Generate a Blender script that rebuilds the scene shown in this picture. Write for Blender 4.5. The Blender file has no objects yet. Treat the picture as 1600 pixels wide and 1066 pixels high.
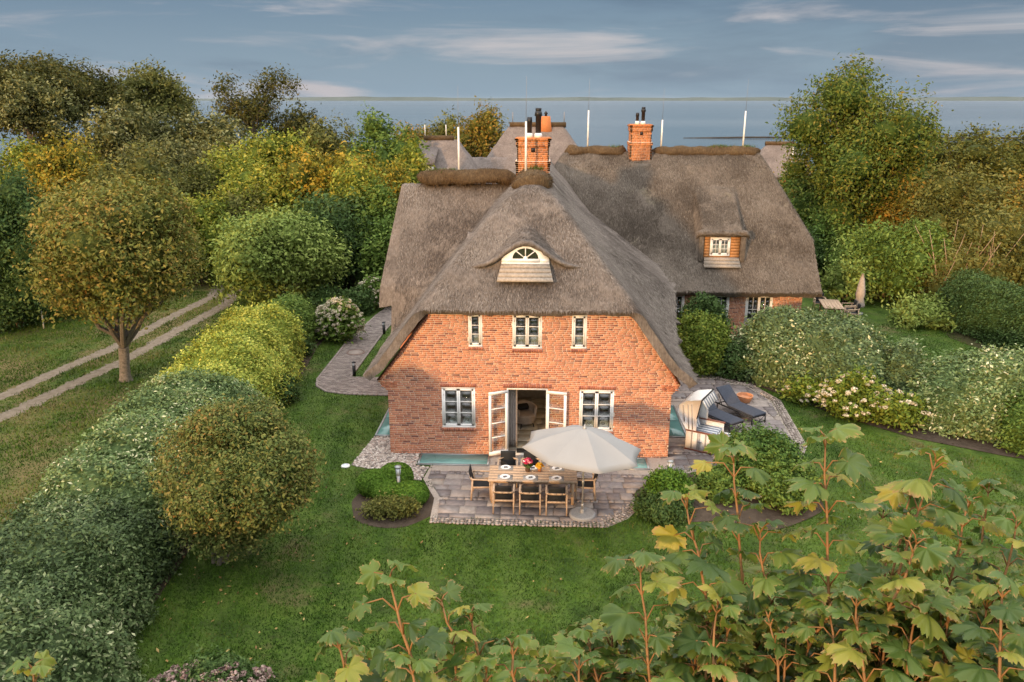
import bpy, bmesh, math, random
import numpy as np
from mathutils import Vector, Matrix, Euler
sc = bpy.context.scene
R = math.radians
# ------------------------------------------------------------------ camera
cam = bpy.data.cameras.new("camera"); cam.sensor_width = 36; cam.lens = 28
cam.clip_start = 0.1; cam.clip_end = 90000
CAM = Vector((0, -23.5, 11.0))
camo = bpy.data.objects.new("camera", cam); sc.collection.objects.link(camo)
camo.location = CAM; camo.rotation_euler = (R(90 - 16.9), 0, R(2.4)); sc.camera = camo
# ------------------------------------------------------------------ light
SUN_EL, SUN_AZ = 10.0, 207.0                      # azimuth clockwise from +Y
world = bpy.data.worlds.new("World"); sc.world = world; world.use_nodes = True
def build_world():
    nt = world.node_tree; N = nt.nodes; L = nt.links
    bg = N["Background"]; bg.inputs[1].default_value = 0.1
    sky = N.new("ShaderNodeTexSky"); sky.sky_type = 'NISHITA'; sky.sun_disc = False
    sky.sun_elevation = R(SUN_EL); sky.sun_rotation = R(SUN_AZ)
    sky.dust_density = 1.5; sky.ozone_density = 1.5
    tc = N.new("ShaderNodeTexCoord")
    sx = N.new("ShaderNodeSeparateXYZ"); L.new(tc.outputs["Generated"], sx.inputs[0])
    # a cloud sheet: dim and blue low down at the horizon, brighter overhead (overcast sky)
    ramp = N.new("ShaderNodeValToRGB"); e = ramp.color_ramp.elements
    e[0].position = 0.0; e[0].color = (1.95, 2.65, 3.3, 1)
    e[1].position = 1.0; e[1].color = (24, 23.4, 22.6, 1)
    a = e.new(0.12); a.color = (1.0, 1.55, 2.25, 1)
    a = e.new(0.45); a.color = (15, 14.8, 14.5, 1)
    L.new(sx.outputs[2], ramp.inputs[0])
    # cirrus streaks on a flat layer overhead (coordinates divided by height)
    cb = N.new("ShaderNodeMapping"); cb.inputs["Scale"].default_value = (1, 1, 4.2); L.new(tc.outputs["Generated"], cb.inputs[0])
    def streak(scale, sxx, syy, rot, lo, hi, det=6, off=0.0):
        mp = N.new("ShaderNodeMapping"); mp.inputs["Scale"].default_value = (sxx, sxx, syy); mp.inputs["Rotation"].default_value = (0, rot, 0)
        mp.inputs["Location"].default_value = (off, off * .7, 0)
        L.new(cb.outputs[0], mp.inputs[0])
        n = N.new("ShaderNodeTexNoise"); n.inputs["Scale"].default_value = scale; n.inputs["Detail"].default_value = det
        n.inputs["Roughness"].default_value = .58; n.inputs["Distortion"].default_value = .5
        L.new(mp.outputs[0], n.inputs["Vector"])
        mr = N.new("ShaderNodeMapRange"); mr.interpolation_type = 'SMOOTHSTEP'
        mr.inputs[1].default_value = lo; mr.inputs[2].default_value = hi; L.new(n.outputs[0], mr.inputs[0])
        return mr.outputs[0]
    def mixc(f, a, b, mode='MIX', fac=None):
        m = N.new("ShaderNodeMix"); m.data_type = 'RGBA'; m.blend_type = mode
        if fac is not None: m.inputs[0].default_value = fac
        else: L.new(f, m.inputs[0])
        for s, v in ((m.inputs[6], a), (m.inputs[7], b)):
            if isinstance(v, tuple): s.default_value = v
            else: L.new(v, s)
        return m.outputs[2]
    pale = streak(3.0, 1.0, 2.0, .10, .50, .72, 8)
    dark = streak(1.9, 1.0, 1.5, -.06, .42, .64, 6, 7.3)
    c = mixc(dark, (1, 1, 1, 1), (.62, .67, .72, 1)) if False else None
    sheet = N.new("ShaderNodeMix"); sheet.data_type = 'RGBA'; sheet.blend_type = 'MULTIPLY'
    L.new(dark, sheet.inputs[0]); L.new(ramp.outputs[0], sheet.inputs[6]); sheet.inputs[7].default_value = (.76, .77, .82, 1)
    p2 = N.new("ShaderNodeMath"); p2.operation = 'MULTIPLY'; p2.inputs[1].default_value = .8; L.new(pale, p2.inputs[0])
    br = mixc(p2.outputs[0], sheet.outputs[2], (4.1, 3.75, 3.85, 1))
    fin = N.new("ShaderNodeMix"); fin.data_type = 'RGBA'; fin.inputs[0].default_value = .92
    L.new(sky.outputs[0], fin.inputs[6]); L.new(br, fin.inputs[7])
    L.new(fin.outputs[2], bg.inputs[0])
build_world()
sun = bpy.data.lights.new("sun", 'SUN'); sun.energy = 2.5; sun.angle = R(2.5); sun.color = (1.0, .60, .27)
suno = bpy.data.objects.new("sun", sun); sc.collection.objects.link(suno)
sd = Vector((math.sin(R(SUN_AZ)) * math.cos(R(SUN_EL)), math.cos(R(SUN_AZ)) * math.cos(R(SUN_EL)), math.sin(R(SUN_EL))))
suno.rotation_euler = sd.to_track_quat('Z', 'Y').to_euler(); suno.location = (-20, -60, 30)
vs = sc.view_settings; vs.view_transform = 'Standard'; vs.look = 'None'; vs.exposure = 0.6; vs.gamma = 1; vs.use_curve_mapping = False
sc.render.engine = 'CYCLES'
try:
    sc.cycles.max_bounces = 7; sc.cycles.diffuse_bounces = 4; sc.cycles.glossy_bounces = 3; sc.cycles.transparent_max_bounces = 8
    sc.cycles.use_denoising = True; sc.cycles.caustics_reflective = False; sc.cycles.caustics_refractive = False
except Exception: pass

# ------------------------------------------------------------------ materials
def nodes_of(m): return m.node_tree.nodes, m.node_tree.links
def newmat(name, rough=.8, spec=.3, metal=0):
    m = bpy.data.materials.new(name); m.use_nodes = True
    b = m.node_tree.nodes["Principled BSDF"]
    b.inputs["Roughness"].default_value = rough; b.inputs["Specular IOR Level"].default_value = spec; b.inputs["Metallic"].default_value = metal
    return m, b
def rampnode(N, stops):
    r = N.new("ShaderNodeValToRGB"); e = r.color_ramp.elements
    while len(e) > 1: e.remove(e[-1])
    e[0].position = stops[0][0]; e[0].color = (*stops[0][1], 1)
    for p, c in stops[1:]:
        x = e.new(p); x.color = (*c, 1)
    return r
def plain(name, col, rough=.7, spec=.3, metal=0, var=.12, scale=8, bump=0, bscale=60):
    m, b = newmat(name, rough, spec, metal); N, L = nodes_of(m)
    tc = N.new("ShaderNodeTexCoord"); n = N.new("ShaderNodeTexNoise"); n.inputs["Scale"].default_value = scale; n.inputs["Detail"].default_value = 5
    L.new(tc.outputs["Object"], n.inputs["Vector"])
    lo = tuple(max(0, c * (1 - var)) for c in col); hi = tuple(min(1, c * (1 + var)) for c in col)
    r = rampnode(N, [(.3, lo), (.7, hi)]); L.new(n.outputs[0], r.inputs[0]); L.new(r.outputs[0], b.inputs["Base Color"])
    if bump:
        n2 = N.new("ShaderNodeTexNoise"); n2.inputs["Scale"].default_value = bscale; n2.inputs["Detail"].default_value = 4
        L.new(tc.outputs["Object"], n2.inputs["Vector"])
        bp = N.new("ShaderNodeBump"); bp.inputs["Strength"].default_value = bump; bp.inputs["Distance"].default_value = .02
        L.new(n2.outputs[0], bp.inputs["Height"]); L.new(bp.outputs[0], b.inputs["Normal"])
    return m
def tinted(name, stops, rough=.8, spec=.25, noise=.25, nscale=25, bump=.0):
    """colour picked per piece from the mesh attribute 'tint' (red), grain from noise"""
    m, b = newmat(name, rough, spec); N, L = nodes_of(m)
    at = N.new("ShaderNodeAttribute"); at.attribute_name = "tint"
    s = N.new("ShaderNodeSeparateColor"); L.new(at.outputs["Color"], s.inputs[0])
    r = rampnode(N, stops); L.new(s.outputs[0], r.inputs[0])
    tc = N.new("ShaderNodeNewGeometry"); n = N.new("ShaderNodeTexNoise"); n.inputs["Scale"].default_value = nscale; n.inputs["Detail"].default_value = 4
    L.new(tc.outputs["Position"], n.inputs["Vector"])
    mr = N.new("ShaderNodeMapRange"); mr.inputs[1].default_value = .25; mr.inputs[2].default_value = .75; mr.inputs[3].default_value = 1 - noise; mr.inputs[4].default_value = 1 + noise
    L.new(n.outputs[0], mr.inputs[0])
    hs = N.new("ShaderNodeHueSaturation"); L.new(r.outputs[0], hs.inputs["Color"]); L.new(mr.outputs[0], hs.inputs["Value"])
    L.new(hs.outputs[0], b.inputs["Base Color"])
    if bump:
        bp = N.new("ShaderNodeBump"); bp.inputs["Strength"].default_value = bump; bp.inputs["Distance"].default_value = .01
        L.new(n.outputs[0], bp.inputs["Height"]); L.new(bp.outputs[0], b.inputs["Normal"])
    return m
LEAFGAIN = 1.35
def leafmat(name, stops, rough=.65, spec=.10, trans=.16, edge=None):
    """stops over the per-leaf tint; green channel shifts whole clumps towards their neighbours' hue"""
    m, b = newmat(name, rough, spec); N, L = nodes_of(m)
    at = N.new("ShaderNodeAttribute"); at.attribute_name = "tint"
    s = N.new("ShaderNodeSeparateColor"); L.new(at.outputs["Color"], s.inputs[0])
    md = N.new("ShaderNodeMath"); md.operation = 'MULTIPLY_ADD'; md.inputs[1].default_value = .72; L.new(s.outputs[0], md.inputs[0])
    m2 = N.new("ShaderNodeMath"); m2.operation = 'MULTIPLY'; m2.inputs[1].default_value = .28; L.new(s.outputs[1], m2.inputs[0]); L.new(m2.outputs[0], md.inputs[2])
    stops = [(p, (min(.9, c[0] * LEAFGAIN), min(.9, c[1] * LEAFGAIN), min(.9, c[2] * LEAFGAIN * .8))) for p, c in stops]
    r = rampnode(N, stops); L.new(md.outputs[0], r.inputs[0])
    col = r.outputs[0]
    if edge:
        mx = N.new("ShaderNodeMix"); mx.data_type = 'RGBA'
        er = N.new("ShaderNodeMapRange"); er.interpolation_type = 'SMOOTHSTEP'; er.inputs[1].default_value = .55; er.inputs[2].default_value = 1.0; er.inputs[4].default_value = .9
        L.new(s.outputs[2], er.inputs[0]); L.new(er.outputs[0], mx.inputs[0]); L.new(col, mx.inputs[6]); mx.inputs[7].default_value = (*edge, 1)
        col = mx.outputs[2]
    L.new(col, b.inputs["Base Color"])
    tr = N.new("ShaderNodeBsdfTranslucent"); L.new(col, tr.inputs[0])
    mix = N.new("ShaderNodeMixShader"); mix.inputs[0].default_value = trans
    out = [n for n in N if n.type == 'OUTPUT_MATERIAL'][0]
    L.new(b.outputs[0], mix.inputs[1]); L.new(tr.outputs[0], mix.inputs[2]); L.new(mix.outputs[0], out.inputs[0])
    return m
def glassmat(name, tint=(.8, .9, .88), refl=.12, rough=.02):
    m = bpy.data.materials.new(name); m.use_nodes = True; N, L = nodes_of(m)
    out = [n for n in N if n.type == 'OUTPUT_MATERIAL'][0]
    t = N.new("ShaderNodeBsdfTransparent"); t.inputs[0].default_value = (*tint, 1)
    g = N.new("ShaderNodeBsdfGlossy"); g.inputs["Roughness"].default_value = rough; g.inputs[0].default_value = (1, 1, 1, 1)
    fr = N.new("ShaderNodeLayerWeight"); fr.inputs[0].default_value = .5
    pw = N.new("ShaderNodeMath"); pw.operation = 'POWER'; pw.inputs[1].default_value = 4.0; L.new(fr.outputs["Facing"], pw.inputs[0])
    ad = N.new("ShaderNodeMath"); ad.operation = 'MULTIPLY_ADD'; ad.inputs[1].default_value = .8; ad.inputs[2].default_value = refl; ad.use_clamp = True; L.new(pw.outputs[0], ad.inputs[0])
    mx = N.new("ShaderNodeMixShader"); L.new(ad.outputs[0], mx.inputs[0]); L.new(t.outputs[0], mx.inputs[1]); L.new(g.outputs[0], mx.inputs[2]); L.new(mx.outputs[0], out.inputs[0])
    return m

# ------------------------------------------------------------------ object helpers
def link(o): sc.collection.objects.link(o)
def tag(o, label=None, cat=None, group=None, kind=None):
    if label: o["label"] = label
    if cat: o["category"] = cat
    if group: o["group"] = group
    if kind: o["kind"] = kind
    return o
def empty(name, loc=(0, 0, 0), rz=0.0, label=None, cat=None, group=None):
    o = bpy.data.objects.new(name, None); link(o); o.location = loc; o.rotation_euler = (0, 0, rz); o.empty_display_size = .2
    return tag(o, label, cat, group)
def np_mesh(name, V, F, tint=None, smooth=False):
    """V (n,3), F (m,k) fixed-size faces or list of lists"""
    me = bpy.data.meshes.new(name); V = np.asarray(V, np.float32)
    if isinstance(F, np.ndarray):
        m, k = F.shape; loops = F.reshape(-1).astype(np.int32); starts = (np.arange(m) * k).astype(np.int32); tot = np.full(m, k, np.int32)
    else:
        loops = np.array([i for f in F for i in f], np.int32); tot = np.array([len(f) for f in F], np.int32); starts = np.concatenate([[0], np.cumsum(tot)[:-1]]).astype(np.int32); m = len(F)
    me.vertices.add(len(V)); me.vertices.foreach_set("co", V.reshape(-1))
    me.loops.add(len(loops)); me.loops.foreach_set("vertex_index", loops)
    me.polygons.add(m); me.polygons.foreach_set("loop_start", starts); me.polygons.foreach_set("loop_total", tot)
    if smooth: me.polygons.foreach_set("use_smooth", np.ones(m, bool))
    me.update(calc_edges=True)
    if tint is not None:
        a = me.color_attributes.new("tint", 'FLOAT_COLOR', 'POINT')
        t = np.ones((len(V), 4), np.float32); t[:, :tint.shape[1]] = tint
        a.data.foreach_set("color", t.reshape(-1))
    return me
def obj(name, me, mats, parent=None, loc=None, rot=None):
    o = bpy.data.objects.new(name, me); link(o)
    for m in (mats if isinstance(mats, (list, tuple)) else [mats]):
        if m is not None and len(me.materials) < 4 and m.name not in [x.name for x in me.materials if x]: me.materials.append(m)
    if parent: o.parent = parent
    if loc is not None: o.location = loc
    if rot is not None: o.rotation_euler = rot
    return o
class MB:
    """collects shapes into one mesh"""
    def __init__(s): s.v = []; s.f = []; s.t = []
    def add(s, V, F, tint=(0.5, .5, .5)):
        k = len(s.v); s.v += [tuple(p) for p in V]; s.f += [[i + k for i in f] for f in F]; s.t += [tint] * len(V)
    def box(s, x0, x1, y0, y1, z0, z1, tint=(.5, .5, .5), M=None):
        V = [(x, y, z) for z in (z0, z1) for y in (y0, y1) for x in (x0, x1)]
        if M is not None: V = [M @ Vector(p) for p in V]
        s.add(V, [(0, 2, 3, 1), (4, 5, 7, 6), (0, 1, 5, 4), (2, 6, 7, 3), (0, 4, 6, 2), (1, 3, 7, 5)], tint)
    def bar(s, a, b, w, h=None, tint=(.5, .5, .5), up=(0, 0, 1)):
        a = Vector(a); b = Vector(b); h = h or w; d = (b - a).normalized(); u = Vector(up)
        if abs(d.dot(u)) > .97: u = Vector((0, 1, 0))
        x = d.cross(u).normalized(); y = x.cross(d).normalized()
        V = [p + x * (i * w / 2) + y * (j * h / 2) for p in (a, b) for i, j in ((-1, -1), (1, -1), (1, 1), (-1, 1))]
        s.add(V, [(3, 2, 1, 0), (4, 5, 6, 7), (0, 1, 5, 4), (1, 2, 6, 5), (2, 3, 7, 6), (3, 0, 4, 7)], tint)
    def tube(s, pts, rad, n=8, tint=(.5, .5, .5), cap=True):
        pts = [Vector(p) for p in pts]; k0 = len(s.v)
        if not isinstance(rad, (list, tuple)): rad = [rad] * len(pts)
        ref = Vector((.31, .95, .05))
        for i, p in enumerate(pts):
            d = (pts[min(i + 1, len(pts) - 1)] - pts[max(i - 1, 0)]).normalized()
            x = d.cross(ref)
            if x.length < .05: x = d.cross(Vector((1, 0, 0)))
            x.normalize(); y = d.cross(x)
            for j in range(n):
                a = 2 * math.pi * j / n; s.v.append(tuple(p + (x * math.cos(a) + y * math.sin(a)) * rad[i])); s.t.append(tint)
        for i in range(len(pts) - 1):
            for j in range(n):
                a = k0 + i * n + j; b = k0 + i * n + (j + 1) % n; s.f.append([a, b, b + n, a + n])
        if cap:
            s.f.append([k0 + j for j in range(n)][::-1]); s.f.append([k0 + (len(pts) - 1) * n + j for j in range(n)])
    def lathe(s, prof, n=16, c=(0, 0, 0), tint=(.5, .5, .5)):
        k0 = len(s.v)
        for r, z in prof:
            for j in range(n):
                a = 2 * math.pi * j / n; s.v.append((c[0] + r * math.cos(a), c[1] + r * math.sin(a), c[2] + z)); s.t.append(tint)
        for i in range(len(prof) - 1):
            for j in range(n):
                a = k0 + i * n + j; b = k0 + i * n + (j + 1) % n; s.f.append([a, b, b + n, a + n])
        s.f.append([k0 + j for j in range(n)][::-1]); s.f.append([k0 + (len(prof) - 1) * n + j for j in range(n)])
    def build(s, name, mat, parent=None, smooth=False, loc=None, rot=None):
        me = np_mesh(name, np.array(s.v), s.f, np.array(s.t, np.float32), smooth)
        return obj(name, me, mat, parent, loc, rot)
def smooth_angle(o, deg=40):
    me = o.data
    me.polygons.foreach_set("use_smooth", np.ones(len(me.polygons), bool))
    try: me.set_sharp_from_angle(angle=R(deg))
    except Exception: pass
def bevel(o, w=.01, seg=2):
    m = o.modifiers.new("bevel", 'BEVEL'); m.width = w; m.segments = seg; m.limit_method = 'ANGLE'; m.angle_limit = R(40)
def copy_tree(o, parent=None):
    c = o.copy(); link(c)
    if parent: c.parent = parent
    for ch in list(o.children): copy_tree(ch, c)
    return c
def wob(P, seed, freq, n=7):
    """smooth pseudo-noise, about -1..1"""
    r = np.random.default_rng(seed); out = np.zeros(len(P))
    for i in range(n):
        k = r.normal(size=3); k *= freq * r.uniform(.6, 1.6) / np.linalg.norm(k)
        out += np.sin(P @ k * 6.283 + r.uniform(0, 6.283))
    return out / (n ** .5) * .8
def sheet(name, poly, z, mat, kind='structure', parent=None):
    V = [(x, y, z) for x, y in poly]
    me = np_mesh(name, V, [list(range(len(poly)))])
    o = obj(name, me, mat, parent)
    if kind: o["kind"] = kind
    return o
def inside(poly, x, y):
    c = False; n = len(poly); j = n - 1
    for i in range(n):
        xi, yi = poly[i]; xj, yj = poly[j]
        if (yi > y) != (yj > y) and x < (xj - xi) * (y - yi) / (yj - yi) + xi: c = not c
        j = i
    return c
# ------------------------------------------------------------------ ground materials
def lawn_material():
    m, b = newmat("lawn", .85, .25); N, L = nodes_of(m)
    g = N.new("ShaderNodeNewGeometry")
    def noise(sc_, det=5, rough=.6, vec=None):
        n = N.new("ShaderNodeTexNoise"); n.inputs["Scale"].default_value = sc_; n.inputs["Detail"].default_value = det; n.inputs["Roughness"].default_value = rough
        L.new(vec or g.outputs["Position"], n.inputs["Vector"]); return n.outputs[0]
    base = rampnode(N, [(.34, (0.0198, 0.0428, 0.0037)), (.44, (0.0342, 0.0706, 0.0053)), (.53, (0.0504, 0.0984, 0.0075)), (.63, (0.0738, 0.1231, 0.0128)), (.75, (0.1125, 0.1445, 0.0263))])
    L.new(noise(.8, 12, .74), base.inputs[0])
    fine = N.new("ShaderNodeMapRange"); fine.inputs[1].default_value = .3; fine.inputs[2].default_value = .7; fine.inputs[3].default_value = .5; fine.inputs[4].default_value = 1.5
    L.new(noise(9, 8, .75), fine.inputs[0])
    hv = N.new("ShaderNodeHueSaturation"); L.new(base.outputs[0], hv.inputs["Color"]); L.new(fine.outputs[0], hv.inputs["Value"])
    # mowing stripes running towards the house
    mp = N.new("ShaderNodeMapping"); mp.inputs["Rotation"].default_value = (0, 0, R(-6)); L.new(g.outputs["Position"], mp.inputs[0])
    wv = N.new("ShaderNodeTexWave"); wv.inputs["Scale"].default_value = .33; wv.inputs["Distortion"].default_value = 1.2; wv.inputs["Detail"].default_value = 2; wv.inputs["Detail Scale"].default_value = 1.5; L.new(mp.outputs[0], wv.inputs[0])
    st = N.new("ShaderNodeMix"); st.data_type = 'RGBA'
    sm = N.new("ShaderNodeMapRange"); sm.inputs[3].default_value = 0; sm.inputs[4].default_value = .16; L.new(wv.outputs["Fac"], sm.inputs[0])
    L.new(sm.outputs[0], st.inputs[0]); L.new(hv.outputs[0], st.inputs[6]); st.inputs[7].default_value = (.15, .19, .05, 1)
    # dry worn patches
    dry = N.new("ShaderNodeMapRange"); dry.interpolation_type = 'SMOOTHSTEP'; dry.inputs[1].default_value = .54; dry.inputs[2].default_value = .70; dry.inputs[4].default_value = .8
    L.new(noise(.42, 7, .66), dry.inputs[0])
    mx = N.new("ShaderNodeMix"); mx.data_type = 'RGBA'; L.new(dry.outputs[0], mx.inputs[0]); L.new(st.outputs[2], mx.inputs[6]); mx.inputs[7].default_value = (.15, .115, .055, 1)
    # rough meadow on the far side of the hedge is drier
    sx = N.new("ShaderNodeSeparateXYZ"); L.new(g.outputs["Position"], sx.inputs[0])
    md = N.new("ShaderNodeMapRange"); md.interpolation_type = 'SMOOTHSTEP'; md.inputs[1].default_value = -12; md.inputs[2].default_value = -13.5; md.inputs[3].default_value = 0; md.inputs[4].default_value = 1
    L.new(sx.outputs[0], md.inputs[0])
    n3 = N.new("ShaderNodeMapRange"); n3.interpolation_type = 'SMOOTHSTEP'; n3.inputs[1].default_value = .38; n3.inputs[2].default_value = .62; n3.inputs[3].default_value = .0; n3.inputs[4].default_value = .95; L.new(noise(.22, 10, .74), n3.inputs[0])
    mm = N.new("ShaderNodeMath"); mm.operation = 'MULTIPLY'; L.new(md.outputs[0], mm.inputs[0]); L.new(n3.outputs[0], mm.inputs[1])
    mx2 = N.new("ShaderNodeMix"); mx2.data_type = 'RGBA'; L.new(mm.outputs[0], mx2.inputs[0]); L.new(mx.outputs[2], mx2.inputs[6]); mx2.inputs[7].default_value = (.17, .125, .05, 1)
    L.new(mx2.outputs[2], b.inputs["Base Color"])
    bp = N.new("ShaderNodeBump"); bp.inputs["Strength"].default_value = .8; bp.inputs["Distance"].default_value = .06; L.new(noise(16, 8, .8), bp.inputs["Height"]); L.new(bp.outputs[0], b.inputs["Normal"])
    return m
def earthmat(name, a, c, scale=3, bump=.6, bscale=30):
    m, b = newmat(name, .95, .1); N, L = nodes_of(m); g = N.new("ShaderNodeNewGeometry")
    n = N.new("ShaderNodeTexNoise"); n.inputs["Scale"].default_value = scale; n.inputs["Detail"].default_value = 9; n.inputs["Roughness"].default_value = .7; L.new(g.outputs["Position"], n.inputs["Vector"])
    r = rampnode(N, [(.3, a), (.7, c)]); L.new(n.outputs[0], r.inputs[0]); L.new(r.outputs[0], b.inputs["Base Color"])
    n2 = N.new("ShaderNodeTexNoise"); n2.inputs["Scale"].default_value = bscale; n2.inputs["Detail"].default_value = 6; L.new(g.outputs["Position"], n2.inputs["Vector"])
    bp = N.new("ShaderNodeBump"); bp.inputs["Strength"].default_value = bump; bp.inputs["Distance"].default_value = .03; L.new(n2.outputs[0], bp.inputs["Height"]); L.new(bp.outputs[0], b.inputs["Normal"])
    return m
M = {}
M['lawn'] = lawn_material()
M['soil'] = earthmat("soil", (.045, .034, .025), (.095, .072, .053))
M['wood_floor'] = earthmat("woodland_floor", (.03, .035, .015), (.08, .07, .03), 1.2)
M['track'] = earthmat("sandy_track", (.13, .105, .075), (.27, .225, .175), 4)
M['slab'] = tinted("sandstone_slab", [(0, (.14, .12, .118)), (.35, (.205, .176, .168)), (.6, (.26, .225, .208)), (.8, (.31, .26, .22)), (1, (.19, .175, .178))], .75, .3, .22, 9, .25)
M['joint'] = earthmat("joint_grit", (.28, .235, .20), (.42, .36, .31), 14)
M['pathbrick'] = tinted("path_paver", [(0, (.15, .125, .115)), (.5, (.22, .185, .165)), (1, (.29, .25, .225))], .85, .2, .2, 12, .2)
M['pebble'] = tinted("pebble", [(0, (.15, .13, .12)), (.3, (.34, .28, .24)), (.6, (.48, .41, .36)), (.85, (.62, .56, .50)), (1, (.42, .29, .24))], .7, .3, .15, 30)
M['cobble'] = tinted("cobble", [(0, (.14, .115, .10)), (.5, (.27, .225, .195)), (1, (.40, .34, .30))], .75, .3, .2, 30)
def water_material():
    m, b = newmat("sea_water", .12, .5); N, L = nodes_of(m); b.inputs["Base Color"].default_value = (.05, .085, .11, 1); b.inputs["IOR"].default_value = 1.33
    g = N.new("ShaderNodeNewGeometry"); mp = N.new("ShaderNodeMapping"); mp.inputs["Scale"].default_value = (.05, .35, 1); L.new(g.outputs["Position"], mp.inputs[0])
    n = N.new("ShaderNodeTexNoise"); n.inputs["Scale"].default_value = 1; n.inputs["Detail"].default_value = 6; L.new(mp.outputs[0], n.inputs["Vector"])
    bp = N.new("ShaderNodeBump"); bp.inputs["Strength"].default_value = .18; bp.inputs["Distance"].default_value = .4; L.new(n.outputs[0], bp.inputs["Height"]); L.new(bp.outputs[0], b.inputs["Normal"])
    mp2 = N.new("ShaderNodeMapping"); mp2.inputs["Scale"].default_value = (.0003, .004, 1); L.new(g.outputs["Position"], mp2.inputs[0])
    n2 = N.new("ShaderNodeTexNoise"); n2.inputs["Scale"].default_value = 1; n2.inputs["Detail"].default_value = 5; L.new(mp2.outputs[0], n2.inputs["Vector"])
    mr = N.new("ShaderNodeMapRange"); mr.inputs[1].default_value = .35; mr.inputs[2].default_value = .65; mr.inputs[3].default_value = .12; mr.inputs[4].default_value = .22; L.new(n2.outputs[0], mr.inputs[0]); L.new(mr.outputs[0], b.inputs["Roughness"])
    return m
M['sea'] = water_material()
M['coast'] = earthmat("far_coast", (.05, .07, .06), (.09, .11, .09), .002, 0)
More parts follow.
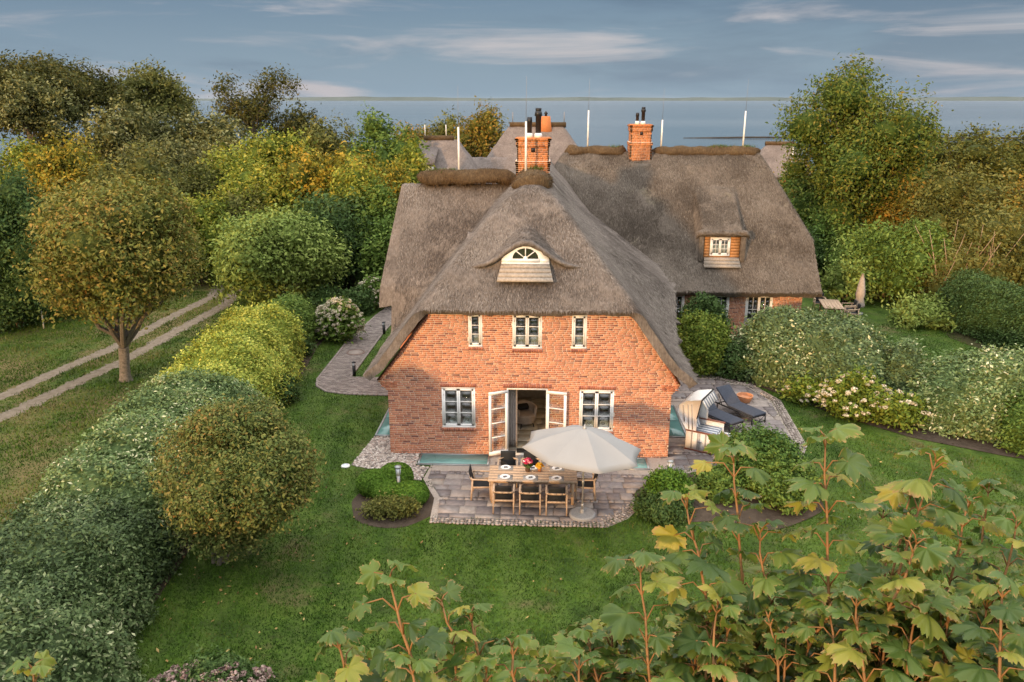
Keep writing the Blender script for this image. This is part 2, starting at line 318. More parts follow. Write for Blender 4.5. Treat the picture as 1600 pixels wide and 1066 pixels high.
# ------------------------------------------------------------------ setting
def build_setting():
    # the ground: one sheet, falling to the sea beyond the gardens
    xs = np.concatenate([[-900, -300, -120], np.arange(-60, 61, 4), [120, 300, 900]]); ys = np.concatenate([[-400, -120], np.arange(-60, 101, 4), [112, 125, 140, 160, 180, 200, 235]])
    X, Yv = np.meshgrid(xs, ys); Z = np.zeros_like(X, float)
    t = np.clip((Yv - 95) / 95, 0, 1); Z -= 8 * t * t * (3 - 2 * t)
    V = np.stack([X, Yv, Z], -1).reshape(-1, 3); nx = len(xs)
    i, j = np.meshgrid(np.arange(nx - 1), np.arange(len(ys) - 1)); a = (j * nx + i).reshape(-1)
    g = obj("ground", np_mesh("ground", V, np.stack([a, a + 1, a + nx + 1, a + nx], -1), smooth=True), M['lawn']); g["kind"] = "structure"
    s = sheet("sea", [(-21500, 165), (21500, 165), (21500, 20000), (-21500, 20000)], -6.0, M['sea'])
    # low far coast
    xs = np.linspace(-9000, 9000, 240); P = np.stack([xs, xs * 0, xs * 0], -1)
    h = 34 + 7 * wob(P, 3, .0006) + 4 * wob(P, 4, .003)
    h *= np.clip((xs + 6500) / 4000, .7, 1)
    V = np.concatenate([np.stack([xs, xs * 0 + 8600, xs * 0 - 7], -1), np.stack([xs, xs * 0 + 8700, h - 6], -1), np.stack([xs, xs * 0 + 9600, xs * 0 - 7], -1)])
    a = np.arange(239); F = np.concatenate([np.stack([a, a + 1, a + 241, a + 240], -1), np.stack([a + 240, a + 241, a + 481, a + 480], -1)])
    c = obj("far_coast_hills", np_mesh("far_coast_hills", V, F, smooth=True), M['coast']); c["kind"] = "structure"
    b = MB(); b.tube([(62, 352, -6.0), (90, 350, -5.5), (150, 348, -5.4), (210, 346, -5.4), (330, 340, -5.6)], [.25, .4, .45, .45, .4], 8)
    o = b.build("breakwater", earthmat("dark_stone", (.03, .03, .03), (.07, .065, .06), .3)); o["kind"] = "structure"
    # rutted drive on the left
    RT = random.Random(2)
    def strip(name, pts, w, z):
        V = []; n = len(pts)
        for k, (x, y) in enumerate(pts):
            a = Vector(pts[max(k - 1, 0)]); c = Vector(pts[min(k + 1, n - 1)]); d = (c - a).normalized(); nn = Vector((-d.y, d.x))
            ww = w * (1 + .12 * math.sin(k * .7) + RT.uniform(-.22, .22)); x += RT.uniform(-.05, .05)
            V += [(x + nn.x * ww / 2, y + nn.y * ww / 2, z), (x - nn.x * ww / 2, y - nn.y * ww / 2, z)]
        F = [(2 * k, 2 * k + 1, 2 * k + 3, 2 * k + 2) for k in range(n - 1)]
        o = obj(name, np_mesh(name, V, F), M['track']); o["kind"] = "structure"; return o
    def dense(pts, n=26):
        out = []
        for k in range(len(pts) - 1):
            for q in range(n): u = q / n; out.append((pts[k][0] * (1 - u) + pts[k + 1][0] * u, pts[k][1] * (1 - u) + pts[k + 1][1] * u))
        return out + [pts[-1]]
    strip("sandy_track", dense(RUT1), .72, .006); strip("sandy_track", dense(RUT2), .68, .006)
    sheet("gravel_yard", [(-22.5, 24.5), (-20.0, 24.2), (-18.3, 27), (-18.8, 31), (-21, 34), (-25.5, 34), (-25.5, 30), (-24, 27)], .010, M['track'])
    SZ = [.005]
    # soil under beds and hedges
    def blob(cx, cy, rx, ry, n=40, seed=0, k=.08):
        rr = random.Random(seed); ph = [rr.uniform(0, 6.28) for _ in range(3)]
        return [(cx + rx * math.cos(t) * (1 + k * math.sin(3 * t + ph[0]) + k * .5 * math.sin(7 * t + ph[1])), cy + ry * math.sin(t) * (1 + k * math.sin(2 * t + ph[2]) + k * .5 * math.sin(5 * t + ph[0]))) for t in [6.2832 * i / n for i in range(n)]]
    for nm, poly in (("soil_bed", blob(-4.15, -3.35, 1.28, 1.32, seed=1, k=.04)), ("soil_bed", blob(4.2, -2.6, 1.55, 1.5, seed=2, k=.05)),
                     ("soil_bed", [(-9.0, -12.5), (-8.8, -8), (-9.1, -4), (-9.6, 2), (-10.1, 8), (-10.5, 11.5), (-10.3, 19), (-10.8, 25), (-13.5, 25), (-13.8, 12), (-13.4, 0), (-12.6, -12.5)]),
                     ("soil_bed", [(6.3, 9.2), (7.2, 8.05), (8.5, 6.9), (9.6, 5.5), (10.6, 3.9), (12.5, 1.95), (14.8, .6), (17, -.3), (22, -1.2), (22, 4), (14, 10), (8, 13)]),
                     ("soil_bed", blob(6.1, -2.2, 1.9, 2.0, seed=5))):
        SZ[0] += .004; sheet(nm, poly, SZ[0], M['soil'])
    sheet("woodland_floor", [(-75, 22), (-30, 15.5), (-24, 16.5), (-22.5, 24), (-26, 30), (-24, 38), (-17, 36), (-16, 27), (-12.5, 26), (-10, 34), (0, 40), (20, 36), (21, 25), (19.5, 14), (22, 6), (60, 4), (80, 94), (-110, 94)], .004, M['wood_floor'])
build_setting.__doc__ = None
RUT1 = [(-25.0, -9.0), (-22.0, -3.2), (-19.5, 2.26), (-19.04, 5.46), (-18.43, 8.8), (-18.13, 14.5), (-17.8, 18.9), (-18.6, 23), (-20.2, 27)]
RUT2 = [(-26.5, -8.0), (-23.6, -1.8), (-20.9, 4.3), (-20.5, 7.5), (-19.87, 10.7), (-19.66, 16.1), (-19.3, 20.6), (-20.0, 24), (-21.6, 28)]
build_setting()

rng = np.random.default_rng(7)
def ico(sub=1):
    bm = bmesh.new(); bmesh.ops.create_icosphere(bm, subdivisions=sub, radius=1); V = np.array([v.co[:] for v in bm.verts]); F = np.array([[v.index for v in f.verts] for f in bm.faces]); bm.free(); return V, F
ICO1 = ico(1); ICO2 = ico(2); ICO3 = ico(3)
def stones(name, pts, size, squash, mat, parent=None, kind='stuff', seed=0):
    r = np.random.default_rng(seed); V0, F0 = ICO1; n = len(pts); Vs = []; Ts = []
    for p in pts:
        s = size * r.uniform(.7, 1.3, 3); s[2] *= squash; a = r.uniform(0, 6.28); v = V0 * s * r.uniform(.85, 1.15, (len(V0), 1)); c, q = math.cos(a), math.sin(a)
        Vs.append(np.stack([v[:, 0] * c - v[:, 1] * q + p[0], v[:, 0] * q + v[:, 1] * c + p[1], v[:, 2] + p[2]], -1)); Ts.append(np.tile(r.uniform(0, 1, (1, 3)), (len(V0), 1)))
    F = np.concatenate([F0 + i * len(V0) for i in range(n)])
    o = obj(name, np_mesh(name, np.concatenate(Vs), F, np.concatenate(Ts), True), mat, parent)
    if kind: o["kind"] = kind
    return o
def scatter_poly(poly, spacing, seed):
    r = np.random.default_rng(seed); xs = [p[0] for p in poly]; ys = [p[1] for p in poly]; out = []; row = 0; y = min(ys)
    while y < max(ys):
        x = min(xs) + (spacing / 2 if row % 2 else 0)
        while x < max(xs):
            px_, py_ = x + r.uniform(-.3, .3) * spacing, y + r.uniform(-.3, .3) * spacing
            if inside(poly, px_, py_): out.append((px_, py_))
            x += spacing
        y += spacing * .87; row += 1
    return out
BOXC = {}
def piece_box(lx, ly, lz, tint, key):
    """a slightly bevelled slab lying at z 0..lz, mesh shared by key"""
    if key in BOXC: return BOXC[key]
    b = MB(); c = min(.012, lx * .1, ly * .1)
    V = [(-lx / 2, -ly / 2, 0), (lx / 2, -ly / 2, 0), (lx / 2, ly / 2, 0), (-lx / 2, ly / 2, 0), (-lx / 2, -ly / 2, lz - c), (lx / 2, -ly / 2, lz - c), (lx / 2, ly / 2, lz - c), (-lx / 2, ly / 2, lz - c),
         (-lx / 2 + c, -ly / 2 + c, lz), (lx / 2 - c, -ly / 2 + c, lz), (lx / 2 - c, ly / 2 - c, lz), (-lx / 2 + c, ly / 2 - c, lz)]
    F = [(0, 1, 5, 4), (1, 2, 6, 5), (2, 3, 7, 6), (3, 0, 4, 7), (4, 5, 9, 8), (5, 6, 10, 9), (6, 7, 11, 10), (7, 4, 8, 11), (8, 9, 10, 11)]
    me = np_mesh("piece", V, F, np.tile(np.array([[tint, .5, .5]]), (12, 1))); BOXC[key] = me; return me
def cliprect(poly, x0, x1, y0, y1):
    out = list(poly)
    for ax, lim_, sg in ((0, x0, 1), (0, x1, -1), (1, y0, 1), (1, y1, -1)):
        src, out = out, []
        for i, p in enumerate(src):
            q = src[(i + 1) % len(src)]; pi, qi = (p[ax] - lim_) * sg >= 0, (q[ax] - lim_) * sg >= 0
            if pi: out.append(p)
            if pi != qi: t = (lim_ - p[ax]) / (q[ax] - p[ax]); out.append((p[0] + (q[0] - p[0]) * t, p[1] + (q[1] - p[1]) * t))
        if len(out) < 3: return None
    area = .5 * sum(out[i][0] * out[(i + 1) % len(out)][1] - out[(i + 1) % len(out)][0] * out[i][1] for i in range(len(out)))
    return out if area > .012 else None
TERR = [(-3.42, -.95), (-3.45, -1.75), (-2.95, -2.9), (-2.85, -4.1), (1.6, -4.2), (2.1, -3.75), (2.6, -3.05), (2.75, -2.3), (3.6, -1.3), (5.0, -.55), (7.7, -.5), (8.35, 1.2), (8.6, 5.1), (8.1, 6.7), (7.0, 7.6), (6.1, 8.8), (5.2, 11.5), (4.05, 11.5), (4.05, -.02), (-3.35, -.02)]
def build_paving():
    r = random.Random(11); nr = np.random.default_rng(12)
    ter = sheet("terrace", [(-3.5, -.97), (-3.6, -1.8), (-3.1, -3.0), (-3.05, -4.35), (1.75, -4.45), (2.35, -3.95), (2.9, -3.1), (3.05, -2.3), (3.8, -1.5), (5.0, -.8), (7.9, -.75), (8.75, 1.1), (9.05, 5.3), (8.4, 7.0), (7.2, 7.9), (6.3, 9.1), (5.4, 11.7), (4.0, 11.7), (4.0, .005), (-3.5, .005)], .012, M['joint'])
    glass = [(-3.95, -1.66, -.88, .0), (4.0, 4.95, 1.55, 4.6), (2.45, 3.35, -.95, -.1)]
    def clear(x0, x1, y0, y1): return not any(x1 > a and x0 < b and y1 > c and y0 < d for a, b, c, d in glass)
    slabs = []; y = -4.2
    hs = [.30, .42, .36, .18, .44, .32, .40, .30, .20, .42]
    k = 0
    while y < 11.5:
        h = hs[k % len(hs)] * r.uniform(.95, 1.06); x = -3.5 - r.uniform(0, .5); small = h < .24
        while x < 9:
            l = r.uniform(.16, .3) if small else r.choice([.38, .46, .55, .62, .70, .82])
            cx, cy = x + l / 2, y + h / 2
            full = all(inside(TERR, px_, py_) for px_, py_ in ((x + .01, y + .01), (x + l - .01, y + .01), (x + .01, y + h - .01), (x + l - .01, y + h - .01)))
            if clear(x, x + l, y, y + h):
                if full: slabs.append((cx, cy, l, h, None))
                else:
                    pg = cliprect(TERR, x + .011, x + l - .011, y + .011, y + h - .011)
                    if pg: slabs.append((cx, cy, l, h, pg))
            x += l
        y += h; k += 1
    slabs.sort(key=lambda s: -s[2] * s[3] / ((s[0] - CAM.x) ** 2 + (s[1] - CAM.y) ** 2 + 121))
    for n, (cx, cy, l, h, pg) in enumerate(slabs[:300]):
        if pg:
            m_ = len(pg); me = np_mesh('slab', [(a - cx, c - cy, 0) for a, c in pg] + [(a - cx, c - cy, .03) for a, c in pg], [list(range(m_, 2 * m_))] + [(i, (i + 1) % m_, m_ + (i + 1) % m_, m_ + i) for i in range(m_)], np.tile(np.array([[r.random(), .5, .5]]), (2 * m_, 1)))
            obj('slab', me, M['slab'], ter, (cx, cy, .012 + r.uniform(-.004, .004))); continue
        lq, hq = round(l, 2), round(h, 2); t = r.random()
        me = piece_box(lq - .022, hq - .022, .03, t, ("slab", lq, hq, int(t * 9)))
        obj("slab", me, M['slab'], ter, (cx, cy, .012 + r.uniform(-.004, .004)))
    b = MB()
    for cx, cy, l, h, pg in slabs[300:]:
        z = .012 + r.uniform(-.004, .004); t = (r.random(), .5, .5)
        if pg: m_ = len(pg); b.add([(a, c, z + .03) for a, c in pg], [list(range(m_))], t); continue
        b.box(cx - l / 2 + .011, cx + l / 2 - .011, cy - h / 2 + .011, cy + h / 2 - .011, z, z + .03, t)
    if b.v: tag(b.build("paving_stones", M['slab'], ter), kind='stuff')
    # cobbled edge
    edge = [(-3.0, -4.28), (-1, -4.33), (1.65, -4.33), (2.2, -3.85), (2.75, -3.1)]; pts = []
    def along(line, off, sp):
        out = []
        for a, c in zip(line[:-1], line[1:]):
            d = Vector(c) - Vector(a); L_ = d.length; d.normalize(); n = Vector((d.y, -d.x)); q = 0
            while q < L_:
                for o_ in off: out.append((a[0] + d.x * q + n.x * o_ + r.uniform(-.015, .015), a[1] + d.y * q + n.y * o_ + r.uniform(-.015, .015), .03))
                q += sp
        return out
    pts = along(edge, (-.10, 0, .10), .105) + along([(7.85, -.55), (8.55, 1.15), (8.83, 5.2), (8.3, 6.85), (7.1, 7.8)], (-.1, 0, .1), .105)
    pts += [(x, y, .03) for x, y in scatter_poly([(1.7, -4.3), (2.2, -3.85), (2.75, -3.1), (2.55, -3.0), (1.9, -3.7), (1.4, -4.15)], .1, 5)]
    stones("cobbles", pts, .052, .55, M['cobble'], ter, seed=3)
    gp = [(-6.0, -.95), (-5.72, 1.25), (-4.93, 1.25), (-4.93, -.02), (-3.97, -.02), (-3.97, -.9), (-3.55, -1.0), (-3.65, -1.9), (-4.2, -1.75), (-5.2, -1.25)]
    gb = sheet("gravel_strip", gp, .010, M['joint'])
    stones("pebbles", [(x, y, .02) for x, y in scatter_poly(gp, .072, 9)], .042, .6, M['pebble'], gb, seed=4)
    pp = [(-9.25, 6.9), (-9.05, 6.1), (-8.5, 5.5), (-7.6, 5.25), (-5.2, 5.15), (-5.0, 5.4), (-5.0, 7.15), (-7.95, 7.15), (-7.9, 13.9), (-7.5, 20), (-8.3, 21), (-8.9, 17), (-9.3, 12)]
    pa = sheet("garden_path", pp, .010, M['joint']); b = MB(); y = 5.15; row = 0
    while y < 21:
        x = -9.4 + (.1 if row % 2 else 0)
        while x < -4.9:
            if inside(pp, x + .1, y + .05):
                z = .012 + r.uniform(-.004, .004); b.box(x + .004, x + .196, y + .004, y + .096, z, z + .02, (r.random(), .5, .5))
            x += .2
        y += .1; row += 1
    tag(b.build("path_bricks", M['pathbrick'], pa), kind='stuff')
    kb = MB()
    for a, c in zip(pp, pp[1:] + pp[:1]):
        d = Vector(c) - Vector(a); n = max(1, int(d.length / .2))
        for q in range(n):
            p = Vector(a) + d * ((q + .5) / n); kb.bar((p.x - d.x / n * .46, p.y - d.y / n * .46, .02), (p.x + d.x / n * .46, p.y + d.y / n * .46, .02), .09, .06, (r.uniform(.5, 1), .5, .5))
    tag(kb.build("edging_bricks", M['pathbrick'], pa), kind='stuff')
build_paving()

M['grass'] = tinted("grass_blades", [(0, (0.0135, 0.0353, 0.0030)), (.3, (0.0297, 0.0706, 0.0045)), (.55, (0.0495, 0.1049, 0.0075)), (.75, (0.0810, 0.1305, 0.0150)), (.88, (0.1305, 0.1370, 0.0330)), (1, (0.1710, 0.1498, 0.0488))], .8, .2, .12, 3)
def build_grass():
    g = np.random.default_rng(41); n = 420000; x = g.uniform(-10.5, 20, n); y = -13.5 + 30 * g.random(n) ** 1.5
    bad = [TERR, [(-6.1, -1.0), (-5.7, 1.3), (-5.75, 4.7), (-5.0, 4.8), (-4.9, 12), (5, 12), (5, 0), (-3.5, 0), (-3.4, -2), (-4.4, -1.8)], [(-9.3, 6.9), (-9.05, 6.1), (-8.5, 5.5), (-7.6, 5.2), (-4.8, 5.1), (-4.8, 7.2), (-7.95, 7.2), (-7.9, 13.9), (-7.5, 20), (-9.4, 20), (-9.3, 12)],
           [(6.3, 9.2), (7.2, 8.05), (8.5, 6.9), (9.4, 5.3), (10.4, 3.6), (12.3, 1.6), (14.6, .25), (17, -.6), (22, -1.5), (22, 4), (14, 14), (8, 18), (4, 18), (4, 9)]]
    keep = np.ones(n, bool)
    for poly in bad:
        P = np.array(poly); ins = np.zeros(n, bool); j = len(P) - 1
        for i in range(len(P)):
            c = ((P[i, 1] > y) != (P[j, 1] > y)) & (x < (P[j, 0] - P[i, 0]) * (y - P[i, 1]) / (P[j, 1] - P[i, 1] + 1e-12) + P[i, 0]); ins ^= c; j = i
        keep &= ~ins
    keep &= ((x + 4.15) ** 2 + (y + 3.35) ** 2 > 1.75) & ((x - 4.2) ** 2 + (y + 2.6) ** 2 > 2.4) & ((x - 6.1) ** 2 + (y + 2.2) ** 2 > 3.8)
    x, y = x[keep], y[keep]; n = len(x); P = np.stack([x, y, 0 * x], -1)
    L_ = (g.uniform(.035, .085, n) * (1 + .35 * wob(P, 5, .6)))[:, None]; a = g.uniform(0, 6.28, n); w = .011 * g.uniform(.7, 1.5, n)[:, None]
    s = np.stack([np.cos(a), np.sin(a), 0 * a], -1); d = np.stack([g.normal(0, .55, n), g.normal(0, .55, n), np.ones(n)], -1); d /= np.linalg.norm(d, axis=1)[:, None]
    V = np.stack([P - s * w, P + s * w, P + d * L_], 1).reshape(-1, 3)
    dryp = np.clip(wob(P, 64, .33) + .5 * wob(P, 65, .9) - .75, 0, 1)
    t = .43 + .20 * wob(P, 61, .22) + .17 * wob(P, 62, .75) + .11 * wob(P, 63, 2.2) + .75 * dryp + .06 * np.sin((x * .995 + y * .1) * 6.28 / 1.05) + g.normal(0, .13, n)
    T = np.repeat(np.stack([np.clip(t, 0, 1), g.random(n), g.random(n)], -1), 3, 0)
    # coarser, drier blades on the meadow beyond the hedge
    n = 170000; x = g.uniform(-31, -13, n); y = -11 + 33 * g.random(n) ** 1.3; near = np.full(n, 9.0)
    for ru in (RUT1, RUT2):
        for (ax, ay), (bx, by) in zip(ru[:-1], ru[1:]):
            t_ = np.clip(((x - ax) * (bx - ax) + (y - ay) * (by - ay)) / ((bx - ax) ** 2 + (by - ay) ** 2), 0, 1); near = np.minimum(near, np.hypot(x - ax - t_ * (bx - ax), y - ay - t_ * (by - ay)))
    k = (near > .33 + .07 * g.normal(size=n)) & (x < -13.2 - .0 * y); x, y = x[k], y[k]; n = len(x); P = np.stack([x, y, 0 * x], -1)
    L_ = (g.uniform(.05, .13, n) * (1 + .4 * wob(P, 5, .4)))[:, None]; a = g.uniform(0, 6.28, n); w = .016 * g.uniform(.7, 1.5, n)[:, None]
    s = np.stack([np.cos(a), np.sin(a), 0 * a], -1); d = np.stack([g.normal(0, .6, n), g.normal(0, .6, n), np.ones(n)], -1); d /= np.linalg.norm(d, axis=1)[:, None]
    V2 = np.stack([P - s * w, P + s * w, P + d * L_], 1).reshape(-1, 3); t = .52 + .24 * wob(P, 71, .10) + .20 * wob(P, 72, .4) + g.normal(0, .15, n)
    T2 = np.repeat(np.stack([np.clip(t, 0, 1), g.random(n), g.random(n)], -1), 3, 0); V = np.concatenate([V, V2]); T = np.concatenate([T, T2]); n = len(V) // 3
    o = obj("grass", np_mesh("grass", V, np.arange(3 * n).reshape(-1, 3), T), M['grass']); o["kind"] = "stuff"
build_grass()
M['litter'] = tinted("fallen_leaf", [(0, (.10, .06, .025)), (.5, (.24, .15, .05)), (1, (.36, .27, .10))], .8)
def build_litter():
    g = np.random.default_rng(43); n = 420; x = np.concatenate([g.uniform(-9, 12, n // 2), g.normal(-7.4, 2.0, n // 4), g.normal(9, 3, n - n // 2 - n // 4)]); y = np.concatenate([g.uniform(-13, -1, n // 2), g.normal(-6.4, 2.0, n // 4), g.normal(-2, 3, n - n // 2 - n // 4)])
    k = ~((x > -5) & (x < 5) & (y > -4.5)); x, y = x[k], y[k]; n = len(x); a = g.uniform(0, 6.28, n); s = g.uniform(.025, .055, n)
    P = np.stack([x, y, g.uniform(.045, .065, n)], -1); u = np.stack([np.cos(a), np.sin(a), g.normal(0, .3, n)], -1) * s[:, None]; v = np.stack([-np.sin(a), np.cos(a), g.normal(0, .3, n)], -1) * (s * .6)[:, None]
    V = np.stack([P - u, P + v, P + u, P - v], 1).reshape(-1, 3); T = np.repeat(g.random((n, 3)), 4, 0)
    o = obj("fallen_leaves", np_mesh("fallen_leaves", V, np.arange(4 * n).reshape(-1, 4), T), M['litter']); o["kind"] = "stuff"
build_litter()

def build_haze():
    b = MB(); b.box(-22000, 22000, -300, 20500, -8.5, 24); m = bpy.data.materials.new("haze"); m.use_nodes = True; N, L = nodes_of(m)
    for n in list(N):
        if n.type == 'BSDF_PRINCIPLED': N.remove(n)
    v = N.new("ShaderNodeVolumePrincipled"); v.inputs["Color"].default_value = (.80, .87, .95, 1); v.inputs["Density"].default_value = HAZE; v.inputs["Anisotropy"].default_value = .2
    out = [n for n in N if n.type == 'OUTPUT_MATERIAL'][0]; L.new(v.outputs[0], out.inputs["Volume"])
    o = b.build("haze", m); o["kind"] = "stuff"
HAZE = 1.8e-5
build_haze()
# ------------------------------------------------------------------ the thatched house
def thatch_material(name, dark, mid, light, moss=.0, sc_=(30, 30, 5)):
    m, b = newmat(name, .95, .08); N, L = nodes_of(m); g = N.new("ShaderNodeNewGeometry")
    mp = N.new("ShaderNodeMapping"); mp.inputs["Scale"].default_value = (26, 7, 7); L.new(g.outputs["Position"], mp.inputs[0])
    n = N.new("ShaderNodeTexNoise"); n.inputs["Scale"].default_value = 1; n.inputs["Detail"].default_value = 7; n.inputs["Roughness"].default_value = .75; L.new(mp.outputs[0], n.inputs["Vector"])
    n2 = N.new("ShaderNodeTexNoise"); n2.inputs["Scale"].default_value = .7; n2.inputs["Detail"].default_value = 8; n2.inputs["Roughness"].default_value = .7; L.new(g.outputs["Position"], n2.inputs["Vector"])
    n3 = N.new("ShaderNodeTexNoise"); n3.inputs["Scale"].default_value = 6; n3.inputs["Detail"].default_value = 6; n3.inputs["Roughness"].default_value = .7; L.new(g.outputs["Position"], n3.inputs["Vector"])
    r = rampnode(N, [(.28, dark), (.5, mid), (.72, light)]); L.new(n.outputs[0], r.inputs[0])
    v = N.new("ShaderNodeMapRange"); v.inputs[1].default_value = .3; v.inputs[2].default_value = .7; v.inputs[3].default_value = .66; v.inputs[4].default_value = 1.32; L.new(n2.outputs[0], v.inputs[0])
    v3 = N.new("ShaderNodeMapRange"); v3.inputs[1].default_value = .3; v3.inputs[2].default_value = .7; v3.inputs[3].default_value = .8; v3.inputs[4].default_value = 1.2; L.new(n3.outputs[0], v3.inputs[0])
    mu = N.new("ShaderNodeMath"); mu.operation = 'MULTIPLY'; L.new(v.outputs[0], mu.inputs[0]); L.new(v3.outputs[0], mu.inputs[1])
    hs = N.new("ShaderNodeHueSaturation"); L.new(r.outputs[0], hs.inputs["Color"]); L.new(mu.outputs[0], hs.inputs["Value"])
    col = hs.outputs[0]
    if moss:
        mr = N.new("ShaderNodeMapRange"); mr.interpolation_type = 'SMOOTHSTEP'; mr.inputs[1].default_value = .56; mr.inputs[2].default_value = .75; mr.inputs[4].default_value = moss; L.new(n2.outputs[0], mr.inputs[0])
        mx = N.new("ShaderNodeMix"); mx.data_type = 'RGBA'; L.new(mr.outputs[0], mx.inputs[0]); L.new(col, mx.inputs[6]); mx.inputs[7].default_value = (.12, .115, .05, 1); col = mx.outputs[2]
    L.new(col, b.inputs["Base Color"])
    bp = N.new("ShaderNodeBump"); bp.inputs["Strength"].default_value = .9; bp.inputs["Distance"].default_value = .06; L.new(n.outputs[0], bp.inputs["Height"]); L.new(bp.outputs[0], b.inputs["Normal"])
    return m
M['thatch'] = thatch_material("reed_thatch", (0.100, 0.083, 0.072), (0.177, 0.148, 0.127), (0.267, 0.230, 0.200))
M['thatch_wing'] = thatch_material("older_reed_thatch", (0.074, 0.060, 0.048), (0.139, 0.114, 0.092), (0.212, 0.178, 0.146), .4)
M['thatch_far'] = thatch_material("far_thatch", (.12, .10, .09), (.19, .16, .145), (.26, .22, .2))
M['straw'] = tinted("straw", [(0, (0.080, 0.065, 0.055)), (.35, (0.150, 0.124, 0.107)), (.7, (0.227, 0.193, 0.165)), (1, (0.314, 0.272, 0.234))], .9, .1, .1)
M['straw_wing'] = tinted("old_straw", [(0, (0.056, 0.045, 0.035)), (.4, (0.114, 0.092, 0.073)), (.75, (0.176, 0.146, 0.118)), (1, (0.247, 0.213, 0.178))], .9, .1, .1)
M['heather'] = thatch_material("heather_ridge", (.045, .03, .018), (.10, .066, .036), (.17, .115, .06), .3)
M['heather_twig'] = tinted("heather_twig", [(0, (.045, .03, .018)), (.5, (.11, .07, .04)), (1, (.21, .14, .075))], .95, .1, .1)
M['brick'] = tinted("red_brick", [(0, (.22, .09, .07)), (.1, (.34, .13, .09)), (.28, (.47, .19, .115)), (.55, (.54, .225, .13)), (.8, (.59, .27, .155)), (.95, (.58, .32, .20)), (1, (.32, .15, .115))], .9, .15, .17, 1.1, .0)
M['mortar'] = plain("lime_mortar", (.76, .61, .49), .95, .1, var=.08, scale=10)
M['chimbrick'] = tinted("chimney_brick", [(0, (.30, .10, .04)), (.3, (.46, .165, .06)), (.7, (.56, .21, .075)), (1, (.38, .14, .06))], .85, .2, .16, 14, .2)
M['white'] = plain("white_paint", (.84, .83, .81), .45, .4, var=.03, scale=6)
M['apron'] = plain("weathered_board", (.36, .30, .24), .8, .2, var=.25, scale=14)
M['cedar'] = plain("orange_cladding", (.42, .20, .075), .6, .3, var=.2, scale=9)
M['verge'] = plain('dark_verge_board', (.11, .05, .028), .8)
M['pane'] = glassmat("window_pane", (.72, .76, .75), .10)
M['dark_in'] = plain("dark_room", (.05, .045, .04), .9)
M['inner'] = plain("room_wall", (.72, .69, .64), .9)
M['black_metal'] = plain("black_flue", (.025, .025, .027), .4, .4, .3)
M['zinc'] = plain("zinc", (.42, .42, .42), .4, .5, .6)
M['lead'] = plain("lead_flashing", (.15, .125, .10), .7, .3, 0, .25, 6)
M['rod'] = plain("white_pole", (.82, .80, .76), .5)
M['thin_rod'] = plain("grey_rod", (.28, .26, .25), .5, .4, .5)

HX = -0.46
PH = np.array([0, .3, .7, 1.4, 3.24, 4.74, 5.3, 6.5]); PZ = np.array([8.28, 8.22, 8.0, 7.30, 5.12, 3.10, 2.66, 1.9])
def smin(a, b, k): h = np.clip(.5 + .5 * (b - a) / k, 0, 1); return b * (1 - h) + a * h - k * h * (1 - h)
def smax(a, b, k): return -smin(-a, -b, k)
def sstep(a, b, x): t = np.clip((x - a) / (b - a), 0, 1); return t * t * (3 - 2 * t)
XL, XE, XW = -6.08, 4.72, -5.62
BROW_X = -.60
def hip_z(y): return 4.91 + (y + .35) * .98
def main_z(x, y):
    hw = np.abs(x - HX) * np.where(x > HX, 5.3 / (XE - HX), 1.0)
    m = np.interp(hw, PH, PZ)
    m = smin(m, hip_z(y), .30)
    # short cross wing on the left
    c = 8.03 - np.abs(y - 7.8) * 1.27; c = smin(c, 7.86 + 0 * c, .25)
    w = sstep(4.25, 5.0, y) * sstep(11.3, 10.8, y) * sstep(1.0, -1.2, x)
    u = smax(m, c, .35); m = m + (u - m) * w
    # raised eave on the right
    rz = 4.30 + (XE - x) * .745
    w = sstep(3.4, 5.25, y + .10 * (XE - x)) * sstep(11, 10, y) * sstep(HX, HX + 1.2, x)
    u = smax(m, rz, .25); m = m + (u - m) * w
    # eyebrow window in the hip
    dx = x - BROW_X; base = hip_z(np.full_like(y, .80)) - .05
    bz = base + .80 * np.exp(-(dx / .92) ** 2 * 1.0) + .30 * (y - .80)
    m = np.where((y > .78) & (y < 3.2) & (np.abs(dx) < 2.0), smax(m, bz, .08), m)
    return m
def wing_z(x, y):
    d = np.abs(y - 17.4)
    z = np.interp(d, [0, .3, .9, 4.4, 5.6, 7], [8.5, 8.42, 7.9, 3.95, 2.75, 1.6])
    z = smin(z, 4.85 + (12.4 - x) * 1.95, .3); z = smin(z, 4.6 + (x + 1.4) * 1.75, .3)
    # dormer
    dz = 5.22 + (y - 13.0) * .655
    side = sstep(6.98, 7.22, x) * sstep(9.20, 8.96, x)
    u = np.where((y > 12.98) & (y < 17.3), np.maximum(z, dz), z)
    return z + (u - z) * side
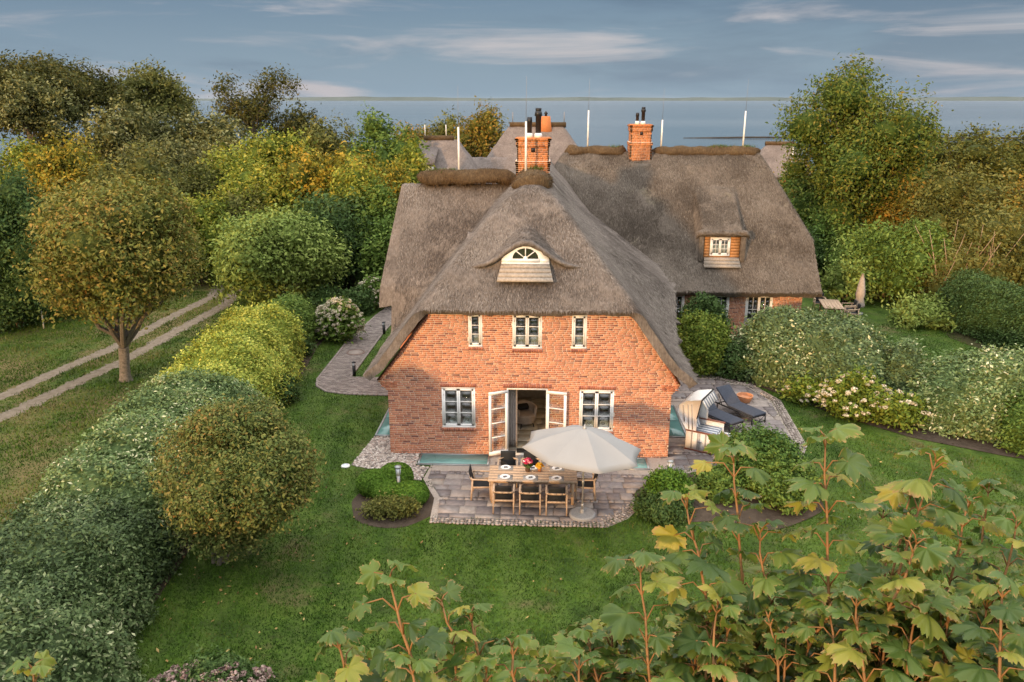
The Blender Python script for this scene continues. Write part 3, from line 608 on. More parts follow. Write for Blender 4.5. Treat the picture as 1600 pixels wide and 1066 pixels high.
def heightfield(name, fz, xs, ys, ok, mat, parent, thick, seed, amp=.035, warp=None):
    X, Yv = np.meshgrid(xs, ys); Z = fz(X, Yv)
    P = np.stack([X, Yv, Z], -1).reshape(-1, 3)
    P[:, 2] += amp * wob(P, seed, .55) + amp * .5 * wob(P, seed + 1, 1.7) + amp * .35 * np.random.default_rng(seed).normal(size=len(P))
    nx = len(xs); i, j = np.meshgrid(np.arange(nx - 1), np.arange(len(ys) - 1)); a = (j * nx + i).reshape(-1)
    Q = P.copy()
    if warp: P = warp(P)
    F = np.stack([a, a + 1, a + nx + 1, a + nx], -1); cen = Q[F].mean(1); keep = ok(cen[:, 0], cen[:, 1]); F = F[keep]
    used = np.unique(F); mp = -np.ones(len(P), int); mp[used] = np.arange(len(used))
    o = obj(name, np_mesh(name, P[used], mp[F], smooth=True), mat, parent)
    s = o.modifiers.new("thickness", 'SOLIDIFY'); s.thickness = thick; s.offset = -1; s.use_even_offset = False
    es = o.modifiers.new("crisp_cut", 'EDGE_SPLIT'); es.split_angle = R(62); es.use_edge_sharp = False
    return o
def straws(name, fz, n, bounds, ok, mat, parent, seed, ln=.15, w=.013, lift=.016):
    """loose reed ends lying down the slope"""
    r = np.random.default_rng(seed); x = r.uniform(bounds[0], bounds[1], n); y = r.uniform(bounds[2], bounds[3], n); k = ok(x, y); x, y = x[k], y[k]
    e = .06; z = fz(x, y); gx = (fz(x + e, y) - fz(x - e, y)) / (2 * e); gy = (fz(x, y + e) - fz(x, y - e)) / (2 * e)
    g = np.sqrt(gx ** 2 + gy ** 2); k = (g < 2.6) & (g > .15); x, y, z, gx, gy, g = [q[k] for q in (x, y, z, gx, gy, g)]
    d = np.stack([-gx, -gy, -g * g], -1); d /= np.linalg.norm(d, axis=1)[:, None]
    nrm = np.stack([-gx, -gy, np.ones_like(gx)], -1); nrm /= np.linalg.norm(nrm, axis=1)[:, None]
    d = d + r.normal(0, .16, d.shape); d /= np.linalg.norm(d, axis=1)[:, None]; s = np.cross(d, nrm)
    P = np.stack([x, y, z], -1) + nrm * .012; L_ = ln * r.uniform(.5, 1.3, len(x))[:, None]; W = w * r.uniform(.6, 1.6, len(x))[:, None]
    V = np.stack([P - s * W / 2, P + s * W / 2, P + d * L_ + nrm * (lift * r.uniform(.2, 1.8, len(x))[:, None])], 1).reshape(-1, 3)
    pw = .5 + .30 * wob(P, seed + 5, .22) + .16 * wob(P, seed + 6, .8)
    t = np.repeat(np.stack([np.clip(r.normal(0, .30, len(x)) + pw, 0, 1), r.uniform(0, 1, len(x)), r.uniform(0, 1, len(x))], -1), 3, 0)
    o = obj(name, np_mesh(name, V, np.arange(len(V)).reshape(-1, 3), t), mat, parent); o["kind"] = "stuff"; return o
def roll(name, pts, rx, rz, parent, seed, mat='heather', n=18, twigs=1400):
    """a heather bundle laid over the ridge"""
    V = []; m = len(pts); r = np.random.default_rng(seed)
    for i, p in enumerate(pts):
        u = i / (m - 1); s = max(.12, min(1, (math.sin(math.pi * min(max(u, .0), 1)) * 4.0) ** .5)) if m > 2 else 1
        d = (Vector(pts[min(i + 1, m - 1)]) - Vector(pts[max(i - 1, 0)])).normalized(); side = Vector((d.y, -d.x, 0)).normalized()
        for j in range(n):
            a = 2 * math.pi * j / n; q = Vector(p) + side * (math.cos(a) * rx * s) + Vector((0, 0, 1)) * (math.sin(a) * rz * s - (.35 * rz * abs(math.cos(a)) ** 2)); V.append(q[:])
    V = np.array(V); V += .05 * np.stack([wob(V, seed + q, 1.1) for q in range(3)], -1) + .025 * np.stack([wob(V, seed + 9 + q, 3.0) for q in range(3)], -1)
    F = [(i * n + j, i * n + (j + 1) % n, (i + 1) * n + (j + 1) % n, (i + 1) * n + j) for i in range(m - 1) for j in range(n)] + [list(range(n))[::-1], list(range((m - 1) * n, m * n))]
    o = obj(name, np_mesh(name, V, F, smooth=True), M[mat], parent)
    Fq = np.array(F[:-2]); k = r.integers(0, len(Fq), twigs); u = r.dirichlet((1, 1, 1, 1), twigs); P = (V[Fq[k]] * u[:, :, None]).sum(1)
    c = np.array(pts).mean(0); nn = P - np.array([np.array(pts)[np.argmin(((np.array(pts) - q) ** 2).sum(1))] for q in P]); nn /= np.linalg.norm(nn, axis=1)[:, None] + 1e-6
    d = r.normal(0, .6, P.shape) + nn * .35 + np.array([0, 0, -.25]); d /= np.linalg.norm(d, axis=1)[:, None]; s = np.cross(d, nn + .01)
    s /= np.linalg.norm(s, axis=1)[:, None] + 1e-6
    W = .012; V2 = np.stack([P - s * W / 2 - nn * .01, P + s * W / 2 - nn * .01, P + d * .11 + nn * .02], 1).reshape(-1, 3)
    t = np.repeat(r.uniform(0, 1, (twigs, 3)), 3, 0)
    q = obj("twigs", np_mesh("twigs", V2, np.arange(len(V2)).reshape(-1, 3), t), M['heather_twig'], o); q["kind"] = "stuff"
    return o
def grid_lines(a, b, step, extra=()):
    v = list(np.arange(a, b, step)) + [b]
    for e in extra: v = [q for q in v if abs(q - e) > step * .3] + [e]
    return np.array(sorted(v))

BR = {}
def brick_mesh(l, h, d, key):
    if key in BR: return BR[key]
    r = random.Random(key[0] * 31 + len(key)); b = MB(); b.box(-l / 2, l / 2, -d, 0.0, -h / 2, h / 2)
    me = np_mesh("brick", b.v, [f for f in b.f if f != [2, 6, 7, 3]], np.tile(np.array([[key[0] / 16, .5, .5]]), (8, 1))); BR[key] = me; return me
def lay_bricks(parent, zmin, zmax, lim, holes, y, mat, seed, limit=0, course=.064, depth=.010, blen=.232):
    """running courses in wild bond; the wall of bricks, the nearest ones as parts of their own"""
    r = random.Random(seed); z = zmin; out = []; row = 0
    while z + course <= zmax + .001:
        zc = z + course / 2; a, c = lim(zc); x = a - r.uniform(0, .2); h = course - .0155
        while x < c:
            l = blen if r.random() < .68 else .115
            x0, x1 = max(x, a), min(x + l, c)
            segs = [(x0, x1)]
            for hx0, hx1, hz0, hz1 in holes:
                if hz0 - .02 < zc < hz1 + .02:
                    ns = []
                    for s0, s1 in segs:
                        if s1 <= hx0 or s0 >= hx1: ns.append((s0, s1)); continue
                        if s0 < hx0: ns.append((s0, hx0))
                        if s1 > hx1: ns.append((hx1, s1))
                    segs = ns
            for s0, s1 in segs:
                if s1 - s0 > .03: out.append(((s0 + s1) / 2, zc, s1 - s0, h))
            x += l + .0155
        z += course; row += 1
    full = [b for b in out if abs(b[2] - blen) < .002]
    full.sort(key=lambda b: (b[0] - CAM.x) ** 2 + (b[1] - CAM.z) ** 2); single = set(full[:limit])
    b = MB()
    for q in out:
        d = depth + r.uniform(-.003, .004)
        if q in single:
            k = int(min(15, max(0, r.gauss(8, 3.6)))); o = obj("brick", brick_mesh(blen, q[3], depth, (k, 'b')), mat, parent, (q[0], y + r.uniform(-.004, .003), q[1]))
        else:
            b.box(q[0] - q[2] / 2, q[0] + q[2] / 2, y - d, y, q[1] - q[3] / 2, q[1] + q[3] / 2, (min(1, max(0, r.gauss(.5, .24))), .5, .5))
    tag(b.build("brick_courses", mat, parent), kind='stuff')
def soldier_row(name, x0, x1, z0, z1, y, parent, seed, dark=True):
    r = random.Random(seed); w = MB(); w.box(x0, x1, y - .004, y + .02, z0, z1); root = w.build(name, M['mortar'], parent)
    n = max(2, round((x1 - x0) / .073)); s = (x1 - x0) / n
    for k in range(n):
        kk = r.choice([1, 1, 2, 2, 3, 4, 5]); me = brick_mesh(s - .010, z1 - z0 - .01, .02, (kk, 's%.3f%.3f' % (s, z1 - z0)))
        obj("brick", me, M['brick'], root, (x0 + s * (k + .5), y - .004, (z0 + z1) / 2))
    return root
def window(parent, x0, x1, z0, z1, y, ncas, rows, cols=1, frame=.055, sash=.05, bar=.022, depth=.08, curtain=True, name="window"):
    w = MB(); f = frame
    w.box(x0, x1, y, y + depth, z1 - f, z1); w.box(x0, x1, y - .012, y + depth, z0, z0 + f); w.box(x0, x0 + f, y, y + depth, z0 + f, z1 - f); w.box(x1 - f, x1, y, y + depth, z0 + f, z1 - f)
    root = w.build(name, M['white'], parent); cw = (x1 - x0 - 2 * f) / ncas
    for c in range(ncas):
        a = x0 + f + c * cw + .004; b_ = a + cw - .008; lo, hi = z0 + f + .004, z1 - f - .004; s = MB(); yy = y - .008; yd = y + .035
        s.box(a, b_, yy, yd, hi - sash, hi); s.box(a, b_, yy, yd, lo, lo + sash * 1.25); s.box(a, a + sash, yy, yd, lo, hi); s.box(b_ - sash, b_, yy, yd, lo, hi)
        pa, pb, pl, ph = a + sash, b_ - sash, lo + sash * 1.25, hi - sash
        for q in range(1, rows): zz = pl + (ph - pl) * q / rows; s.box(pa, pb, yy + .004, yd - .004, zz - bar / 2, zz + bar / 2)
        for q in range(1, cols): xx = pa + (pb - pa) * q / cols; s.box(xx - bar / 2, xx + bar / 2, yy + .005, yd - .005, pl, ph)
        s.build("sash", M['white'], root)
        for q in range(rows):
            for k in range(cols):
                u0, u1 = pa + (pb - pa) * k / cols, pa + (pb - pa) * (k + 1) / cols; v0, v1 = pl + (ph - pl) * q / rows, pl + (ph - pl) * (q + 1) / rows
                g = MB(); g.box(u0 + bar / 2 * (k > 0), u1 - bar / 2 * (k < cols - 1), y + .012, y + .018, v0 + bar / 2 * (q > 0), v1 - bar / 2 * (q < rows - 1)); g.build("pane", M['pane'], root)
        hg = MB(); xx = a + .006 if c == 0 else b_ - .006
        for t in (.15, .85): hg.tube([(xx, yy - .006, lo + (hi - lo) * t - .03), (xx, yy - .006, lo + (hi - lo) * t + .03)], .008, 6)
        hg.build("hinge", M['zinc'], root)
    return root
HOLES = [(-3.21, -2.15, .95, 2.31), (-1.15, .14, 0, 2.31), (1.14, 2.22, .90, 2.29), (-2.33, -1.90, 3.66, 4.74), (-.97, -.06, 3.62, 4.72), (.85, 1.31, 3.64, 4.72)]
def lim_wall(z):
    if z < 2.17: return -4.92, 4.0
    if z < 2.5: q = int((z - 2.17) / .062 + 1) / 5.4; return -4.92 - .31 * min(1, q), 4.0 + .26 * min(1, q)
    t = (z - 2.52) / (4.68 - 2.52); return -5.23 + 1.65 * t, 4.24 - 1.33 * t
def wall_sheet(parent, name, y, zmax, lim, holes, mat, step=.062, zmin=0.0, rev=False):
    V = []; F = []; z = zmin
    lv = sorted(set([zmin, zmax] + [round(zmin + step * k, 4) for k in range(int((zmax - zmin) / step) + 1)] + [h for q in holes for h in q[2:] if zmin < h < zmax]))
    for z0, z1 in zip(lv[:-1], lv[1:]):
        a0, c0 = lim(z0 + 1e-4); a1, c1 = lim(z1 - 1e-4); segs = [(None, None)]; hs = sorted([(h[0], h[1]) for h in holes if h[2] < (z0 + z1) / 2 < h[3]])
        cur0, cur1 = a0, a1
        for h0, h1 in hs + [(None, None)]:
            e0, e1 = (c0, c1) if h0 is None else (h0, h0); k = len(V)
            if e0 > cur0: V += [(cur0, y, z0), (e0, y, z0), (e1, y, z1), (cur1, y, z1)]; F.append((k, k + 1, k + 2, k + 3) if not rev else (k + 3, k + 2, k + 1, k))
            if h0 is not None: cur0 = cur1 = h1
    o = obj(name, np_mesh(name, V, F), mat, parent); return o
def build_house():
    H = empty("thatched_house", (0, 0, 0), 0, "large red brick house with a grey thatched roof and open white terrace doors", "house")
    w = wall_sheet(H, "gable_wall", 0.0, 4.75, lim_wall, HOLES, M['mortar'])
    lay_bricks(w, 0.0, 4.75, lim_wall, HOLES, 0.0, M['brick'], 5, 300)
    # reveals and inner face
    b = MB()
    for x0, x1, z0, z1 in HOLES:
        b.box(x0 - .02, x0, .002, .3, z0, z1, ); b.box(x1, x1 + .02, .002, .3, z0, z1); b.box(x0, x1, .002, .3, z1, z1 + .02)
        if z0 > 0: b.box(x0, x1, .002, .3, z0 - .02, z0)
    b.build("reveal", M['mortar'], H)
    wall_sheet(H, "inner_wall", .3, 4.75, lim_wall, HOLES, M['inner'], rev=True)
    # the other outside walls, closing the house
    s = MB()
    s.box(-4.92, -4.62, .004, 11.0, 0, 2.3); s.box(3.70, 4.0, .004, 12.5, 0, 2.3); s.box(-5.5, -4.95, 5.4, 10.2, 0, 3.7)
    s.box(-1.5, 11.55, 22.2, 22.5, 0, 2.6); s.box(11.5, 11.8, 12.52, 22.5, 0, 2.5); s.box(-4.6, 3.7, 10.7, 11.0, 0, 2.6)
    s.build("side_wall", M['brick'], H)
    for (x0, x1, z0, z1), nm in zip(HOLES, range(9)):
        if nm == 1: soldier_row("lintel", x0 - .12, x1 + .12, z1 + .006, z1 + .15, -.006, H, 40)
        elif nm in (0, 2): soldier_row("lintel", x0 - .04, x1 + .04, z1 + .006, z1 + .13, -.006, H, 41 + nm)
        if nm != 1: soldier_row("brick_sill", x0 - .02, x1 + .02, z0 - .115, z0 - .004, -.02, H, 50 + nm)
    window(H, *HOLES[0], -.012, 2, 3); window(H, *HOLES[2], -.012, 2, 3)
    window(H, *HOLES[3], -.012, 1, 3); window(H, *HOLES[4], -.012, 2, 3); window(H, *HOLES[5], -.012, 1, 3)
    # rake: a row of bricks and a dark verge board below the thatch
    for s_, (xa, za, xb, zb) in ((-1, (-5.23, 2.52, -3.58, 4.68)), (1, (4.24, 2.52, 2.91, 4.68))):
        b = MB(); b.bar((xa, -.03, za), (xb, -.03, zb), .07, .05); b.build("verge_board", M['verge'], H)
        rb = MB(); n = 24; r = random.Random(3)
        for k in range(n):
            u0, u1 = (k + .06) / n, (k + .94) / n; rb.bar((xa + (xb - xa) * u0 - s_ * .075, -.016, za + (zb - za) * u0), (xa + (xb - xa) * u1 - s_ * .075, -.016, za + (zb - za) * u1), .03, .06, (r.uniform(.05, .5), .5, .5))
        rb.build("verge_bricks", M['brick'], H)
    # corbel courses at the kneelers
    for s_, x in ((-1, -4.92), (1, 4.0)):
        b = MB(); r = random.Random(8)
        for k in range(6): 
            for q in range(4):
                x0 = x + s_ * (-.3 + q * .13); x1 = x0 + s_ * .115
                b.box(min(x0, x1), max(x0, x1), -.03, .0, 2.30 + k * .03, 2.325 + k * .03, (r.uniform(.1, .6), .5, .5)) if k % 2 == 0 else None
        b.build("corbel", M['brick'], H)
    # roof
    xs = grid_lines(XL, XE, .085, (XW, BROW_X)); ys = grid_lines(-.35, 18.0, .085, (.76, .80, 4.72, 10.9))
    def ok(x, y): return ((x > XW) | ((y > 4.72) & (y < 10.9))) & (x < XE) & ((y < 11.9) | ((x < 3)))
    def lean(P):
        P = P.copy(); k = np.clip((-4.4 - P[:, 0]) / 1.7, 0, 1) * np.clip((P[:, 2] - 4.2) / 3.8, 0, 1); P[:, 0] += .52 * k; return P
    roof = heightfield("roof", main_z, xs, ys, ok, M['thatch'], H, .27, 21, warp=lean)
    straws("reed_ends", main_z, 190000, (-5.5, XE, -.35, 12), ok, M['straw'], roof, 22)
    xs = grid_lines(-1.4, 12.4, .09, (6.98, 7.22, 8.96, 9.2)); ys = grid_lines(11.75, 23.0, .09, (12.96, 13.0))
    okw = lambda x, y: (x < 12.4) & (x > -1.4)
    wr = heightfield("wing_roof", wing_z, xs, ys, okw, M['thatch_wing'], H, .38, 31)
    straws("reed_ends", wing_z, 110000, (1, 12.4, 11.75, 18), okw, M['straw_wing'], wr, 32)
    roll("ridge_cap", [(x, 7.72, 8.12 + .02 * math.sin(x * 2)) for x in np.linspace(-5.0, -1.15, 26)], .42, .27, H, 61, twigs=2600)
    roll("ridge_cap", [(HX, y, 8.33 + .03 * math.sin(y)) for y in np.linspace(3.35, 6.1, 16)], .66, .30, H, 62, twigs=2600)
    roll("ridge_cap", [(HX, y, 8.25) for y in np.linspace(7.2, 15.5, 26)], .40, .2, H, 63)
    roll("ridge_cap", [(x, 17.4, 8.52) for x in np.linspace(.9, 4.0, 14)], .40, .24, H, 64)
    roll("ridge_cap", [(x, 17.4, 8.52 + .02 * math.sin(x * 3)) for x in np.linspace(5.2, 10.6, 26)], .40, .24, H, 65)
    # eyebrow window
    hx, zb = BROW_X, 6.10
    root = MB(); n = 24; prof = [(hx + .74 * math.cos(math.pi * k / n), zb + .08 + .50 * math.sin(math.pi * k / n) ** .85) for k in range(n + 1)]
    gl = [(hx + .40 * math.cos(math.pi * k / n), zb + .19 + .33 * math.sin(math.pi * k / n)) for k in range(n + 1)]
    V = [(x, .70, z) for x, z in prof] + [(x, .70, z) for x, z in gl] + [(x, .78, z) for x, z in prof]
    m = n + 1; F = [(k, k + 1, m + k + 1, m + k) for k in range(n)] + [(k + 1, k, 2 * m + k, 2 * m + k + 1) for k in range(n)]
    root.add(V, F); root.box(hx - .74, hx + .74, .68, .76, zb, zb + .08); root.box(hx - .73, hx - .40, .694, .74, zb + .082, zb + .19); root.box(hx + .40, hx + .73, .694, .74, zb + .082, zb + .19); root.box(hx - .44, hx + .44, .675, .74, zb + .09, zb + .19)
    ew = root.build("eyebrow_window", M['white'], H)
    g = MB(); g.add([(x, .73, z) for x, z in gl], [list(range(m))[::-1]]); g.build("pane", M['pane'], ew)
    g = MB(); g.add([(x, .755, z) for x, z in gl], [list(range(m))[::-1]]); g.build("dark_backing", M['dark_in'], ew)  # dark sheet filling the arch behind the pane
    for a in (45, 90, 135):
        b = MB(); b.bar((hx + .07 * math.cos(R(a)), .705, zb + .2 + .06 * math.sin(R(a))), (hx + .41 * math.cos(R(a)), .705, zb + .19 + .34 * math.sin(R(a))), .03, .035, up=(0, 1, 0)); b.build("glazing_bar", M['white'], ew)
    b = MB(); b.lathe([(.075, -.02), (.075, .02)], 12); hb = b.build("glazing_hub", M['white'], ew, loc=(hx, .70, zb + .2), rot=(R(90), 0, 0))
    # thatch brow sweeping over it
    V = []; nn = 12; nb = 44
    for i in range(nb + 1):
        dx = -1.75 + 3.5 * i / nb; zc = hip_z(.80) - .03 + .80 * math.exp(-(dx / .92) ** 2); e = max(0, 1 - (abs(dx) / 1.75) ** 4); rr = .045 + .065 * e
        for k in range(nn): a = 2 * math.pi * k / nn; V.append((hx + dx, .735 - rr * 1.25 * math.cos(a) + .10 * (1 - e), zc - .035 + rr * .85 * math.sin(a)))
    V = np.array(V); V += .012 * np.random.default_rng(6).normal(size=V.shape)
    obj("brow_eave", np_mesh("brow_eave", V, [(i * nn + k, (i + 1) * nn + k, (i + 1) * nn + (k + 1) % nn, i * nn + (k + 1) % nn) for i in range(nb) for k in range(nn)] + [list(range(nn))[::-1], list(range(nb * nn, nb * nn + nn))], smooth=True), M['thatch'], H)
    # boards below it
    for k in range(4):
        t0, t1 = k / 4, (k + .96) / 4; y0, y1 = .66 - .52 * t0, .66 - .52 * t1; z0, z1 = zb + .01 - .45 * t0, zb + .01 - .45 * t1; w0, w1 = .74 + .12 * t0, .74 + .12 * t1
        z0 += .03; z1 += .045
        b = MB(); b.add([(hx - w0, y0, z0), (hx + w0, y0, z0), (hx + w1, y1, z1), (hx - w1, y1, z1), (hx - w0, y0 + .03, z0 - .04), (hx + w0, y0 + .03, z0 - .04), (hx + w1, y1 + .03, z1 - .04), (hx - w1, y1 + .03, z1 - .04)],
                        [(0, 3, 2, 1), (4, 5, 6, 7), (0, 1, 5, 4), (2, 3, 7, 6), (1, 2, 6, 5), (3, 0, 4, 7)]); b.build("apron_board", M['apron'], H)
    # chimney near
    def chimney(x0, x1, y0, y1, zb, zt, seed, flues, grow=.06):
        zc = zb + (zt - zb) * .55; c = MB(); r = random.Random(seed); bb = MB()
        z = zb
        while z < zt:
            f = 1.0 if z > zt - .30 else (0.0 if z > zc + .12 else (1.1 if z > zc - .02 else .7)); g = grow * f - .0
            if z > zt - .30: g = grow * (1.4 if z > zt - .12 else .7)
            X0, X1, Y0, Y1 = x0 - g, x1 + g, y0 - g, y1 + g
            c.box(X0 + .009, X1 - .009, Y0 + .009, Y1 - .009, z, min(z + .073, zt - .013))
            for (a, c_, fx) in ((X0, X1, 0), (X0, X1, 1), (Y0, Y1, 2), (Y0, Y1, 3)):
                x = a - r.uniform(0, .12)
                while x < c_:
                    l = .235 if r.random() < .7 else .11; s0, s1 = max(x, a), min(x + l, c_)
                    if s1 - s0 > .03:
                        t = (min(1, max(0, r.gauss(.5, .22))), .5, .5); d = .05 + g
                        if fx == 0: bb.box(s0, s1, Y0, Y0 + d, z, z + .060, t)
                        if fx == 1: bb.box(s0, s1, Y1 - d, Y1, z, z + .060, t)
                        if fx == 2: bb.box(X0, X0 + d, s0, s1, z, z + .060, t)
                        if fx == 3: bb.box(X1 - d, X1, s0, s1, z, z + .060, t)
                    x += l + .011
            z += .073
        root = c.build("chimney", M['mortar'], H); tag(bb.build("bricks", M['chimbrick'], root), kind='stuff')
        cp = MB(); cp.box(x0 - .03, x1 + .03, y0 - .03, y1 + .03, zt - .012, zt + .035); cp.build("cap_slab", M['chimbrick'], root)
        hl = MB(); xm = (x0 + x1) / 2; hl.box(xm - .07, xm + .07, y0 - .02, y0 + .1, zt - .46, zt - .31); hl.build("vent_hole", M['black_metal'], root)
        for fx, fy, rr, h, cowl in flues:
            p = MB(); p.lathe([(rr * 1.5, 0), (rr * 1.35, .13), (rr * 1.02, .16)], 14, (fx, fy, zt + .03)); p.build("flue_collar", M['white'], root)
            p = MB()
            prof = [(rr, .14), (rr, h * .72)] + ([(rr * 1.45, h * .74), (rr * 1.25, h * .88), (rr * .9, h * .9), (rr * 1.1, h * .92), (rr * 1.1, h)] if cowl else [(rr * 1.12, h * .73), (rr * 1.12, h)])
            p.lathe(prof, 14, (fx, fy, zt + .03)); p.build("flue", M['black_metal'], root)
        return root
    chimney(-1.06, .10, 6.15, 7.15, 7.6, 9.62, 71, [(-.62, 6.6, .085, .72, False), (-.30, 6.6, .10, 1.04, True)])
    chimney(4.12, 5.12, 16.75, 17.9, 7.6, 9.78, 72, [(4.44, 17.2, .075, .55, False), (4.72, 17.2, .085, .82, True)])
    b = MB(); b.box(4.15, 5.08, 16.42, 16.8, 7.35, 7.98); b.build("flashing", M['lead'], H)
    b = MB(); b.bar((.16, 6.2, 8.12), (.78, 6.0, 7.42), .16, .06); b.build("flashing", M['lead'], H)
    gt = np.random.default_rng(83)
    for x, y, z, rr, m_ in ((-4.2, 7.75, 8.28, .34, 240), (-3.6, 7.8, 8.3, .26, 120), (-.38, 5.9, 8.55, .22, 110), (8.6, 17.4, 8.72, .5, 200), (9.9, 17.4, 8.72, .3, 120), (3.4, 17.4, 8.7, .3, 70)):
        P = np.stack([gt.normal(0, rr * .6, m_) + x, gt.normal(0, .09, m_) + y, np.full(m_, z)], -1); d = np.stack([gt.normal(0, .5, m_), gt.normal(0, .5, m_), np.ones(m_)], -1); hh = gt.uniform(.06, .2, m_)[:, None]; sd_ = np.stack([np.cos(P[:, 0] * 99), np.sin(P[:, 0] * 99), 0 * hh[:, 0]], -1) * .014
        V = np.stack([P - sd_, P + sd_, P + d * hh], 1).reshape(-1, 3); T = np.repeat(gt.uniform(.3, 1, (m_, 3)), 3, 0)
        q = obj("moss_tuft", np_mesh("moss_tuft", V, np.arange(3 * m_).reshape(-1, 3), T), M['grass'], H); q["kind"] = "stuff"
    # lightning rods
    for x, y, z0, z1 in ((-3.36, 7.78, 8.1, 9.98), (-.72, 5.4, 8.4, 10.25), (2.06, 17.45, 8.6, 10.47), (5.70, 17.45, 8.6, 10.02), (9.72, 17.45, 8.6, 10.44)):
        b = MB(); b.tube([(x, y, z0), (x, y, z1)], [.045, .036], 8); p = b.build("rod_post", M['rod'], H)
        b = MB(); b.tube([(x, y, z1), (x + .01, y, z1 + 1.5)], [.008, .005], 5); b.build("rod_tip", M['thin_rod'], p)
    # dormer on the wing
    d = MB(); d.box(7.10, 9.05, 12.99, 13.12, 3.95, 5.0); dm = d.build("dormer", M['apron'], H)
    for k in range(7):
        z = 4.05 + k * .135
        for x0, x1 in ((7.25, 7.52), (8.46, 8.88)):
            b = MB(); b.box(x0, x1, 12.955, 12.985, z, z + .125); b.build("cladding_board", M['cedar'], dm)
    b = MB(); b.box(7.52, 8.46, 12.955, 12.985, 3.98, 4.10); b.build("cladding_board", M['cedar'], dm)
    for x0, x1 in ((7.02, 7.24), (8.89, 9.14)):
        b = MB(); b.box(x0, x1, 12.82, 13.1, 3.85, 5.02); o = b.build("cheek", M['thatch_wing'], dm); bevel(o, .05, 3)
    # thatch lip over the dormer
    V = []; n = 14
    for x in np.linspace(6.9, 9.28, 30):
        e = min(1, (x - 6.9) / .16, (9.28 - x) / .16); dz = -.12 * (1 - max(0, e)) ** 2
        for k in range(n):
            a = k / (n - 1) * math.pi * 1.0; V.append((x, 12.98 - .24 * math.sin(a) * (.6 + .4 * max(0, e)), 5.15 + dz + .15 * math.cos(a)))
    V = np.array(V); V += .018 * np.random.default_rng(4).normal(size=V.shape)
    F = [(i * n + k, (i + 1) * n + k, (i + 1) * n + k + 1, i * n + k + 1) for i in range(29) for k in range(n - 1)] + [list(range(n)), list(range(29 * n, 30 * n))[::-1]]
    obj("dormer_eave", np_mesh("dormer_eave", V, F, smooth=True), M['thatch_wing'], dm)
    window(H, 7.54, 8.44, 4.12, 4.96, 12.93, 2, 3, 2, .06, .05, .018)
    for k in range(3):
        b = MB(); y0, z0 = 12.90 - k * .13, 4.06 - k * .135; b.add([(7.28 - k * .02, y0, z0), (8.86 + k * .02, y0, z0), (8.86 + k * .02, y0 - .14, z0 - .12), (7.28 - k * .02, y0 - .14, z0 - .12), (7.28, y0 + .05, z0 - .05), (8.86, y0 + .05, z0 - .05), (8.86, y0 - .09, z0 - .17), (7.28, y0 - .09, z0 - .17)], [(0, 3, 2, 1), (4, 5, 6, 7), (0, 1, 5, 4), (2, 3, 7, 6), (1, 2, 6, 5), (3, 0, 4, 7)]); b.build("apron_board", M['apron'], dm)
    # wing front wall with windows
    wh = [(5.25, 6.45, 1.0, 2.42), (7.22, 8.5, 1.0, 2.42), (9.25, 10.48, 1.0, 2.42)]
    lw = lambda z: (4.0, 11.8)
    ww = wall_sheet(H, "wing_wall", 12.5, 2.62, lw, wh, M['mortar'], 1.0)
    lay_bricks(ww, 0.0, 2.62, lw, wh, 12.5, M['brick'], 15, 0)
    for q in wh: window(H, *q, 12.49, 2, 2, 2, .07, .05, .022)
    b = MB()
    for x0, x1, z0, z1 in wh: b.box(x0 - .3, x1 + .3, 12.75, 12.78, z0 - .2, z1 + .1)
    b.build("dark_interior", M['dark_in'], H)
    # rooms behind the gable
    f = MB(); f.box(-4.6, 3.7, .31, 10.6, -.02, .06); fl = f.build("floor", M['joint'], H)
    r = random.Random(19); y = .02
    while y < 4.6:
        h = r.choice([.4, .55, .4]); x = -1.6 - r.uniform(0, .4)
        while x < 1.2:
            l = r.choice([.4, .6, .5]); 
            if not (y < .30 and (x < -1.14 or x + l > .13)): obj("floor_tile", piece_box(l - .012, h - .012, .022, r.random(), ("tile", l, h, int(r.random() * 8))), M['tile'], fl, (x + l / 2, y + h / 2, .06))
            x += l
        y += h
    c = MB(); c.box(-4.6, 3.7, .31, 10.6, 2.5, 2.6); c.build("ceiling", M['inner'], H)
    c = MB(); c.box(-4.6, 3.7, 5.0, 5.1, .06, 2.5); c.box(.75, .85, .31, 4.99, .06, 2.5); c.box(-2.7, 1.8, 2.2, 2.3, 2.62, 5.0); c.build("partition", M['inner'], H)
    # threshold and terrace doors
    b = MB(); b.box(-1.15, .14, -.06, .30, 0, .085); b.build("threshold", M['sillstone'], H)
    b = MB(); b.box(-1.15, -1.10, -.012, .07, .085, 2.26); b.box(.09, .14, -.012, .07, .085, 2.26); b.box(-1.15, .14, -.012, .07, 2.26, 2.31); b.build("door_frame", M['white'], H)
    for nm, hx_, ang in ((0, -1.12, R(180 + 24)), (1, .11, R(-14))):
        e = bpy.data.objects.new("terrace_door", None); link(e); e.parent = H; e.location = (hx_, -.03, 0); e.rotation_euler = (0, 0, ang); e.empty_display_size = .1
        L_ = .64; b = MB(); b.box(0, L_, -.022, .022, 2.16, 2.25); b.box(0, L_, -.022, .022, .10, .23); b.box(0, .085, -.022, .022, .23, 2.16); b.box(L_ - .085, L_, -.022, .022, .23, 2.16)
        for k in range(1, 4): z = .23 + 1.93 * k / 4; b.box(.085, L_ - .085, -.018, .018, z - .015, z + .015)
        b.build("door_leaf", M['white'], e)
        for k in range(4):
            g = MB(); g.box(.085, L_ - .085, -.003, .003, .245 + 1.93 * k / 4, .215 + 1.93 * (k + 1) / 4); g.build("pane", M['doorpane'], e)
    return H
M['tile'] = tinted("floor_tile", [(0, (.30, .28, .22)), (.5, (.45, .42, .34)), (1, (.58, .54, .45))], .35, .5, .2, 6)
M['sillstone'] = plain("sill_stone", (.55, .51, .46), .6)
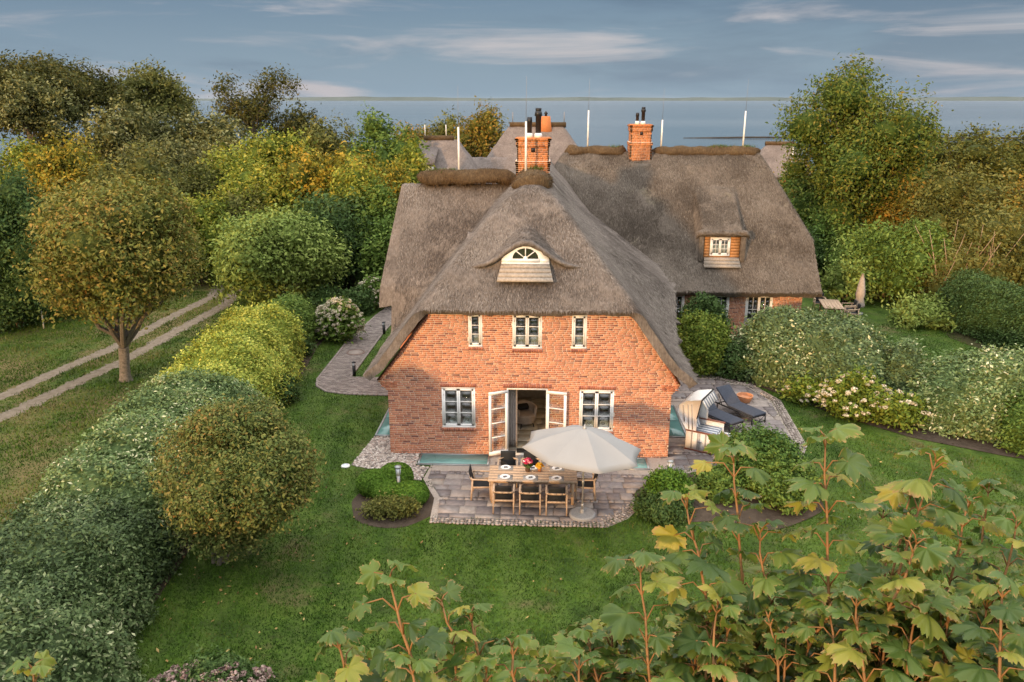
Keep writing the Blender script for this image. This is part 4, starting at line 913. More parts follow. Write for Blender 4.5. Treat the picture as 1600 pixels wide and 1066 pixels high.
M['doorpane'] = glassmat("door_pane", (.93, .95, .94), .02)
HOUSE = build_house()
# ------------------------------------------------------------------ things on the terrace
M['teak'] = plain("teak", (.46, .33, .225), .6, .3, var=.2, scale=16)
M['sling'] = plain("black_sling", (.022, .023, .025), .75, .2)
M['canvas'] = plain("parasol_canvas", (.30, .292, .28), .9, .1, var=.03, scale=2)
M['pole'] = plain("grey_pole", (.38, .37, .35), .45, .4, .5)
M['granite'] = plain("granite_base", (.27, .27, .27), .6, .4, var=.2, scale=40)
M['china'] = plain("white_china", (.80, .79, .77), .25, .5)
M['napkin'] = plain("grey_napkin", (.13, .13, .14), .9)
M['greywood'] = plain("placemat_grey", (.30, .28, .26), .8)
M['wicker'] = plain("white_wicker", (.80, .79, .77), .7, .3, var=.05, scale=50, bump=.6, bscale=90)
M['wicker_grey'] = plain("grey_wicker", (.40, .39, .38), .7, .3, bump=.5, bscale=90)
M['mahogany'] = plain("red_brown_wood", (.16, .05, .028), .5, .4)
M['stripe_w'] = plain("white_cloth", (.70, .70, .70), .9)
M['stripe_b'] = plain("blue_grey_cloth", (.20, .23, .29), .9)
M['lounge'] = plain("charcoal_cushion", (.055, .062, .080), .9, .15, var=.15, scale=20)
M['anthracite'] = plain("anthracite_metal", (.022, .023, .026), .45, .4, .2)
M['lampglass'] = plain("lamp_glass", (.62, .66, .72), .2, .5)
M['terracotta'] = plain("terracotta", (.48, .22, .11), .8)
M['iron'] = plain("cast_iron", (.16, .105, .085), .6, .4, .3)
M['floorglass'] = plain("green_floor_glass", (.13, .27, .25), .12, .6, var=.15, scale=2)
M['gframe'] = plain("grey_steel_frame", (.30, .31, .31), .4, .4, .6)
M['linen'] = plain("beige_linen", (.40, .34, .29), .9)
M['curtain'] = plain("grey_curtain", (.36, .33, .31), .9)
M['white_cloth'] = plain("white_voile", (.72, .70, .64), .9)
M['red'] = tinted("red_petals", [(0, (.35, .01, .04)), (.5, (.62, .02, .10)), (.85, (.75, .12, .22)), (1, (.85, .75, .65))], .6)
M['yellow'] = tinted("yellow_petals", [(0, (.55, .30, .02)), (.5, (.75, .50, .03)), (1, (.45, .12, .02))], .6)
M['leafdark'] = tinted("bouquet_leaf", [(0, (.03, .06, .015)), (1, (.09, .15, .04))], .6)
M['vase'] = plain("brown_glass_vase", (.10, .06, .035), .15, .5)
M['black'] = plain("black_mat", (.015, .015, .016), .95)
def petals(n, r, size, seed, zoff=0, flat=1.0):
    g = np.random.default_rng(seed); d = g.normal(size=(n, 3)); d /= np.linalg.norm(d, axis=1)[:, None]; d[:, 2] = np.abs(d[:, 2]) * flat
    P = d * r * g.uniform(.75, 1.05, (n, 1)) + np.array([0, 0, zoff]); N_ = d + g.normal(0, .5, d.shape); N_ /= np.linalg.norm(N_, axis=1)[:, None]
    t = np.cross(N_, g.normal(size=(n, 3))); t /= np.linalg.norm(t, axis=1)[:, None]; b = np.cross(N_, t); s = size * g.uniform(.7, 1.3, (n, 1))
    V = np.stack([P - t * s / 2, P - b * s / 2, P + t * s / 2, P + b * s / 2], 1).reshape(-1, 3); T = np.repeat(g.uniform(0, 1, (n, 3)), 4, 0)
    return V, np.arange(4 * n).reshape(-1, 4), T
CHAIRS = "teak armchairs with black slings round the dining table"
def make_chair():
    c = empty("garden_armchair"); w = .28
    for s in (-1, 1):
        b = MB(); b.bar((s * w, .26, 0), (s * w, .24, .64), .035, .045); b.build("leg", M['teak'], c)
        b = MB(); b.bar((s * w, -.30, 0), (s * w, -.25, .66), .035, .05); b.build("leg", M['teak'], c)
        b = MB(); b.bar((s * w, -.27, .655), (s * w, .27, .645), .055, .028); o = b.build("armrest", M['teak'], c); bevel(o, .008)
        b = MB(); b.bar((s * w, -.26, .40), (s * w, .25, .42), .03, .045); b.build("side_rail", M['teak'], c)
    b = MB(); pts = [(-w, -.27, .655), (-w * .6, -.325, .665), (0, -.345, .668), (w * .6, -.325, .665), (w, -.27, .655)]
    for p, q in zip(pts[:-1], pts[1:]): b.bar(p, q, .045, .045)
    b.build("back_rail", M['teak'], c)
    b = MB(); b.bar((-w, -.27, .385), (w, -.27, .385), .03, .05); b.bar((-w, .24, .40), (w, .24, .40), .03, .05); b.build("cross_rail", M['teak'], c)
    b = MB()
    V = []; n = 6
    for i in range(n + 1):
        u = i / n; V += [(-.235, -.25 + .50 * u, .43 - .03 * math.sin(math.pi * u)), (.235, -.25 + .50 * u, .43 - .03 * math.sin(math.pi * u))]
    V2 = [(x, y, z - .012) for x, y, z in V]; k = len(V)
    b.add(V + V2, [(2 * i, 2 * i + 1, 2 * i + 3, 2 * i + 2) for i in range(n)] + [(k + 2 * i + 2, k + 2 * i + 3, k + 2 * i + 1, k + 2 * i) for i in range(n)]); b.build("seat", M['sling'], c)
    b = MB(); V = []
    for i in range(n + 1):
        u = i / n; V += [(-.225, -.25 - .10 * u, .43 + .45 * u), (.225, -.25 - .10 * u, .43 + .45 * u)]
    V2 = [(x, y - .022, z) for x, y, z in V]
    b.add(V + V2, [(2 * i + 2, 2 * i + 3, 2 * i + 1, 2 * i) for i in range(n)] + [(k + 2 * i, k + 2 * i + 1, k + 2 * i + 3, k + 2 * i + 2) for i in range(n)] + [(0, k, k + 2, 2), (0, 1, k + 1, k), (2 * n + 1, 2 * n, k + 2 * n, k + 2 * n + 1)] + [(2 * i, k + 2 * i, k + 2 * i + 2, 2 * i + 2) for i in range(1, n)] + [(2 * i + 1, 2 * i + 3, k + 2 * i + 3, k + 2 * i + 1) for i in range(n)])
    b.build("backrest", M['sling'], c); return c
def make_table(L_, W_, name, label, cat, loc, rz=0):
    t = empty(name, loc, rz, label, cat); n = 6; w = W_ / n
    for k in range(n):
        b = MB(); b.box(-L_ / 2, L_ / 2, -W_ / 2 + k * w + .0015, -W_ / 2 + (k + 1) * w - .0015, .715, .75); o = b.build("table_plank", M['teak'], t)
    b = MB()
    for s in (-1, 1): b.box(-L_ / 2 + .1, L_ / 2 - .1, s * (W_ / 2 - .12) - .015, s * (W_ / 2 - .12) + .015, .63, .71); b.box(s * (L_ / 2 - .14) - .015, s * (L_ / 2 - .14) + .015, -W_ / 2 + .14, W_ / 2 - .14, .63, .71)
    b.build("apron", M['teak'], t)
    for sx in (-1, 1):
        for sy in (-1, 1):
            b = MB(); b.box(sx * (L_ / 2 - .12) - .04, sx * (L_ / 2 - .12) + .04, sy * (W_ / 2 - .12) - .04, sy * (W_ / 2 - .12) + .04, 0, .715); b.build("leg", M['teak'], t)
    return t
ZT = .04   # terrace surface
def build_terrace():
    make_table(2.5, 1.0, "dining_table", "long teak dining table laid with white plates beneath the cream parasol", "table", (-.27, -2.87, ZT))
    spots = [(-1.06, -3.56, 0, "teak armchair on the lawn side of the dining table, nearest its left end"), (-.33, -3.58, 0, "teak armchair in the middle of the lawn side of the dining table"), (.40, -3.60, 0, "teak armchair on the table's lawn side, nearest the parasol base"),
             (-1.03, -2.02, 180, "black slung armchair behind the table, before the open left door"), (-.34, -2.02, 180, "black slung armchair on the house side of the table, behind the red flowers"), (.42, -2.02, 180, "armchair on the house side, beneath the parasol"),
             (-1.72, -2.85, -90, "teak armchair at the left head of the dining table near the clipped domes"), (1.22, -2.75, 90, "teak armchair at the head of the dining table by the parasol pole")]
    c0 = make_chair()
    for k, (x, y, a, lab) in enumerate(spots):
        c = c0 if k == 0 else copy_tree(c0); c.location = (x, y, ZT); c.rotation_euler = (0, 0, R(a)); tag(c, lab, "chair", CHAIRS)
    global CHAIR0; CHAIR0 = c0
    # table setting
    def plate():
        p = empty("plate"); b = MB(); b.lathe([(.0, 0), (.085, 0), (.145, .018), (.14, .022), (.08, .006), (0, .006)], 24); o = b.build("dinner_plate", M['china'], p); smooth_angle(o)
        b = MB(); b.box(-.055, .055, -.03, .03, .01, .035); o = b.build("napkin", M['napkin'], p, rot=(0, 0, R(12))); bevel(o, .008)
        return p
    p0 = plate(); k = 0
    names = ["nearest the left end on the lawn side", "in the middle of the lawn side", "at the lawn side, nearest the parasol", "nearest the left end on the house side", "on the house side beside the red flowers", "on the house side at the parasol's edge"]
    for (x, y), nm in zip([(-1.05, -3.15), (-.33, -3.17), (.40, -3.18), (-1.06, -2.55), (-.28, -2.55), (.42, -2.56)], names):
        p = p0 if k == 0 else copy_tree(p0); p.location = (x, y, ZT + .752 + .006); tag(p, "white plate with a folded dark napkin, " + nm, "plate", "place settings on the dining table")
        b = MB(); b.box(-.21, .21, -.15, .15, 0, .004); m_ = b.build("placemat", M['greywood']); m_.location = (x, y, ZT + .752); tag(m_, "grey place mat under the plate " + nm, "place mat", "place mats on the dining table"); k += 1
    v = empty("flower_vase", (-.42, -2.76, ZT + .752), 0, "brown vase of red and white flowers on the dining table", "vase")
    b = MB(); b.lathe([(.05, 0), (.075, .05), (.07, .14), (.05, .2), (.055, .22)], 16); smooth_angle(b.build("vessel", M['vase'], v))
    V, F, T = petals(160, .13, .07, 3, .30, .9); obj("red_blooms", np_mesh("red_blooms", V, F, T), M['red'], v)
    V, F, T = petals(70, .12, .10, 4, .20, .3); obj("foliage", np_mesh("foliage", V, F, T), M['leafdark'], v)
    v = empty("flower_pot", (-.08, -2.70, ZT + .752), 0, "small pot of yellow flowers beside the red bouquet", "flower pot")
    b = MB(); b.lathe([(.05, 0), (.065, .10), (.07, .11)], 14); b.build("vessel", M['terracotta'], v)
    V, F, T = petals(120, .12, .06, 8, .14, .8); obj("yellow_blooms", np_mesh("yellow_blooms", V, F, T), M['yellow'], v)
    # parasol
    u = empty("parasol", (1.11, -3.86, ZT), 0, "open cream octagonal parasol on a round grey base beside the dining table", "parasol")
    b = MB(); b.lathe([(.0, 0), (.36, 0), (.36, .06), (.33, .085), (.06, .09), (.05, .20), (0, .2)], 32); o = b.build("base", M['granite'], u); smooth_angle(o, 30)
    b = MB(); b.tube([(0, 0, .1), (0, 0, 2.5)], .024, 12); b.tube([(0, 0, .28), (0, 0, .36)], .04, 12); b.tube([(0, 0, .95), (0, 0, 1.08)], .035, 10); b.build("pole", M['pole'], u)
    ang0 = R(12); n = 8; RR = 1.66; V = []; F = []; seg = 8; sub = 6
    for i in range(n):
        a0, a1 = ang0 + 2 * math.pi * i / n, ang0 + 2 * math.pi * (i + 1) / n; k = len(V)
        for q in range(seg + 1):
            t = q / seg
            for w in range(sub + 1):
                f = w / sub; x = RR * t * ((1 - f) * math.cos(a0) + f * math.cos(a1)); y = RR * t * ((1 - f) * math.sin(a0) + f * math.sin(a1))
                sag = -.05 * math.sin(math.pi * f) * t - .0; rim = 1 + .0 * t; inn = 1 - .05 * math.sin(math.pi * f) * (t > .99)
                V.append((x * inn, y * inn, .0 - .58 * t ** 1.18 + sag + .03 * math.sin(math.pi * t)))
        for q in range(seg):
            for w in range(sub): a = k + q * (sub + 1) + w; F.append((a, a + sub + 1, a + sub + 2, a + 1))
    hd = bpy.data.objects.new("canopy_frame", None)
    o = obj("canopy", np_mesh("canopy", V, F, smooth=True), M['canvas'], u, (0, 0, 2.60), (R(-3), R(5), 0))
    bm = bmesh.new(); bm.from_mesh(o.data); bmesh.ops.remove_doubles(bm, verts=bm.verts, dist=.0005); bm.to_mesh(o.data); bm.free()
    o.data.set_sharp_from_angle(angle=R(9)); s = o.modifiers.new("thickness", 'SOLIDIFY'); s.thickness = .006
    for i in range(n):
        a = ang0 + 2 * math.pi * i / n; b = MB(); b.bar((.04 * math.cos(a), .04 * math.sin(a), -.06), (RR * .97 * math.cos(a), RR * .97 * math.sin(a), -.60), .016, .02); b.build("rib", M['pole'], o)
        sm = MB(); sm.bar((.02 * math.cos(a), .02 * math.sin(a), .006), (RR * math.cos(a), RR * math.sin(a), -.572), .012, .004)
    b = MB(); b.lathe([(.06, -.03), (.055, .02), (.025, .05), (.02, .09), (0, .1)], 14); b.build("finial", M['pole'], u, loc=(0, 0, 2.60))
    # hooded wicker beach chair
    s = empty("beach_chair", (5.32, 0.98, ZT), R(-28.6), "white hooded wicker beach chair with striped lining beside the house corner", "beach chair")
    W = .60
    b = MB(); b.box(-.40, .40, -W + .03, W - .03, .08, .40); b.build("seat_box", M['wicker'], s)
    for sy in (-1, 1):
        root = MB(); root.box(-.42, .46, sy * W - .025, sy * W + .025, .06, .66); pn = root.build("side_panel", M['wicker'], s)
        for k, x in enumerate((-.22, -.02, .04, .24)):
            b = MB(); b.box(x - .022, x + .022, sy * (W + .030) - .008, sy * (W + .030) + .008, .08, .65); b.build("weave_stripe", M['wicker_grey'] if k in (1, 2) else M['greywood'], pn)
        b = MB(); b.box(-.44, .50, sy * W - .045, sy * W + .045, .662, .70); o = b.build("armrest", M['mahogany'], s); bevel(o, .01)
        b = MB(); b.box(-.44, .48, sy * W - .03, sy * W + .03, 0.0, .058); b.build("skid", M['mahogany'], s)
        b = MB(); b.tube([(.0, sy * (W + .05), .36), (.0, sy * (W + .07), .36), (.12, sy * (W + .07), .36), (.12, sy * (W + .05), .36)], .012, 6); b.build("handle", M['napkin'], s)
    # seat and back cushions, stripes running front to back
    st = 12; sw = 2 * (W - .06) / st
    for k in range(st):
        y0 = -W + .06 + k * sw; mt = M['stripe_b'] if k % 2 else M['stripe_w']
        b = MB(); b.box(-.30, .40, y0, y0 + sw, .405, .50); b.build("seat_stripe", mt, s)
        b = MB(); b.add([(-.30, y0, .50), (-.30, y0 + sw, .50), (-.52, y0 + sw, 1.12), (-.52, y0, 1.12), (-.38, y0, .50), (-.38, y0 + sw, .50), (-.60, y0 + sw, 1.12), (-.60, y0, 1.12)], [(0, 1, 2, 3), (7, 6, 5, 4), (0, 3, 7, 4), (1, 5, 6, 2), (3, 2, 6, 7)]); b.build("back_stripe", mt, s)
    hp = [(-.42, .66), (-.66, 1.05), (-.78, 1.30), (-.70, 1.50), (-.48, 1.66), (.02, 1.78)]; fr = [(.02, 1.78), (.03, 1.74), (-.12, 1.15), (-.12, .68)]
    b = MB(); k = 0
    V = [(x, y, z) for y in (-W, W) for x, z in hp] + [(x + .035, y, z - .03) for y in (-W + .03, W - .03) for x, z in hp]; m = len(hp)
    b.add(V, [(i, i + 1, m + i + 1, m + i) for i in range(m - 1)] + [(2 * m + i, 3 * m + i, 3 * m + i + 1, 2 * m + i + 1) for i in range(m - 1)]); b.build("hood_back", M['wicker'], s)
    for sy in (-1, 1):
        poly = hp + [(-.10, 1.12), (-.10, .68)]; m = len(poly); y0, y1 = sy * W, sy * (W - .03)
        b = MB(); b.add([(x, y0, z) for x, z in poly] + [(x, y1, z) for x, z in poly], [list(range(m)) if sy < 0 else list(range(m))[::-1], [m + i for i in range(m)][::-1] if sy < 0 else [m + i for i in range(m)]] + [(i, (i + 1) % m, m + (i + 1) % m, m + i) for i in range(m)])
        hs = b.build("hood_side", M['wicker'], s)
        for x, z0, z1 in ((-.34, .72, 1.55), (-.22, .72, 1.58), (-.50, .95, 1.5)):
            b = MB(); b.bar((x + .0, sy * (W + .006), z0), (x - .08, sy * (W + .006), z1), .035, .008, up=(0, 1, 0)); b.build("weave_stripe", M['wicker_grey'], hs)
    b = MB(); b.bar((.02, -W, 1.77), (.02, W, 1.77), .04, .05); b.build("hood_rim", M['anthracite'], s)
    for sy in (-1, 1):
        b = MB(); b.bar((.02, sy * W, 1.78), (-.10, sy * W, 1.12), .03, .04, up=(0, 1, 0)); b.build("hood_rim", M['anthracite'], s)
    for k in range(st):
        y0 = -W + .04 + k * (2 * W - .08) / st; y1 = y0 + (2 * W - .08) / st; mt = M['stripe_b'] if k % 2 else M['stripe_w']
        b = MB(); b.add([(.03, y0, 1.75), (.03, y1, 1.75), (.20, y1, 1.50), (.20, y0, 1.50), (.02, y0, 1.745), (.02, y1, 1.745), (.19, y1, 1.495), (.19, y0, 1.495)], [(0, 1, 2, 3), (7, 6, 5, 4), (0, 3, 7, 4), (1, 5, 6, 2), (2, 6, 7, 3)]); b.build("awning_stripe", mt, s)
    for sy in (-.3, .3):
        b = MB(); b.box(.46, .98, sy - .24, sy + .24, .30, .33); fo = b.build("footrest", M['mahogany'], s)
        for k in range(5):
            q = MB(); q.box(.47, .97, sy - .23 + k * .092, sy - .23 + (k + 1) * .092, .332, .38); q.build("cushion_stripe", M['stripe_b'] if k % 2 else M['stripe_w'], fo)
        q = MB(); q.box(.92, .96, sy - .2, sy + .2, 0, .30); q.build("leg", M['mahogany'], fo)
    # sun loungers
    def lounger():
        l = empty("sun_lounger"); w = .33
        for s_ in (-1, 1):
            b = MB(); b.bar((-1.0, s_ * w, .28), (1.0, s_ * w, .28), .035, .04); b.build("side_rail", M['anthracite'], l)
            for x in (-.7, .98):
                b = MB(); b.bar((x, s_ * w, .27), (x + .02, s_ * w, 0), .03); b.build("leg", M['anthracite'], l)
        b = MB(); b.bar((.98, -w, .27), (.98, w, .27), .03); b.bar((.99, -w, .05), (.99, w, .05), .02); b.bar((.98, -w, .26), (.99, 0, .05), .015); b.bar((.98, w, .26), (.99, 0, .05), .015); b.bar((-.7, -w, .27), (-.7, w, .27), .03); b.build("end_frame", M['anthracite'], l)
        b = MB(); b.box(-.22, 1.03, -w, w, .305, .375); o = b.build("seat_cushion", M['lounge'], l); bevel(o, .025, 3)
        b = MB(); b.box(-.80, 0, -w, w, 0, .07); o = b.build("back_cushion", M['lounge'], l, loc=(-.22, 0, .32), rot=(0, R(38), 0)); bevel(o, .025, 3)
        b = MB(); b.bar((-.75, -w * .8, .62), (-.55, -w * .8, .28), .02); b.bar((-.75, w * .8, .62), (-.55, w * .8, .28), .02); b.build("back_strut", M['anthracite'], l); return l
    l0 = lounger(); l0.location = (7.05, 3.72, ZT); l0.rotation_euler = (0, 0, R(-57)); tag(l0, "charcoal sun lounger with raised back beside the terracotta bowl", "sun lounger", "sun loungers on the side terrace")
    l1 = copy_tree(l0); l1.location = (6.08, 2.98, ZT); l1.rotation_euler = (0, 0, R(-55)); tag(l1, "charcoal sun lounger partly hidden behind the white beach chair", "sun lounger", "sun loungers on the side terrace")
    b = MB(); b.lathe([(0, 0), (.20, 0), (.27, .12), (.30, .22), (.31, .26), (.27, .26), (.24, .16), (0, .15)], 24); o = b.build("terracotta_bowl", M['terracotta'], loc=(7.62, 5.05, ZT)); smooth_angle(o); tag(o, "wide terracotta bowl on the paving behind the sun lounger", "bowl")
    # lamps
    def bollard(x, y, h, lab):
        t = empty("path_lamp", (x, y, .01), 0, lab, "lamp"); b = MB(); b.lathe([(.07, 0), (.07, h * .72)], 14); b.build("post", M['anthracite'], t)
        b = MB(); b.lathe([(.062, h * .72), (.062, h * .9)], 14); b.build("lamp_glass", M['lampglass'], t)
        b = MB(); b.lathe([(.085, h * .9), (.085, h * .95), (.02, h)], 14); b.build("cap", M['anthracite'], t); return t
    bollard(-7.85, 7.45, .62, "black bollard lamp at the corner of the grey garden path"); bollard(-7.82, 13.6, .62, "black bollard lamp farther up the garden path beside the thatch")
    for x, y, lab in ((-4.12, -2.95, "grey bed lantern standing among the clipped domes left of the dining table"), (3.70, -2.25, "grey bed lantern behind the clipped ball right of the terrace")):
        t = empty("bed_lantern", (x, y, 0), 0, lab, "lantern"); b = MB(); b.lathe([(.05, 0), (.05, .72)], 12); b.build("post", M['gframe'], t)
        b = MB(); b.lathe([(.075, .72), (.075, .94)], 14); b.build("lamp_glass", M['lampglass'], t); b = MB(); b.lathe([(.10, .94), (.10, .97), (.03, 1.0)], 14); b.build("cap", M['gframe'], t)
        for k in range(4):
            a = R(45 + 90 * k); b = MB(); b.bar((.08 * math.cos(a), .08 * math.sin(a), .72), (.08 * math.cos(a), .08 * math.sin(a), .94), .014); b.build("bar", M['gframe'], t)
    for x, y, lab in ((-6.15, -1.04, "small white ground spotlight on the grass by the pebble strip"), (-5.75, 4.75, "small white ground spotlight on the grass near the house corner")):
        t = empty("ground_spotlight", (x, y, 0), 0, lab, "spotlight"); b = MB(); b.lathe([(.14, 0), (.14, .04), (.10, .06)], 16); b.build("ring", M['china'], t); b = MB(); b.lathe([(.09, .06), (.085, .068)], 16); b.build("lens", M['lampglass'], t)
    t = empty("manhole_cover", (-8.5, 10.5, .034), 0, "round brown manhole cover set into the grey garden path", "manhole cover"); b = MB(); b.lathe([(.42, 0), (.42, .012), (.34, .014), (.34, .0)], 28); b.build("rim", M['iron'], t); b = MB(); b.lathe([(.33, 0), (.33, .010)], 28); b.build("lid", M['cobble'], t)
    def floorlight(x0, x1, y0, y1, n, lab, vert=False):
        t = empty("glass_floor_light", ((x0 + x1) / 2, (y0 + y1) / 2, 0), 0, lab, "floor light"); hx, hy = (x1 - x0) / 2, (y1 - y0) / 2; f = .06; z0, z1 = .0, .05
        b = MB(); b.box(-hx, hx, -hy, -hy + f, z0, z1); b.box(-hx, hx, hy - f, hy, z0, z1); b.box(-hx, -hx + f, -hy + f, hy - f, z0, z1); b.box(hx - f, hx, -hy + f, hy - f, z0, z1); b.build("frame", M['gframe'], t)
        for k in range(n):
            b = MB(); a = -hy + f + (2 * hy - 2 * f) * k / n; c = -hy + f + (2 * hy - 2 * f) * (k + 1) / n; b.box(-hx + f, hx - f, a + .008, c - .008, .0, .044); b.build("glass_panel", M['floorglass'], t)
    floorlight(-3.93, -1.68, -.86, -.04, 1, "green glass floor light set before the left ground floor window")
    floorlight(-5.72, -4.96, 1.30, 4.6, 2, "green glass floor light along the left side wall of the house"); floorlight(4.03, 4.9, 1.6, 4.55, 2, "green glass floor light beside the beach chair and right side wall")
    floorlight(2.47, 3.32, -.93, -.1, 1, "green glass floor light partly hidden behind the parasol")
    # far corner: closed parasol and table behind the hedge
    u = empty("closed_parasol", (16.75, 18.4, 0), 0, "closed beige parasol standing behind the hedge by the far table", "parasol")
    b = MB(); b.tube([(0, 0, 0), (0, 0, 2.2)], .022, 8); b.build("pole", M['pole'], u); b = MB(); b.lathe([(.25, 0), (.25, .08), (.05, .1)], 20); b.build("base", M['granite'], u)
    V = []; n = 20; prof = [(.04, 2.2), (.10, 1.9), (.17, 1.4), (.20, 1.05), (.16, .88), (.24, .5), (.22, .42)]
    for r_, z in prof:
        for j in range(n): a = 6.2832 * j / n; q = r_ * (1 + .22 * (j % 2)); V.append((q * math.cos(a), q * math.sin(a), z))
    obj("folded_canopy", np_mesh("folded_canopy", V, [(i * n + j, i * n + (j + 1) % n, (i + 1) * n + (j + 1) % n, (i + 1) * n + j) for i in range(len(prof) - 1) for j in range(n)] + [list(range(n))]), M['linen'], u)
    make_table(2.0, 1.0, "far_table", "pale teak table behind the hedge near the closed parasol", "table", (15.0, 17.6, 0), R(80))
    for x, y, a, lab in ((14.95, 19.2, 170, "black slung chair at the far head of the pale table behind the hedge"), (16.0, 17.9, 85, "chair beside the closed parasol behind the hedge, on the far side of it"), (15.9, 17.1, 85, "chair beside the closed parasol behind the hedge, nearer the house lawn")):
        c = copy_tree(CHAIR0); c.location = (x, y, 0); c.rotation_euler = (0, 0, R(a)); tag(c, lab, "chair", "chairs at the far table")
    t = empty("garden_post_lamp", (-25.0, 13.8, 0), 0, "thin white lamp post at the edge of the meadow beside the dark shrubs", "lamp"); b = MB(); b.tube([(0, 0, 0), (.02, 0, 1.9)], [.035, .025], 8); b.build("post", M['rod'], t)
    b = MB(); b.lathe([(.03, 1.9), (.10, 1.95), (.12, 2.12), (.15, 2.13), (.02, 2.25)], 10); b.build("lantern_head", M['china'], t)
    # inside the terrace door
    a = empty("tub_armchair", (-.62, 2.3, .085), R(200), "beige tub armchair with rounded back inside the open door", "armchair")
    V = []; n = 22
    for i in range(n):
        th = R(-125 + 250 * i / (n - 1)); rr = .38; top = .78 - .12 * abs(i / (n - 1) - .5) * 2
        for (q, z) in ((rr * .95, .16), (rr * 1.08, .45), (rr * 1.16, top), (rr * 1.02, top + .03), (rr * .88, top), (rr * .80, .42)): V.append((q * math.sin(th) * .95, -q * math.cos(th), z))
    m = 6; F = [(i * m + k, (i + 1) * m + k, (i + 1) * m + k + 1, i * m + k + 1) for i in range(n - 1) for k in range(m - 1)] + [list(range(m)), list(range((n - 1) * m, n * m))[::-1]]
    obj("shell", np_mesh("shell", V, F, smooth=True), M['linen'], a); b = MB(); b.lathe([(.0, .16), (.33, .16), (.35, .40), (.30, .46), (0, .47)], 20); smooth_angle(b.build("seat", M['linen'], a))
    for sx in (-1, 1):
        for sy in (-1, 1): b = MB(); b.tube([(sx * .24, sy * .24, 0), (sx * .2, sy * .2, .17)], .02, 6); b.build("leg", M['sling'], a)
    b = MB(); b.box(-.2, .2, -.12, .1, 0, .16); o = b.build("dark_cushion", M['sling'], None, loc=(-.72, 2.55, .62), rot=(R(20), 0, R(20))); bevel(o, .05, 3); tag(o, "dark cushion lying in the beige armchair behind the door", "cushion")
    V = []; nx, nz = 40, 8
    for i in range(nx + 1):
        for k in range(nz + 1): u_ = i / nx; z = .10 + 2.35 * k / nz; V.append((-1.13 + .30 * u_, .42 + .035 * math.sin(u_ * 31) * (1 - .3 * k / nz), z))
    o = obj("curtain", np_mesh("curtain", V, [(i * (nz + 1) + k, (i + 1) * (nz + 1) + k, (i + 1) * (nz + 1) + k + 1, i * (nz + 1) + k + 1) for i in range(nx) for k in range(nz)], smooth=True), M['curtain']); o.modifiers.new("thickness", 'SOLIDIFY').thickness = .006; tag(o, "long grey curtain hanging at the left of the open terrace door", "curtain")
    d = MB(); d.box(-.42, .28, -.16, .16, 0, .012); dm = d.build("doormat", M['black'], None, loc=(-.42, .17, .088)); tag(dm, "black doormat with a white star inside the open terrace door", "doormat")
    st = []; 
    for k in range(10): a_ = R(90 + 36 * k); q = .13 if k % 2 == 0 else .055; st.append((.02 + q * math.cos(a_), q * math.sin(a_), .0155))
    b = MB(); b.add(st, [list(range(10))]); b.build("star", M['china'], dm)
    # white spiral ornaments on the window sills
    def spiral():
        b = MB(); pts = []; rad = []
        for k in range(44): a_ = k * .32; q = .012 + .0072 * k * .32 * 1.25; pts.append((q * math.cos(a_), .0, q * math.sin(a_) + .15)); rad.append(.012 + .0022 * k * .32)
        b.tube(pts, rad, 8); b.box(-.07, .07, -.04, .04, 0, .03); o = b.build("spiral_ornament", M['china']); smooth_angle(o, 60); return o
    s0 = spiral(); k = 0
    for x, z, lab in ((-2.86, .95, "left casement of the left ground floor window"), (-2.42, .95, "right casement of the left ground floor window"), (1.47, .90, "left casement of the right ground floor window"), (1.92, .90, "right casement of the right ground floor window")):
        o = s0 if k == 0 else s0.copy(); k += 1
        if k > 1: link(o)
        o.location = (x, .17, z); o.scale = (1.15, 1.3, 1.15); tag(o, "white spiral shell ornament in the " + lab, "ornament", "white spiral ornaments on the window sills")
    for x0, x1, z0, z1, lab in ((-2.27, -1.96, 3.72, 4.05, "left narrow upper window"), (-.92, -.11, 3.68, 4.04, "wide middle upper window"), (.90, 1.26, 3.70, 4.05, "right narrow upper window"), (7.6, 8.38, 4.2, 4.62, "dormer window on the far roof")):
        V = []; n = 30; yy = 13.0 if x0 > 5 else .09
        for i in range(n + 1):
            for z in (z0, z1): u_ = i / n; V.append((x0 + (x1 - x0) * u_, yy - (.035 if x0 > 5 else 0) + .008 * math.sin(u_ * 40), z))
        o = obj("cafe_curtain", np_mesh("cafe_curtain", V, [(2 * i, 2 * i + 2, 2 * i + 3, 2 * i + 1) for i in range(n)], smooth=True), M['white_cloth']); o.modifiers.new("thickness", 'SOLIDIFY').thickness = .004; tag(o, "white half curtain behind the lower panes of the " + lab, "curtain")
build_terrace()
# ------------------------------------------------------------------ neighbouring thatched houses
def far_house(name, label, fz, bounds, step, parts):
    h = empty(name, (0, 0, 0), 0, label, "house"); x0, x1, y0, y1, ok = bounds
    heightfield("roof", fz, np.arange(x0, x1 + .01, step), np.arange(y0, y1 + .01, step), ok, M['thatch_far'], h, .4, 91, .03)
    parts(h); return h
def prism(x, y, xa, xb, yc, zr, s, hipx=1.9, hz=None):
    z = zr - np.abs(y - yc) * s
    return np.minimum(z, np.minimum((x - xa) * hipx + (hz or zr - 2.6), (xb - x) * hipx + (hz or zr - 2.6)))
def nb_z(x, y):
    return np.maximum(np.maximum(prism(x, y, -12.7, -6.4, 50, 7.65, 1.1, 1.5, 5.2), np.where((x > -8.5) & (x < 0), 5.9 - np.abs(y - 53) * 1.1, -9)), prism(x, y, -6.6, 4.6, 57, 8.6, 1.15, 1.4, 4.4))
